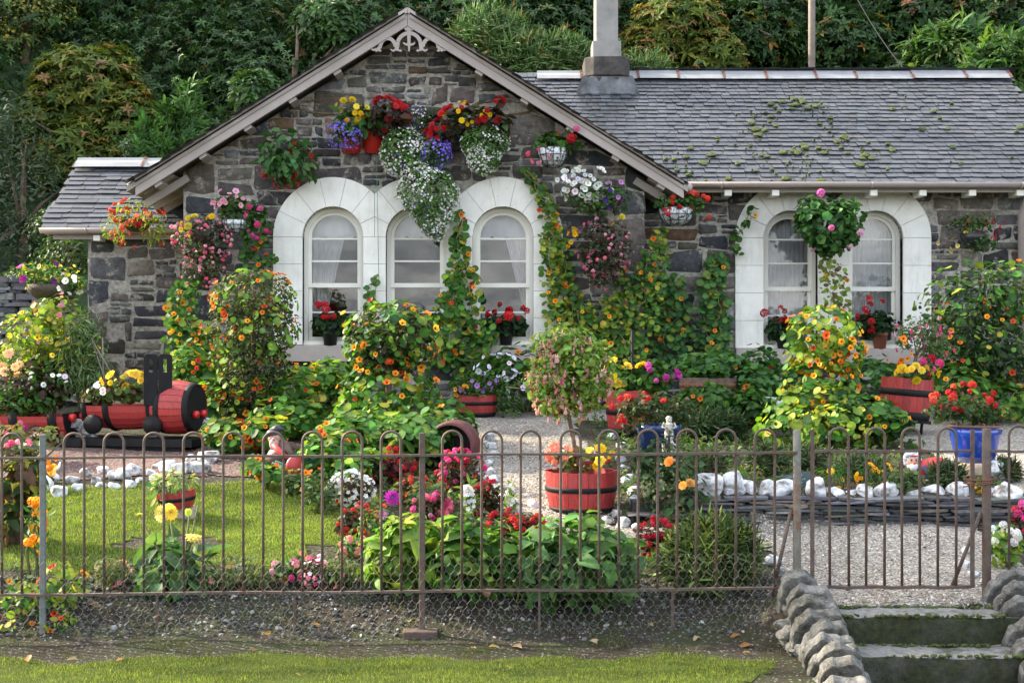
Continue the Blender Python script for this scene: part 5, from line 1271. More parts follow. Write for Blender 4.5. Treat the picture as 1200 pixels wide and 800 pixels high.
# 12 far right basket
pl=hang('straggly grey-lined basket of red and yellow flowers at the right end of the wing',1140,274,16.6,15,16,'plastic')
pl.leaves(T_ovate,330,[pb(1140,262,32,14,16.6,.2),pb(1150,285,20,12,16.55,.15)],(.035,.065),GREEN,inner=.2); pl.flowers(T_fuch,20,[pb(1155,262,26,14,16.55,.2)],(.06,.085),CRIMSON,label='red fuchsia flowers',hang=True); pl.flowers(T_petu,8,[pb(1135,284,36,12,16.5,.2)],(.06,.08),LEMON,label='pale yellow flowers',face=.7)
# 13 left petunia basket on a post
pl=Plant('hanging_basket','wide basket of purple and white petunias on a post before the low wing','flower basket',P(60,330,14.3))
g=Geo(); bowl(g,P(60,334,14.3),.26,.18); pl.add(g,'basket','wicker'); g=Geo(); c=P(60,340,14.3); g.tube([c+[0,.1,-.05],[c[0],c[1]+.1,float(ground(c[0],14.4))]],.022,8); pl.add(g,'post','stem')
pl.leaves(T_ovate,750,[pb(60,327,38,15,14.3,.3),pb(45,322,22,14,14.3,.25),pb(82,332,16,12,14.3,.2)],(.035,.065),YGREEN[2:]+GREEN); pl.flowers(T_petu,22,[pb(48,322,34,15,14.2,.3)],(.065,.09),[(1,(.25,.02,.25)),(1,(.12,.01,.12)),(.5,(.6,.05,.4))],label='purple petunias',face=.6); pl.flowers(T_petu,9,[pb(82,330,18,14,14.1,.25)],(.06,.08),WHITE,label='white petunias',face=.7); pl.flowers(T_petu,7,[pb(65,314,30,5,14.2,.2)],(.05,.07),LEMON,label='pale yellow blooms')
# ------------------------------------------------------------------ pots on the sills
def sillpot(label,px,base_py,d,mat,pr,ph,crown,fl,nf=8):
    pl=Plant('potted_geranium',label,'potted plant',P(px,base_py,d),'potted red geraniums on the window sills'); s=d/F
    g=Geo(); pot(g,P(px,base_py,d),pr*s,ph*s); pl.add(g,'pot',mat)
    pl.leaves(T_gera,240,crown,(.05,.085),[(3,(.02,.05,.018)),(1,(.035,.08,.025))],inner=.4); pl.flowers(T_umbel,nf,fl,(.08,.125),RED,inner=.9)
dS=YW-.03
sillpot('red geranium in a black pot on the sill below the first arched window',387,404.5,dS,'plastic',10,22,[pb(388,380,24,14,dS,.16)],[pb(388,364,26,9,dS-.1,.14)],9)
sillpot('red geranium in a black pot on the sill below the third arched window',593,404.5,dS,'plastic',9,22,[pb(593,381,27,13,dS,.16)],[pb(596,366,26,12,dS-.1,.14)],10)
dR=YR-.03
sillpot('red geranium half hidden by nasturtiums on the sill of the right pair of windows',918,408.5,dR,'plastic',9,20,[pb(914,386,18,15,dR,.14)],[pb(909,368,14,9,dR-.1,.12)],6)
sillpot('red geranium in a terracotta pot on the sill of the right pair of windows',1031,408.5,dR,'terra',9,19,[pb(1028,381,25,17,dR,.18)],[pb(1026,370,26,18,dR-.1,.18)],11)
# ------------------------------------------------------------------ climbers
def climber(label,paths,nl,size,cols,nf=0,fcols=ORANGE,fsize=(.055,.075),base=None,name='nasturtium_climber',group='nasturtiums climbing the cottage wall',T=None,stems=True,yoff=(.0,.14),fc=1.):
    b0=paths[0][0]; base=P(*b0[:3]); pl=Plant(name,label,'climbing plant',base,group)
    segs=[]
    for p in paths:
        for a,b in zip(p[:-1],p[1:]): segs.append((np.array(a,float),np.array(b,float),math.hypot(a[0]-b[0],a[1]-b[1])*(a[3]+b[3]+6)))
    W=np.array([s_[2] for s_ in segs]); 
    def samp(n,wf):
        i=rng.choice(len(segs),n,p=W/W.sum()); out=[]
        for k in i:
            a,b,_=segs[k]; t=rng.random(); q=a+(b-a)*t; th=rng.uniform(0,6.28); r=rng.random()**.6*wf
            px=q[0]+q[3]*r*math.cos(th); py=q[1]+q[3]*r*math.sin(th); pp=P(px,py,q[2]); pp[1]-=rng.uniform(*yoff)*min(1,q[3]/14); out.append(pp)
        return np.array(out)
    if stems:
        g=Geo()
        for p in paths:
            for k in range(4 if p[0][3]>10 else 2):
                ph=rng.uniform(0,6); pts=[]
                for i,(a,b) in enumerate(zip(p[:-1],p[1:])):
                    for t in np.linspace(0,1,5)[:-1]:
                        q=np.array(a)+(np.array(b)-np.array(a))*t; pts.append(P(q[0]+q[3]*.5*math.sin(ph+i*2+t*3),q[1],q[2])-[0,.03+.02*k,0])
                g.tube(pts,.0045,5)
        pl.add(g,'stem','vine' )
    p=samp(nl,1.0); g=Geo(); nn=unit(CAMD*.8+UP*.6+rng.normal(size=(nl,3))*.42)
    g.inst(T or T_round,p,rots(nn),rng.uniform(size[0],size[1],nl),tints(nl,cols,.18)); pl.add(g,'foliage','leaf')
    nf=int(nf*.62)
    if nf:
        p=samp(nf,fc); p[:,1]-=.05; g=Geo(); nn=unit(CAMD+UP*.3+rng.normal(size=(nf,3))*.35); g.inst(T_nast,p,rots(nn),rng.uniform(*fsize,nf),tints(nf,fcols,.1)); pl.add(g,'blossoms','petal')
    return pl
MAT['vine']=simple('vine_stem',(.22,.22,.09),.8,.3,20)
W_=16.3
climber('dense nasturtium climbing the pier between the second and third arched windows',[[(545,440,W_,26),(545,390,W_,26),(540,345,W_,24),(538,310,W_,18),(540,280,W_,11),(539,250,W_,5)],[(520,430,W_,18),(518,370,W_,14),(520,345,W_,8)],[(570,420,W_,16),(570,385,W_,12)]],560,(.06,.11),NAST,44)
climber('short nasturtium shoot climbing the pier between the first and second arched windows',[[(436,400,W_,10),(434,360,W_,11),(438,335,W_,8),(441,320,W_,4)]],60,(.06,.1),[(1,(.05,.13,.04)),(1,(.09,.19,.045))],4,ORANGE)
climber('nasturtium vine arching over and down the right side of the third arched window',[[(668,420,W_,22),(660,370,W_,24),(655,330,W_,22),(652,290,W_,20),(646,262,W_,14),(640,240,W_,12),(632,222,W_,9),(622,208,W_,7),(612,198,W_,5)],[(690,400,W_,18),(680,350,W_,14)]],640,(.05,.09),YGREEN+NAST,44,ORANGE+AMBER)
climber('yellowing nasturtium curtain on the wall below the pink flowered mound',[[(735,450,W_,30),(735,400,W_,34),(740,360,W_,34),(745,330,W_,26)],[(700,430,W_,20),(705,390,W_,22),(712,360,W_,16)],[(760,340,W_,22),(768,300,W_,18),(772,275,W_,12)]],900,(.05,.09),YGREEN[1:]+NAST,26,ORANGE+AMBER)
climber('dark green nasturtium climbing beside the right pair of windows',[[(838,420,16.75,20),(835,380,16.75,22),(832,345,16.75,20),(838,315,16.75,16),(845,300,16.75,9)],[(790,410,16.7,26),(785,370,16.7,26),(780,330,16.7,20)]],560,(.06,.115),[(3,(.05,.13,.04)),(2,(.08,.18,.045)),(1,(.16,.23,.04))],34,ORANGE+AMBER)
climber('thin nasturtium sprig reaching onto the white surround left of the right windows',[[(862,300,16.75,8),(862,275,16.75,6),(875,262,16.7,7),(882,245,16.7,5)]],22,(.07,.11),GREEN,3,AMBER,stems=True)
climber('dried yellow trailing stems hanging below the big geranium globe',[[(968,305,16.6,10),(975,330,16.6,18),(978,350,16.6,16),(985,372,16.6,12)]],170,(.035,.07),DRY+YGREEN[:2],6,AMBER)
climber('pale nasturtium on the wall left of the big flowering column',[[(222,450,16.0,26),(215,400,16.0,24),(215,360,16.0,20),(222,335,16.0,14)],[(250,440,16.,24),(245,390,16.,18)]],560,(.06,.1),NAST,42,ORANGE+AMBER)
climber('nasturtium and pelargonium trails below the first pair of left baskets',[[(318,300,16.1,8),(308,320,16.1,10)],[(292,290,16.1,10),(296,312,16.1,12)]],60,(.05,.085),GREEN,5,ORANGE,stems=False)
# ------------------------------------------------------------------ free-standing nasturtium balls and columns
NB='nasturtium balls on posts'
pl=Plant('nasturtium_column','tall sunlit nasturtium and fuchsia column left of the first window',"flower column",hit(296,515),NB)
d=14.3
g=Geo(); c=P(297,330,d); b=hit(297,515); g.tube([[c[0],d,c[2]],[c[0],d,float(ground(c[0],d))]],.03,8); pl.add(g,'post','bark')
bl=[pb(298,350,50,36,d,.42),pb(298,385,54,40,d,.45),pb(296,425,46,38,d,.4),pb(288,460,34,36,d,.35),pb(283,490,32,26,d,.35)]
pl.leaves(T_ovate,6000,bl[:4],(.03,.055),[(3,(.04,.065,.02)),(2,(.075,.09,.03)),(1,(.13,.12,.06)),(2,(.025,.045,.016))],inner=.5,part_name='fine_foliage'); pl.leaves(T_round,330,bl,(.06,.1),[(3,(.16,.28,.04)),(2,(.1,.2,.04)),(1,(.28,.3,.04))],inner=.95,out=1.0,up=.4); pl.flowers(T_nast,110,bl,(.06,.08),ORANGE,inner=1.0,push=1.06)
def nball(label,px,ppy,d,bl,ground_bl,nl,nf,cols,fcols,dark=True):
    pl=Plant('nasturtium_ball',label,'flower ball',hit(px,ppy),NB); c=P(px,bl[0][2],d) if False else bl[0][0]
    g=Geo(); g.tube([[c[0],d,c[2]],[c[0],d,float(ground(c[0],d))]],.035,8); pl.add(g,'post','bark')
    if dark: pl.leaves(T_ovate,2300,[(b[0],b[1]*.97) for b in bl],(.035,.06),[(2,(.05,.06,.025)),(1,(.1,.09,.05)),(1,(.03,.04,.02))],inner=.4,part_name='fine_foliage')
    pl.leaves(T_round,nl,bl+ground_bl,(.05,.1),cols,inner=.85,out=.9,up=.5); pl.flowers(T_nast,nf,bl+ground_bl[:1],(.06,.085),fcols,inner=1.0,push=1.06)
    return pl
d=13.2
nball('big nasturtium ball bright with orange flowers before the second window',455,530,d,[pb(455,392,52,40,d,.42),pb(440,410,36,32,d,.4),pb(480,395,36,36,d,.4)],[pb(455,455,56,36,d,.5),pb(470,500,66,40,d-.3,.5),pb(430,480,40,36,d-.2,.45)],1150,95,NAST,ORANGE+AMBER)
d=13.6
nball('tall nasturtium ball of orange and amber flowers before the right pair of windows',965,520,d,[pb(963,390,46,32,d,.4),pb(955,410,36,30,d,.36),pb(985,410,30,26,d,.34)],[pb(962,445,46,34,d,.42),pb(960,480,56,32,d-.2,.5),pb(985,500,56,30,d-.5,.45),pb(930,500,40,26,d-.5,.4)],1250,130,YGREEN[:3]+NAST,AMBER+ORANGE,False)
# ------------------------------------------------------------------ shrubs against the wall, right and left
pl=Plant('nasturtium_bush','large dark bush covered in nasturtiums at the right end of the cottage','bush',hit(1150,470)); d=15.2
bl=[pb(1140,355,58,44,d,.6),pb(1150,400,66,50,d,.65),pb(1185,340,40,36,d,.5),pb(1120,420,40,36,d,.5),pb(1190,430,50,40,d,.5)]
g=Geo(); c=P(1150,420,d)
for k in range(5): g.tube([[c[0]+.06*k-.1,d,float(ground(c[0],d))],c+rng.normal(size=3)*.2,c+[rng.uniform(-.4,.4),0,.5]],[.02,.015,.006],6)
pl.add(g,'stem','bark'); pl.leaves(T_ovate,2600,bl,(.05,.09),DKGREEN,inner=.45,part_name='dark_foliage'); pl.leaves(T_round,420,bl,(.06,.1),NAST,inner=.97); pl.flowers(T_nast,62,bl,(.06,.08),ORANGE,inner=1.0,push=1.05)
def bush(name,label,blobs,T,n,size,cols,px,py,fl=(),mat='leaf',cat='bush',inner=.4,group=None,up=.6,droop=0,ydir=None,stem=.012):
    base=hit(px,py); pl=Plant(name,label,cat,base,group)
    g=Geo(); c=np.mean([b[0] for b in blobs],0)
    for k in range(5): e=blobs[k%len(blobs)][0]+rng.normal(size=3)*blobs[k%len(blobs)][1]*.4; bb=np.array([c[0]+rng.uniform(-.05,.05),c[1],float(ground(c[0],c[1]))-.02]); g.tube([bb,(bb+e)/2+rng.normal(size=3)*.03,e],[stem,stem*.8,stem*.4],5)
    pl.add(g,'stem','stem'); 
    g=Geo(); Plant.fill(g,T,n,blobs,size,cols,inner,up,.7,.45,.16,droop,ydir=ydir); pl.add(g,'foliage',mat)
    for (T2,n2,fb,fs,fc,kw) in fl: pl.flowers(T2,n2,fb,fs,fc,**kw)
    return pl
dB=14.0
b1=[pb(45,392,42,34,dB,.5),pb(65,368,30,24,dB,.45),pb(80,410,36,34,dB,.45),pb(30,420,36,30,dB,.4)]
bush('nasturtium_bush','yellow-green sunlit nasturtium heap under the petunia basket at the left',b1,T_round,1500,(.035,.07),YGREEN+[(1,(.2,.2,.1))],55,470,[(T_nast,34,b1,(.055,.075),AMBER+YELLOW,{}),(T_daisy,14,b1,(.05,.07),LEMON+PINK,dict(label='small pale flowers'))])
b2=[pb(25,455,48,36,13.8,.5),pb(55,450,36,32,13.8,.4)]
bush('dahlia_bush','dark-leaved dahlia bush with peach and white blooms behind the red wagon',b2,T_ovate,1300,(.05,.09),BRONZE+GREEN[:1],30,500,[(T_daisy,8,[pb(15,425,18,14,13.5,.2)],(.09,.12),[(1,(.85,.5,.25))],dict(label='peach blooms',face=.9)),(T_daisy,9,[pb(58,448,20,14,13.5,.2)],(.06,.08),WHITE,dict(label='white blooms',face=.9))])
b3=[pb(98,400,26,40,13.9,.35),pb(88,440,30,34,13.9,.35),pb(112,445,26,30,13.9,.35)]
bush('bronze_fennel','feathery green shrub leaning on canes behind the barrel train',b3,T_thin,3000,(.06,.12),[(3,(.08,.14,.045)),(1,(.13,.18,.06))],100,500,inner=.2,ydir=(0,0,1),mat='needle')
g=Geo(); a=hit(128,478); 
for x0,y0,x1,y1 in ((122,470,120,395),(138,450,100,385),(130,465,108,400)): g.tube([P(x0,y0,13.7),P(x1,y1,13.8)],.008,6)
single(g,'bamboo_cane',MAT['pole'],'bundle of leaning garden canes behind the barrel train','cane',P(128,470,13.7))
# low masses along the foot of the cottage
def mass(label,blobs,n,px,py,cols=NAST,nf=20,fcols=ORANGE,size=(.06,.11),name='nasturtium_patch',group='nasturtium patches at the foot of the cottage',T=None):
    return bush(name,label,blobs,T or T_round,int(n*1.5),(size[0]*.85,size[1]*.92),cols,px,py,[(T_nast,int(nf*.75),blobs,(.055,.08),fcols,dict(face=.6))] if nf else (),cat='flower patch',group=group,up=.9,inner=.5)
mass('bushy nasturtium patch between the flowering column and the first window sill',[pb(350,460,46,36,14.6,.5),pb(385,450,30,30,14.8,.4),pb(340,490,50,24,13.9,.5)],950,355,515,NAST,46)
mass('nasturtium patch behind the barrel train beneath the left baskets',[pb(225,440,36,40,15.2,.4),pb(255,480,30,40,14.4,.4),pb(215,470,26,26,14.8,.3)],800,230,510,NAST,48,ORANGE+SCARLET)
mass('low nasturtium patch spreading from the flower column to the lawn corner',[pb(275,510,34,22,12.9,.4),pb(310,505,30,20,12.9,.4)],420,280,525,NAST,40)
mass('leafy nasturtium bank below the big orange ball',[pb(420,510,50,30,12.4,.5),pb(480,515,50,34,12.3,.5),pb(520,500,36,30,12.6,.4)],950,460,545,[(3,(.06,.15,.035)),(2,(.1,.2,.04)),(1,(.2,.27,.045))],34,ORANGE+AMBER,(.07,.125))
mass('nasturtium bank right of the lawn behind the fence',[pb(385,530,34,26,11.8,.4),pb(420,545,30,20,11.5,.35)],430,390,565,NAST,26)
mass('green nasturtium leaves at the wall foot below the third window',[pb(615,430,46,26,15.8,.3),pb(575,440,30,24,15.9,.3),pb(650,450,40,30,15.6,.4)],520,620,480,GREEN,10)
mass('nasturtium leaves spilling behind the dark half barrel',[pb(835,428,46,16,15.6,.35),pb(880,450,30,26,15.4,.35)],520,840,470,[(3,(.06,.15,.04)),(1,(.1,.2,.05))],10,ORANGE,(.07,.11))
mass('nasturtium patch below the dark half barrel beside the heathers',[pb(830,468,40,18,14.6,.4),pb(880,475,28,20,14.6,.3)],420,840,495,GREEN,14,ORANGE)
mass('nasturtiums under the right window sill behind the tall ball',[pb(890,430,26,26,15.9,.3),pb(1020,450,40,34,15.6,.4),pb(925,455,30,26,15.6,.4)],560,940,490,[(3,(.05,.13,.04)),(1,(.1,.2,.05))],16,ORANGE,(.07,.115))
mass('sprawling nasturtium tongue beside the tilted red tub',[pb(1010,485,40,24,13.2,.4),pb(1040,495,26,16,13.0,.3)],420,1020,515,GREEN,8,AMBER,(.075,.13))
mass('nasturtiums in the corner below the dark bush',[pb(1125,450,34,26,14.8,.35),pb(1180,470,40,24,14.8,.35)],420,1140,490,NAST,14)

mass('few nasturtium leaves and flowers hiding the feet of the gnome at the lawn corner',[pb(318,553,22,9,11.2,.2),pb(300,545,16,10,11.4,.2)],170,318,560,NAST,10,ORANGE,(.05,.08))
# ------------------------------------------------------------------ tubs and pots
TUB='red half-barrel tubs'
# near tub with the fuchsia standard
d=10.75; c=np.array([P(681,0,d)[0],d,float(ground(P(681,0,d)[0],d))]); rt=42*d/F; zt=P(0,551,d)[2]
pl=Plant('barrel_planter','nearest red half-barrel tub with a black band, holding a pink fuchsia standard','barrel planter',c,TUB)
half_tub(pl,c,rt,zt-c[2],.86,bands=((.5,.63),(.0,.1)))
top=P(668,470,d); g=Geo(); g.tube([[c[0]-.02,d,zt-.05],P(672,515,d),P(667,490,d),P(670,450,d)],[.02,.018,.016,.012],8)
for k in range(12): e=P(670,440,d)+rng.normal(size=3)*[.22,.16,.14]; g.tube([P(668,480,d),(P(669,460,d)+e)/2,e],[.009,.007,.004],5)
pl.add(g,'trunk','bark')
cb=[pb(668,425,46,36,d,.32),pb(648,445,34,38,d,.28),pb(692,440,30,40,d,.28),pb(660,400,34,20,d,.24),pb(660,470,40,22,d,.26)]
pl.leaves(T_ovate,3600,cb,(.032,.06),[(3,(.12,.23,.045)),(2,(.19,.29,.05)),(1,(.34,.34,.06))],inner=.4,part_name='crown',lump=.25); pl.flowers(T_fuch,230,cb,(.06,.095),[(3,(.88,.5,.5)),(2,(.8,.25,.34))],hang=True,label='pink fuchsia flowers',inner=.7)
pl.leaves(T_gera,120,[pb(678,538,36,14,d,.22)],(.05,.08),[(1,(.1,.12,.04)),(1,(.09,.05,.03)),(1,(.2,.2,.06))],part_name='underplanting'); pl.flowers(T_double,9,[pb(704,535,18,12,d-.15,.12)],(.075,.11),YELLOW,label='yellow begonias',face=.8); pl.flowers(T_umbel,9,[pb(656,531,14,12,d-.1,.12)],(.07,.1),[(1,(.8,.25,.15))],label='salmon begonias',face=.8); pl.flowers(T_umbel,6,[pb(705,545,16,6,d-.2,.1)],(.04,.06),CRIMSON,label='crimson flowers')
# tub at the wall with white petunias
d=15.4; x=P(559,0,d)[0]; zb=float(ground(x,d)); c=np.array([x,d,zb]); 
pl=Plant('barrel_planter','small red half-barrel tub with white and mauve flowers below the third window','barrel planter',c,TUB); zt=P(0,463,d)[2]
half_tub(pl,c,23.5*d/F,zt-zb,.88,bands=((.55,.72),(.0,.2)))
bl=[pb(566,450,34,18,d,.3),pb(590,455,24,18,d,.25),pb(545,455,20,14,d,.2),pb(600,480,18,20,d-.1,.2)]
pl.leaves(T_ovate,650,bl,(.035,.065),GREEN,inner=.3); pl.flowers(T_petu,34,[pb(582,430,26,18,d-.1,.2),pb(600,450,16,16,d-.1,.2)],(.055,.075),[(1,(.75,.75,.85))],label='white flowers',face=.6); pl.flowers(T_petu,15,[pb(560,448,26,12,d-.2,.2)],(.05,.07),[(1,(.4,.18,.55))],label='mauve flowers',face=.7); pl.flowers(T_nast,5,[pb(540,455,8,10,d-.2,.1)],(.055,.07),AMBER,label='orange nasturtiums',face=.8)
# dark half barrel
d=15.3; x=P(830,0,d)[0]; zb=float(ground(x,d)); c=np.array([x,d,zb]); zt=P(0,442,d)[2]
pl=Plant('barrel_planter','weathered dark brown half barrel against the wall left of the right windows','barrel planter',c)
half_tub(pl,c,33*d/F,zt-zb,.9,'greywood',bands=((.75,.86),(.1,.2)),bandmat='rust'); pl.leaves(T_round,200,[pb(830,436,32,10,d,.3)],(.06,.1),GREEN)
# red tub with yellow begonias
d=14.1; x=P(736,0,d)[0]; zb=float(ground(x,d)); c=np.array([x,d,zb]); zt=P(0,457,d)[2]
pl=Plant('barrel_planter','worn red half-barrel tub with big yellow begonias beside the black hook post','barrel planter',c,TUB)
half_tub(pl,c,26*d/F,zt-zb,.85,bands=((.45,.6),(.0,.15))); bl=[pb(735,446,32,16,d,.28),pb(765,440,26,20,d,.25)]
pl.leaves(T_gera,420,bl,(.05,.09),GREEN); pl.flowers(T_double,10,[pb(724,437,16,14,d-.2,.16)],(.09,.125),YELLOW,label='yellow begonias',face=.9); pl.flowers(T_double,3,[pb(752,431,8,5,d-.2,.06)],(.09,.12),YELLOW,label='two yellow begonias right of the post',face=.9); pl.flowers(T_umbel,12,[pb(770,440,28,14,d-.2,.18)],(.06,.09),MAGENTA,label='magenta geraniums',face=.7)
# hook post
g=Geo(); d=14.0; c=P(741,400,d); b=np.array([c[0],d,float(ground(c[0],d))]); g.tube([b,c+[0,0,.12]],.016,8); g.tube([c+[0,0,.0],c+[-.02,-.03,-.03],c+[-.03,-.03,-.09],c+[-.005,-.03,-.14],c+[-.03,-.03,-.19]],.006,6,(1,1,1)); single(g,'hook_post',MAT['black'],'slim black iron post with a small hanging hook behind the yellow begonias','post',b)
# tilted red tub on a stand, with fuchsia
d=14.1; R=roty(R_(4.5)); s=d/F; c=P(1060,491,d)
pl=Plant('barrel_planter','red half-barrel tub tilted on a small stand before the right windows, with a leggy fuchsia','barrel planter',np.array([c[0],d,float(ground(c[0],d))]),TUB)
half_tub(pl,c,29.5*s,48*s,.9,bands=((.58,.74),(.0,.2)),R=R)
g=Geo(); gz_=float(ground(c[0],d))
for dx,dy in ((-.12,-.12),(.14,-.1),(-.1,.13),(.13,.12)): g.tube([[c[0]+dx,d+dy,gz_-.03],[c[0]+dx*1.1,d+dy*1.1,c[2]+.01-dx*.12]],.016,6)
g.box(c-[0,0,.012],(.44,.4,.03),R); pl.add(g,'stand','black')
g=Geo()
for k,(px,py) in enumerate(((1070,392),(1085,380),(1098,385),(1078,370),(1092,372))): g.tube([P(1066+3*k,445,d),P(1072+3*k,415,d)+rng.normal(size=3)*.02,P(px,py,d)],[.009,.008,.005],6)
pl.add(g,'stem','bark')
bl=[pb(1082,392,32,26,d,.26),pb(1098,405,20,24,d,.2),pb(1065,392,18,20,d,.2)]
pl.leaves(T_ovate,520,bl,(.035,.06),[(2,(.09,.15,.05)),(1,(.06,.11,.04))],inner=.2,part_name='crown'); pl.flowers(T_fuch,34,bl,(.06,.09),HOTPINK+[(1,(.8,.5,.55))],hang=True,label='pink fuchsia flowers'); pl.flowers(T_double,12,[pb(1073,438,22,10,d-.2,.16)],(.085,.12),YELLOW,label='yellow begonias',face=.8); pl.flowers(T_umbel,7,[pb(1090,430,11,10,d-.2,.1)],(.08,.11),CRIMSON+HOTPINK,label='crimson geraniums',face=.7); pl.leaves(T_gera,120,[pb(1072,444,30,8,d,.2)],(.05,.08),GREEN,part_name='underplanting'); pl.flowers(T_nast,8,[pb(1058,410,10,18,d-.2,.1)],(.065,.085),ORANGE,label='orange nasturtiums',face=.9)
# blue pot on a log
d=11.05; s=d/F; c=P(1143,541,d); gz_=float(ground(c[0],d))
g=Geo(); prof=[(25*s*(1+.06*math.sin(t*2)),t) for t in np.linspace(gz_-.05,c[2]-.003,6)]; g.lathe([(r,z) for r,z in prof]+[(.001,c[2]-.003)],(c[0],d,0),18); g.V[-1]+=.008*nz3(g.V[-1],16,3)[:,None]
single(g,'log_stump',MAT['log'],'pale upright log carrying the bright blue pot by the gate','log',(c[0],d,gz_))
pl=Plant('blue_pot','bright blue glazed pot with a brown rim and red begonias, standing on a log','potted plant',c); z0=c[2]; h=44*s
g=Geo(); g.lathe([(.001,0),(21*s,0),(25*s,h*.3),(29*s,h*.72),(30*s,h*.86),(28.5*s,h*.93),(29*s,h*.93)],c,32); p_=pl.add(g,'pot','blueglaze'); g=Geo(); g.lathe([(28.6*s,h*.925),(31*s,h*.94),(31.5*s,h*.975),(30.5*s,h),(27*s,h),(26*s,h*.9),(.001,h*.88)],c,32); pl.add(g,'rim','brownrim',parent=p_)
bl=[pb(1130,478,36,16,d,.3),pb(1160,484,24,12,d,.25),pb(1105,480,18,12,d,.2)]
pl.leaves(T_ovate,620,bl,(.035,.07),[(2,(.03,.07,.02)),(2,(.05,.1,.03)),(1,(.07,.04,.025))]); pl.flowers(T_umbel,24,[pb(1128,466,40,14,d-.1,.28)],(.055,.085),RED+SCARLET)
# low blue pot with dark foliage
d=12.4; s=d/F; c=P(772,520,d); c[2]=float(ground(c[0],d)); 
pl=Plant('blue_pot','wide dark blue glazed bowl with dark red-flowered bush, left of the heathers','potted plant',c); zt=P(0,497,d)[2]; h=zt-c[2]
g=Geo(); g.lathe([(.001,0),(20*s,0),(25*s,h*.8),(27*s,h*.84),(27*s,h),(24.5*s,h),(23*s,h*.85),(.001,h*.85)],c,28); pl.add(g,'pot','darkblue')
bl=[pb(765,478,36,20,d,.3),pb(740,485,18,20,d-.1,.2),pb(795,482,22,18,d,.22)]
pl.leaves(T_ovate,850,bl,(.035,.065),[(3,(.03,.055,.02)),(2,(.05,.045,.02)),(1,(.05,.09,.03))],inner=.35); pl.flowers(T_umbel,8,[pb(762,462,30,8,d-.1,.25)],(.05,.08),SCARLET+RED,label='scarlet flowers'); pl.flowers(T_umbel,5,[pb(726,484,10,22,d-.2,.12)],(.05,.075),RED,label='red flowers at the left side')
# small red tub on the lawn
c=hit(207,606); d=c[1]; s=d/F
g=Geo(); g.box(c+[.02,.02,.035],(.24,.2,.09),rotz(.2)); o=bevel(single(g,'paving_brick',MAT['log'],'square stone base under the little red tub on the lawn','stone',c),.01)
pl=Plant('barrel_planter','little red tub with a black band and pale green plant on the lawn','barrel planter',c+[0,0,.08]); zt=P(0,575,d)[2]; R=roty(R_(-5))
half_tub(pl,c+np.array([0,0,.08]),23*s,zt-c[2]-.08,.82,bands=((.4,.62),),R=R)
bl=[pb(203,565,24,12,d,.15),pb(190,572,12,12,d-.05,.1)]; pl.leaves(T_lance,260,bl,(.05,.09),[(2,(.2,.26,.08)),(1,(.07,.15,.05)),(1,(.35,.36,.2))],droop=.3); pl.flowers(T_tiny,22,bl,(.03,.045),LEMON)
# ------------------------------------------------------------------ barrel train
YAW=R_(-12); Rz=rotz(YAW)
d0=13.25
def bar(pl,c,L,r,half=False,r_end=.8,bands=(),name='barrel',R=Rz):
    """cask lying along local x; half: only the lower half"""
    ax=R@np.array([[0,0,1],[1,0,0],[0,1,0]],float)       # lathe z -> local x
    g=Geo(); n=24
    for i in range(n):
        a0,a1=2*math.pi*i/n,2*math.pi*(i+1)/n
        am=(a0+a1)/2
        if half and math.sin(am)>.12: continue
        V=[];k=9
        for j in range(k+1):
            t=j/k; rr=r*(r_end+(1-r_end)*math.sin(math.pi*t)**.8)
            for a in (a0+.008,a1-.008): V.append((rr*math.cos(a),rr*math.sin(a),L*(t-.5)))
        g.add(np.array(V)@ax.T+c,[(2*j,2*j+1,2*j+3,2*j+2) for j in range(k)],np.ones(3)*random.uniform(.85,1.12),0,False)
    o=pl.add(g,name,'redstave')
    for t0,t1 in bands:
        g=Geo(); f=lambda t:r*(r_end+(1-r_end)*max(0,math.sin(math.pi*t))**.8)
        g2=Geo(); ang=2*math.pi if not half else math.pi*1.06
        rot=ax@rotz(math.pi*.97) if half else ax
        g2.lathe([(f(t0)*1.002,L*(t0-.5)),(f(t0)*1.02,L*(t0-.5)),(f(t1)*1.02,L*(t1-.5)),(f(t1)*1.002,L*(t1-.5))],c,28,axis=rot,ang=ang); pl.add(g2,'hoop_band','black',parent=o)
    for e,off in ((0,-1),(1,1)):
        rr=r*r_end*.97; V=[(0,0,off*L*(.485))]; m=24
        for i in range(m): a=2*math.pi*i/m; V.append((rr*math.cos(a),min(rr*math.sin(a),rr*.12) if half else rr*math.sin(a),off*L*.485))
        g=Geo(); fs=[(0,1+i,1+(i+1)%m) for i in range(m)]; g.add(np.array(V)@ax.T+np.array(c),fs if off>0 else [f[::-1] for f in fs],(1,1,1),0,False); pl.add(g,'barrel_end','black',parent=o)
    return o
def disc(pl,c,r,th,nrm,name,mat,parent=None):
    z=unit(np.array(nrm,float)); x=unit(np.cross([0,0,1.],z)); y=np.cross(z,x); g=Geo(); g.lathe([(.001,-th/2),(r,-th/2),(r*1.01,0),(r,th/2),(.001,th/2+.006)],c,22,axis=np.stack([x,y,z],1)); return pl.add(g,name,mat,parent=parent)
s=d0/F; eng=P(207,477,d0); axd=Rz@np.array([1,0,0.]); fr=Rz@np.array([0,-1,0.])
base=np.array([eng[0],d0,float(ground(eng[0],d0))])
pl=Plant('barrel_train_engine','garden train engine made of red and black barrels with a black funnel board','garden ornament',base,'barrel train')
rb=.268; Lb=.44; cb_=eng+np.array([0,0,0.0])
bar(pl,cb_,Lb,rb,False,.84,((.0,.1),(.2,.34),(.88,1.0)),'boiler_barrel')
tb=cb_-axd*.56+np.array([0,0,.02])
bar(pl,tb,.74,.25,True,.86,((.0,.09),(.34,.43)),'tender_barrel')
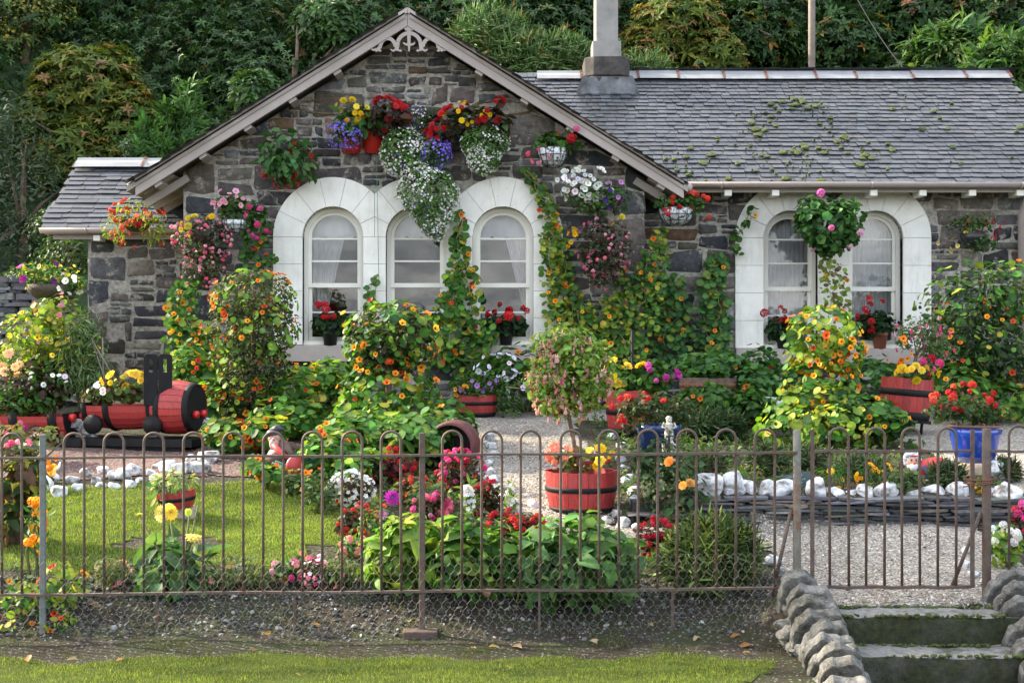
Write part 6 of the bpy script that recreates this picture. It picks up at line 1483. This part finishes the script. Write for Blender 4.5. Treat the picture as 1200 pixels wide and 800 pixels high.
# funnel board (two boards with slots)
cw_=cb_-axd*.16-np.array([0,.2,0]); zt=P(0,412,d0)[2]; zb=P(0,474,d0)[2]
g=Geo(); wv2=.135
def fb(x0,x1):
    zz=zt-.02
    return [(x0,zb),(x1,zb),(x1,zz-.02),(x1-.02,zz),(x0+.02,zz),(x0,zz-.02)]
g.prism([fb(-wv2,-.003),[(-.085,zt-.20),(-.05,zt-.20),(-.05,zt-.07),(-.085,zt-.07)]],-.02,.02); g.prism([fb(.003,wv2),[(.05,zt-.20),(.085,zt-.20),(.085,zt-.07),(.05,zt-.07)]],-.02,.02)
for i,v in enumerate(g.V): vv=v.copy(); z=vv[:,2].copy(); vv[:,2]=0; vv=vv@rotz(YAW+R_(22)).T; vv[:,2]=z; g.V[i]=vv+np.array([cw_[0]+.02,cw_[1]-.02,0])
bevel(pl.add(g,'funnel_board','black'),.004)
end=cb_+axd*(Lb*.5)
for k in (-1,1): disc(pl,end+Rz@np.array([.03,.085*k,-.065]),.036,.05,axd,'buffer','redgloss' if 'redgloss' in MAT else 'redstave')
for off in (-.78,-.14):
    for side in (-1,1): disc(pl,cb_+axd*off+fr*.235*side+np.array([0,0,-.165]),.096,.04,fr,'wheel','black')
zg=float(ground(eng[0],d0)); g=Geo(); m=cb_-axd*.45; g.box((m[0]-.05,m[1],P(0,517,d0)[2]),(1.55,.46,.075),Rz); g.box((m[0]-.05,m[1],(P(0,517,d0)[2]-.04+zg)/2-.03),(1.3,.36,max(.03,P(0,517,d0)[2]-.04-zg+.06)),Rz); pl.add(g,'underframe','black')
bl=[pb(140,458,32,13,d0,.2),pb(118,464,18,9,d0+.05,.16)]
pl.leaves(T_gera,330,bl,(.05,.08),[(2,(.09,.14,.035)),(1,(.06,.1,.03)),(1,(.12,.08,.04))],part_name='begonia_foliage'); pl.flowers(T_double,15,[pb(145,444,26,8,d0-.1,.16)],(.085,.115),LEMON+YELLOW,label='pale yellow begonias',face=.6); pl.flowers(T_double,7,[pb(118,455,18,8,d0-.12,.14)],(.06,.08),WHITE,label='white begonias',face=.6)
# wagon
wg=P(28,488,13.5); base=np.array([wg[0],13.5,float(ground(wg[0],13.5))])
pl=Plant('barrel_train_wagon','red half-barrel wagon with black bands coupled behind the garden train engine','garden ornament',base,'barrel train')
bar(pl,wg+[0,0,.02],1.15,.275,True,.86,((.0,.05),(.5,.58),(.86,.94)),'wagon_barrel')
e=wg+axd*.57
for k in (-1,1): disc(pl,e+Rz@np.array([.03,.1*k,-.0]),.04,.05,axd,'buffer','redgloss' if 'redgloss' in MAT else 'redstave')
for off in (-.38,.28): disc(pl,wg+axd*off+fr*.24+np.array([0,0,-.16]),.09,.04,fr,'wheel','black')
g=Geo(); g.box(wg+[0.05,0,-.24],(1.4,.42,.07),Rz); g.box(wg+[0.05,0,(-.27+base[2]-wg[2])/2-.02],(1.1,.34,max(.03,wg[2]-.27-base[2]+.05)),Rz); pl.add(g,'underframe','black')
bl=[pb(25,472,42,10,13.5,.2)]; pl.leaves(T_ovate,260,bl,(.05,.08),GREEN,part_name='wagon_foliage')
# ------------------------------------------------------------------ lying rusty cask ring
g=Geo(); c=P(527,523,12.1); R=rotz(R_(-12))
ax=R@np.array([[1,0,0],[0,0,1],[0,-1,0]],float)
s=12.1/F
g.lathe([(25*s,-.0),(28*s,0),(29.5*s,.06),(28.5*s,.075),(30*s,.13),(30.5*s,.22)],c,30,axis=ax.copy()); g.lathe([(25*s,.0),(26*s,.22)],c,30,(1,1,1),1,axis=ax.copy()); MAT['maroon']=simple('maroon_cask',(.1,.022,.022),.6,.35,14,.3,60); g.lathe([(28*s,.2),(.001,.2)],c,30,(1,1,1),1,axis=ax.copy()); single(g,'cask_ring',[MAT['maroon'],MAT['black']],'open dark red cask lying on its side among the nasturtiums by the path','barrel',c)
# signs
c=P(933,563,10.75); s=10.75/F
g=Geo(); g.box(c,(36*s,.012,17*s),roty(R_(-9))@rotx(R_(-12))); o=thing('slate_sign','small tilted dark green slate sign with pale lettering among the rocks behind the gate post','sign',c)
bevel(part(g,'board',[simple('sign_slate',(.035,.07,.07),.6,.15,20)],o),.002,1)
# the lettering is too worn to read: short pale strokes of chalk script as the photograph shows them
g=Geo(); Rs=roty(R_(-9))@rotx(R_(-12)); r2=random.Random(3)
for row,(z,x0,x1) in enumerate(((.028,-.075,-.03),(.028,.01,.06),(-.005,-.06,.075),(-.032,-.07,.04))):
    x=x0
    while x<x1:
        hh=r2.uniform(.010,.02); g.tube([c+Rs@np.array([x,-.0085,z]),c+Rs@np.array([x+.003,-.0085,z+hh]),c+Rs@np.array([x+.009,-.0085,z+hh*.4])],.0016,4); x+=r2.uniform(.011,.016)
part(g,'lettering',[simple('chalk',(.55,.58,.56),.9,.1,20)],o)
c=P(908,476,14.6); s=14.6/F; b=np.array([c[0],14.6,float(ground(c[0],14.6))])
o=thing('garden_sign','small blank white tilted board half hidden in nasturtiums left of the tall orange ball','sign',b); g=Geo(); g.box(c,(34*s,.012,22*s),roty(R_(4))@rotx(R_(-20))); part(g,'board',[simple('white_board',(.75,.77,.8),.5,.05,9,dirt=(.25,.27,.2),dirtscale=9,dirtlo=.6,dirthi=.7)],o); g=Geo(); g.tube([b-[0,0,.05],c],.01,6); part(g,'stake',MAT['stem'],o)
# ------------------------------------------------------------------ figurines
def skin_fig(g,segs,k=10):
    for pts,rad,col in segs: 
        P_=np.array(pts,float); g.tube(P_,rad,k,col)
def ell(g,c,r,col,R=np.eye(3),k=12):
    V=[];
    for i in range(k+1):
        th=math.pi*i/k
        for j in range(k): ph=2*math.pi*j/k; V.append((r[0]*math.sin(th)*math.cos(ph),r[1]*math.sin(th)*math.sin(ph),r[2]*math.cos(th)))
    g.add(np.array(V)@R.T+c,[(i*k+j,(i+1)*k+j,(i+1)*k+(j+1)%k,i*k+(j+1)%k) for i in range(k) for j in range(k)],col)
# pale statue standing on a short pedestal
d=12.0; b=P(784,519,d); s=d/F; x,y,z=b
o=thing('garden_statuette','small weathered cream statuette of a standing boy in front of the dark bush','statue',(x,d,float(ground(x,d))))
g=Geo(); 
H=31*s
for sg in (-1,1):
    g.tube([(x+sg*.022,d,z),(x+sg*.024,d-.005,z+H*.22),(x+sg*.018,d,z+H*.45)],[.013,.017,.022],9); ell(g,(x+sg*.026,d-.02,z+.008),(.016,.032,.012),(1,1,1))
    g.tube([(x+sg*.04,d,z+H*.76),(x+sg*.058,d-.01,z+H*.62),(x+sg*.03,d-.035,z+H*.56)],[.014,.012,.010],8)
g.tube([(x,d,z+H*.42),(x,d,z+H*.55),(x,d,z+H*.72),(x,d,z+H*.8)],[.036,.034,.042,.016],12); ell(g,(x,d,z+H*.88),(.027,.028,.033),(1,1,1)); ell(g,(x,d+.002,z+H*.93),(.03,.03,.024),(1,1,1)); ell(g,(x,d-.028,z+H*.87),(.005,.008,.006),(1,1,1))
part(g,'figure',MAT['statue'],o); g=Geo(); zb=float(ground(x,d)); g.box((x,d,(z+zb)/2-.005),(.12,.1,z-zb)); bevel(part(g,'pedestal',MAT['statue'],o),.006)
# gnome lying behind the rocks
d=10.85; b=P(1085,551,d); s=d/F; x,y,z=b; z=float(ground(x,d))+.02
o=thing('garden_gnome','reclining garden gnome with white curly hair and red suit among marigolds behind the gate','garden gnome',(x,d,z))
g=Geo(); RED_=(.5,.03,.025); WH=(.78,.78,.8); SK=(.6,.32,.22); DK=(.03,.03,.04)
h=P(1069,540,d); ell(g,h,(.055,.05,.062),SK)
ell(g,h+[-.005,.01,.035],(.062,.056,.045),WH)
for i in range(16): a=i*.42; ell(g,h+[.058*math.cos(a),-.01+.03*math.sin(a*2.3),.012+.06*math.sin(a)],(.021,.021,.019),WH if i%3 else (.3,.4,.62))
ell(g,h+[0,-.052,-.01],(.015,.018,.014),(.6,.15,.1)); ell(g,h+[.02,-.046,.012],(.008,.006,.008),DK); ell(g,h+[-.02,-.046,.012],(.008,.006,.008),DK); ell(g,h+[.0,-.04,-.045],(.035,.025,.035),WH); g.tube([h+[-.03,-.045,.045],h+[.03,-.05,.045]],.008,6,RED_)
t0=P(1078,547,d); t1=P(1106,548,d); 
g.tube([h+[.04,0,-.03],t0,P(1092,548,d),t1],[.03,.055,.085,.05],14,RED_); ell(g,P(1097,547,d)+[0,-.02,.01],(.095,.075,.075),RED_)
for k,(a,b_) in enumerate(((1108,551),(1112,545))): g.tube([P(1100,550,d),P(a-2,b_-3,d),P(a+6,b_+2,d)],[.04,.034,.026],9,DK if k else RED_); ell(g,P(a+9,b_+3,d),(.035,.025,.022),(.5,.2,.06))
g.tube([P(1080,545,d)+[0,-.05,0],P(1086,556,d)+[0,-.06,0],P(1078,558,d)+[0,-.06,0]],[.022,.02,.016],8,(.05,.05,.25)); ell(g,P(1076,558,d)+[0,-.06,0],(.02,.018,.016),WH)
part(g,'figure',MAT['fig'],o); g=Geo(); ell(g,P(1090,562,d)+[0,-.03,0],(.09,.03,.012),WH); part(g,'white_base',MAT['fig'],o)
# gnome leaning over a little wheelbarrow
d=11.9; s=d/F; g=Geo(); b=hit(330,548); base=np.array([P(332,0,d)[0],d,float(ground(P(332,0,d)[0],d))])
o=thing('garden_gnome','brown-coated garden gnome leaning over a toy barrow at the lawn corner','garden gnome',base)
BR_=(.09,.05,.04); RD=(.6,.06,.06)
hd=P(322,513,d); ell(g,hd,(.062,.058,.062),(.4,.2,.14)); ell(g,hd+[-.01,.01,.035],(.07,.066,.05),DK); g.tube([hd+[-.01,.01,.05],hd+[.03,0,.09],hd+[.09,0,.075]],[.05,.035,.008],10,DK); ell(g,hd+[.0,-.035,-.05],(.045,.035,.06),(.3,.27,.25)); ell(g,hd+[0,-.06,-.005],(.015,.016,.014),(.55,.25,.2))
g.tube([P(318,545,d),P(326,535,d),P(336,524,d),P(328,517,d)],[.085,.1,.085,.04],14,BR_)
g.tube([P(334,520,d)+[0,-.05,0],P(342,530,d)+[0,-.08,0],P(350,535,d)+[0,-.08,0]],[.035,.03,.024],9,BR_); g.tube([P(322,520,d)+[0,-.07,0],P(332,530,d)+[0,-.1,0],P(342,537,d)+[0,-.09,0]],[.03,.024,.02],9,RD)
for k in (-1,1): g.tube([P(318+k*4,543,d),P(316+k*6,550,d),[P(316+k*6,0,d)[0],d,base[2]]],[.05,.042,.04],9,(.05,.05,.09)); ell(g,[P(316+k*6,0,d)[0],d-.03,base[2]+.02],(.035,.06,.025),DK)
part(g,'figure',MAT['fig'],o)
d=11.7; base=np.array([P(356,0,d)[0],d,float(ground(P(356,0,d)[0],d))]); o=thing('toy_wheelbarrow','dark green toy barrow with a red wheel held by the gnome','wheelbarrow',base)
g=Geo(); c=P(360,540,d)
V=[];
for z,w,l in ((-.075,.09,.09),(.06,.16,.15)):
    for a,b_ in ((-1,-1),(1,-1),(1,1),(-1,1)): V.append(c+[a*w,b_*l*.7,z])
g.add(V,[(0,3,2,1),(0,1,5,4),(1,2,6,5),(2,3,7,6),(3,0,4,7)],(.03,.1,.085),0,False); part(g,'tray',MAT['fig'],o)
g=Geo(); cw=P(346,545,d-.12); g.lathe([(.001,-.02),(.075,-.02),(.085,0),(.075,.02),(.001,.02)],cw,20,(.55,.06,.06),axis=rotz(.5)@np.array([[1,0,0],[0,0,1],[0,-1,0]],float)); part(g,'wheel',MAT['fig'],o)
g=Geo(); 
for k in (-1,1): g.tube([P(370,538,d)+[0,k*.08,0],P(340,548,d)+[0,k*.08,0],P(322,541,d)+[0,k*.08-.05,0]],.012,7,(.05,.16,.15))
for k in (-1,1): g.tube([c+[.05,k*.07,-.05],[c[0]+.06,c[1]+k*.07,base[2]]],.012,6,(.05,.16,.15))
part(g,'handle',MAT['fig'],o)
# white dog statue at the lawn edge
d=11.25; b=hit(50,574); x,y,z=b; s=y/F
o=thing('dog_statue','small whitewashed dog statue standing on the lawn beside the left post','statue',b); g=Geo(); WHT=(.75,.75,.74)
for dx in (-.075,.065):
    for dy in (-.03,.03): g.tube([(x+dx,y+dy,z-.01),(x+dx*1.05,y+dy,z+.07),(x+dx*.9,y+dy,z+.13)],[.018,.018,.028],8,WHT)
g.tube([(x+.1,y,z+.15),(x+.04,y,z+.15),(x-.05,y,z+.155),(x-.09,y,z+.18),(x-.115,y,z+.23)],[.03,.055,.06,.05,.035],12,WHT)
ell(g,(x-.12,y-.01,z+.265),(.045,.04,.042),WHT); ell(g,(x-.165,y-.015,z+.25),(.032,.022,.02),WHT); ell(g,(x-.193,y-.015,z+.256),(.008,.01,.008),(.05,.05,.05))
for dy in (-.035,.03): g.tube([(x-.105,y+dy,z+.29),(x-.09,y+dy*1.4,z+.27),(x-.09,y+dy*1.5,z+.235)],[.014,.018,.008],7,WHT)
for dy in (-.03,.012): ell(g,(x-.15,y+dy-.008,z+.278),(.006,.005,.006),(.04,.04,.04))
g.tube([(x+.1,y,z+.165),(x+.14,y,z+.2),(x+.15,y,z+.24)],[.018,.012,.006],7,WHT)
part(g,'figure',MAT['fig'],o)
# ------------------------------------------------------------------ border plants
BG='bedding plants along the fence'
def bed(name,label,px,py,w,h,T,n,size,cols,fl=(),d=None,up=.6,inner=.3,mat='leaf',ydir=None,group=BG,droop=0,depth=None):
    b=hit(px,py); d=b[1]; s=d/F
    bl=[pb(px,py-h*.5,w*.5,h*.52,d,depth or w*.35*s),pb(px-w*.2,py-h*.42,w*.32,h*.42,d-.05,w*.28*s),pb(px+w*.22,py-h*.45,w*.3,h*.42,d+.05,w*.28*s)]
    f2=[]
    for (T2,n2,fs,fc,kw) in fl:
        kw=dict(kw); reg=kw.pop('reg',None); fb=[pb(px+reg[0],py+reg[1],reg[2],reg[3],d-.05,reg[2]*.5*s)] if reg else bl
        f2.append((T2,n2,fb,fs,fc,kw))
    return bush(name,label,bl,T,n,size,cols,px,py,f2,mat,'bedding plant',inner,group,up,droop,ydir,.006)
F_=dict(face=.7)
LIME=[(3,(.17,.27,.035)),(2,(.11,.22,.035)),(1,(.28,.34,.05))]
bed('begonia_plant','white-flowered bronze begonia mound above the red ones',412,592,56,40,T_ovate,260,(.035,.06),BRONZE,[(T_tiny,306,(.03,.045),WHITE,F_)])
bed('begonia_plant','bright red begonia mound below the white ones',418,628,52,36,T_ovate,260,(.035,.06),BRONZE,[(T_umbel,61,(.045,.07),SCARLET+RED,F_)])
bed('begonia_plant','salmon pink begonia tuft below the red begonias at the lawn corner',418,652,40,22,T_ovate,150,(.03,.05),GREEN,[(T_umbel,28,(.04,.06),[(1,(.75,.3,.25))],F_)])
bed('begonia_plant','deep crimson leaved begonia behind the white begonia',455,565,60,36,T_ovate,330,(.04,.065),[(2,(.12,.025,.03)),(1,(.05,.03,.025))],[(T_umbel,39,(.045,.07),CRIMSON+RED,F_)])
bed('begonia_plant','crimson and pink snapdragon-like begonia by the left side of the path',540,575,56,46,T_ovate,330,(.035,.06),BRONZE,[(T_umbel,57,(.045,.07),CRIMSON+HOTPINK,F_)])
bed('begonia_plant','dark red begonia clump between the pale path rocks and the leafy potatoes',572,602,46,40,T_ovate,240,(.035,.06),BRONZE,[(T_umbel,43,(.045,.07),CRIMSON,F_)])
bed('begonia_plant','scarlet begonia clump left of the near red tub',612,634,50,34,T_ovate,240,(.035,.06),BRONZE+GREEN[:1],[(T_umbel,50,(.045,.07),RED+SCARLET,F_)])
bed('begonia_plant','scarlet begonia with dark leaves right of the near red tub',770,652,48,44,T_ovate,260,(.035,.06),BRONZE,[(T_umbel,61,(.04,.065),RED+CRIMSON,F_)])
bed('begonia_plant','pink begonia in front of the lawn at the fence',345,682,56,32,T_ovate,220,(.035,.06),GREEN+BRONZE[:1],[(T_umbel,28,(.05,.075),HOTPINK+PINK,F_),(T_daisy,3,(.06,.07),AMBER,dict(face=.7,label='orange marigold',reg=(-12,-8,10,6)))])
bed('begonia_plant','white-edged bronze begonia just right of the pink one at the fence',372,690,36,36,T_ovate,180,(.035,.055),BRONZE,[(T_tiny,90,(.03,.045),WHITE+PINK,F_)])
bed('begonia_plant','white bedding begonia behind the right gate post',1178,665,34,54,T_ovate,160,(.05,.08),LIME,[(T_umbel,21,(.05,.08),WHITE,dict(face=.7,reg=(0,-38,16,14)))])
bed('begonia_plant','crimson and pink begonia at the right edge behind the fence',1198,640,36,46,T_ovate,200,(.035,.06),BRONZE,[(T_umbel,36,(.05,.08),HOTPINK+CRIMSON,F_)])
bed('begonia_plant','rose pink begonia between the crimson one and the white flower spikes',508,612,44,36,T_ovate,220,(.035,.06),BRONZE,[(T_umbel,40,(.045,.07),HOTPINK+PINK,F_)])
bed('begonia_plant','orange-red begonia behind the purple pompon dahlia',485,590,44,36,T_ovate,220,(.035,.06),BRONZE,[(T_umbel,36,(.04,.065),SCARLET,F_)])
bed('begonia_plant','small crimson begonia at the foot of the pale path rocks',590,628,40,30,T_ovate,200,(.035,.06),BRONZE,[(T_umbel,34,(.04,.065),CRIMSON+RED,F_)])
# dahlias and tall lilies
bed('dahlia','lime green dahlia foliage with purple pompon blooms at the middle of the fence',478,690,92,90,T_trifol,420,(.08,.14),LIME,[(T_dahlia,1,(.115,.12),[(1,(.5,.04,.42))],dict(face=1.6,reg=(-20,-106,2,2),label='purple pompon bloom')),(T_dahlia,1,(.12,.125),[(1,(.4,.14,.36))],dict(face=1.2,reg=(-3,-66,2,2),label='faded mauve bloom')),(T_dahlia,1,(.06,.07),[(1,(.3,.1,.3))],dict(face=.5,reg=(-28,-86,2,2),label='mauve bud'))],inner=.35)
g=Geo(); b=hit(470,690); g.tube([P(466,640,b[1]),P(464,610,b[1]),P(459,588,b[1])],.006,6); 
bed('leafy_plant','sunny green leafy clump with yellow-green tips right of the middle post',560,702,120,96,T_ovate,620,(.07,.12),LIME+GREEN,[(T_dahlia,1,(.1,.105),[(1,(.3,.02,.08))],dict(face=1.5,reg=(-34,-106,2,2),label='crimson and white bloom')),(T_umbel,3,(.05,.06),[(1,(.7,.45,.3))],dict(face=1,reg=(8,-12,5,5),label='tan bloom'))],inner=.35)
bed('leafy_plant','broad mid green leafy clump in front of the near red tub',675,708,150,106,T_ovate,980,(.08,.13),[(3,(.07,.16,.045)),(2,(.1,.2,.05)),(1,(.15,.25,.05))],[(T_umbel,6,(.06,.08),CRIMSON,dict(face=.8,reg=(12,-88,8,10),label='crimson flower spike')),(T_umbel,4,(.03,.045),[(1,(.8,.45,.3))],dict(face=.8,reg=(-22,-40,10,20),label='tiny salmon flowers'))],inner=.3)
bed('lily','white hyacinth-like flower spike by the left edge of the path',548,620,18,58,T_lance,60,(.08,.14),LIME,[(T_tiny,60,(.035,.05),WHITE,dict(face=.7,reg=(0,-34,7,18)))],ydir=(0,0,1))
bed('lily','second white flower spike nearer the path rocks',598,610,14,48,T_lance,40,(.07,.12),LIME,[(T_tiny,40,(.03,.045),WHITE,dict(face=.7,reg=(0,-30,5,14)))],ydir=(0,0,1))
bed('heather_bush','round green-tipped heather bush at the fence left of the gate',832,690,112,82,T_spike,1700,(.06,.12),[(3,(.05,.085,.025)),(2,(.1,.14,.03)),(1,(.2,.24,.05))],inner=.4,mat='needle',ydir=(0,0,1),group=None)
bed('heather_bush','dark low heather behind the white rocks on the raised bed',900,500,70,26,T_spike,700,(.06,.11),[(3,(.03,.06,.022)),(1,(.05,.09,.03))],mat='needle',ydir=(0,0,1),group=None)
bed('heather_bush','dark green heather cushion beside the wide blue bowl',835,515,72,34,T_spike,900,(.06,.11),[(3,(.03,.06,.022)),(1,(.05,.09,.03))],mat='needle',ydir=(0,0,1),group=None)
for px,py,w,h,lab in ((828,560,46,30,'low dark heather tuft above the left end of the slate wall'),(896,556,40,34,'round dark heather tuft left of the gate post'),(940,548,60,26,'sparse greyish heather strip behind the slate sign'),(1010,562,60,28,'low green cushion plant behind the rocks at the middle of the gate'),(1110,572,40,30,'soft green tuft between the gnome and the log'),(1180,565,24,26,'green tuft beside the right gate post on the raised bed')):
    bed('heather_tuft',lab,px,py,w,h,T_spike,420,(.05,.09),[(3,(.035,.065,.025)),(2,(.06,.1,.035)),(.6,(.12,.1,.05))],mat='needle',ydir=(0,0,1),group='low tufts on the raised bed')
def marig(label,px,py,w,h,nf,cols): bed('marigold',label,px,py,w,h,T_thin,200,(.04,.07),GREEN,[(T_daisy,nf,(.05,.07),cols,dict(face=.8,up=.4))],ydir=(0,0,1),group='marigolds behind the gate')
marig('pair of yellow marigolds nearest the left gate stile',986,572,26,34,4,[(1,(.85,.5,.02))]); marig('cluster of orange-yellow marigolds at the middle of the gate',1026,572,44,36,13,[(1,(.85,.42,.015))]); marig('few orange marigolds beside the log under the blue pot',1152,578,16,24,3,[(1,(.85,.45,.02))])
# rose bush
bl=[pb(785,565,40,50,10.4,.28),pb(770,540,34,30,10.5,.25),pb(800,590,30,24,10.3,.22)]
bush('rose_bush','dark-leaved rose bush with orange roses beside the slate wall',bl,T_ovate,820,(.04,.075),[(3,(.03,.065,.025)),(2,(.05,.09,.035)),(1,(.06,.045,.03))],785,612,[(T_double,1,[pb(785,541,1,1,10.1,.02)],(.115,.12),[(1,(.85,.36,.06))],dict(face=1.5,label='single orange rose')),(T_double,3,[pb(805,571,7,6,10.05,.03)],(.085,.1),[(1,(.85,.4,.08))],dict(face=1.2,label='cluster of orange roses'))])
# pale yellow dahlias before the lawn
b=hit(205,690); d=b[1]
pl=Plant('dahlia','tall plant with two big pale yellow blooms and grey-green leaves before the lawn','bedding plant',b)
g=Geo()
for (px,py) in ((200,612),(226,640),(164,607),(232,592),(222,603)): g.tube([b,P((px+205)/2+4,(py+690)/2,d),P(px,py,d)],[.011,.009,.005],6)
pl.add(g,'stem','stem'); bl=[pb(205,668,34,26,d,.2),pb(190,650,20,22,d,.15),pb(222,675,26,20,d,.18)]
pl.leaves(T_ovate,150,bl,(.1,.17),[(3,(.06,.13,.05)),(1,(.1,.17,.06))],inner=.3,droop=.5); pl.flowers(T_dahlia,3,[pb(196,600,9,6,d-.03,.03)],(.12,.15),LEMON,label='pale yellow and peach blooms',face=1.0); pl.flowers(T_dahlia,1,[pb(227,628,1,1,d-.03,.02)],(.17,.18),LEMON,label='big pale yellow bloom',face=.8); pl.flowers(T_rose if 'T_rose' in globals() else T_double,3,[pb(164,601,1,1,d,.02),pb(233,586,1,1,d,.02),pb(221,600,1,1,d,.02)],(.06,.07),[(1,(.55,.6,.1))],label='green-yellow buds')
# left foreground: dark leaved plant, orange flowers, sprawling nasturtiums
bl=[pb(10,560,34,40,9.6,.25),pb(28,550,22,32,9.6,.2),pb(5,600,24,26,9.6,.2)]
bush('rhubarb_like_plant','tall dark-leaved plant with yellowing leaves at the left edge behind the fence',bl,T_ovate,330,(.09,.16),[(3,(.05,.08,.03)),(2,(.1,.06,.035)),(1,(.3,.25,.05))],14,680,[(T_umbel,5,[pb(15,520,20,8,9.4,.15)],(.05,.07),PINK+HOTPINK,dict(label='pink flowers'))],droop=.5)
bl=[pb(16,512,32,16,12.4,.25),pb(55,512,18,12,12.4,.2),pb(20,526,36,12,12.3,.3)]
bush('leafy_border_plant','leafy pinkish border plant in front of the red wagon',bl,T_ovate,330,(.06,.1),[(2,(.1,.13,.045)),(1,(.2,.2,.08)),(1,(.16,.07,.06))],30,535,[(T_umbel,7,[pb(10,500,20,8,12.1,.2)],(.05,.07),MAGENTA+PINK,dict(label='magenta flowers'))])
bl=[pb(42,620,12,34,8.75,.1),pb(44,590,8,22,8.75,.06)]
bush('snapdragon','tall stem of bright orange snapdragon flowers behind the left post',bl,T_lance,50,(.06,.1),GREEN,42,680,[(T_umbel,17,[pb(42,615,10,38,8.65,.06)],(.05,.075),[(1,(.85,.25,.01)),(1,(.85,.4,.02))],dict(face=.9)),(T_umbel,7,[pb(60,540,4,16,8.7,.04)],(.05,.07),[(1,(.85,.3,.01)),(1,(.85,.55,.04))],dict(face=.9,label='upper orange spike'))],up=.4)
bl=[pb(30,700,44,30,8.45,.2),pb(75,690,34,34,8.45,.2),pb(70,730,24,14,8.3,.12),pb(15,735,24,14,8.3,.12)]
bush('nasturtium_patch','sprawling nasturtiums with red flowers poking through the left end of the fence',bl,T_round,330,(.035,.06),YGREEN+GREEN,50,738,[(T_nast,26,bl,(.04,.055),ORANGE+SCARLET,dict(face=.6))],inner=.2)
for px,py,w,h,lab in ((130,690,44,36,'pink-flowered low bedding clump along the lawn front near the left post'),(262,692,56,22,'low yellow-green edging plants in front of the lawn'),(300,690,50,26,'fine green edging plants left of the pink begonia'),(400,690,50,40,'pale feathery edging plant right of the bronze begonia')):
    bed('edging_plant',lab,px,py,w,h,T_lance,330,(.03,.06),[(2,(.13,.17,.05)),(1,(.2,.19,.08)),(1,(.07,.11,.035))],[(T_tiny,20 if px==130 else 5,(.03,.045),PINK+[(1,(.75,.3,.2))],F_)],ydir=(0,0,1))
for px,py,w,h,lab in ((375,600,44,50,'grey-green cushion filling the corner right of the lawn'),(350,580,36,30,'dark low plants beside the gnome at the lawn corner'),(440,640,46,50,'pale green stems between the red begonia and the dahlia'),(500,600,46,40,'thin yellow-green stalks behind the middle post'),(640,660,60,40,'green filler leaves left of the broad leafy clump'),(1060,575,40,26,'small green filler plants in front of the gnome')):
    bed('filler_plant',lab,px,py,w,h,T_ovate,330,(.03,.055),[(2,(.08,.14,.05)),(1,(.13,.18,.06)),(1,(.05,.09,.03))],[(T_nast,5,(.05,.06),ORANGE,F_)] if px<520 else (),group='filler plants in the beds')
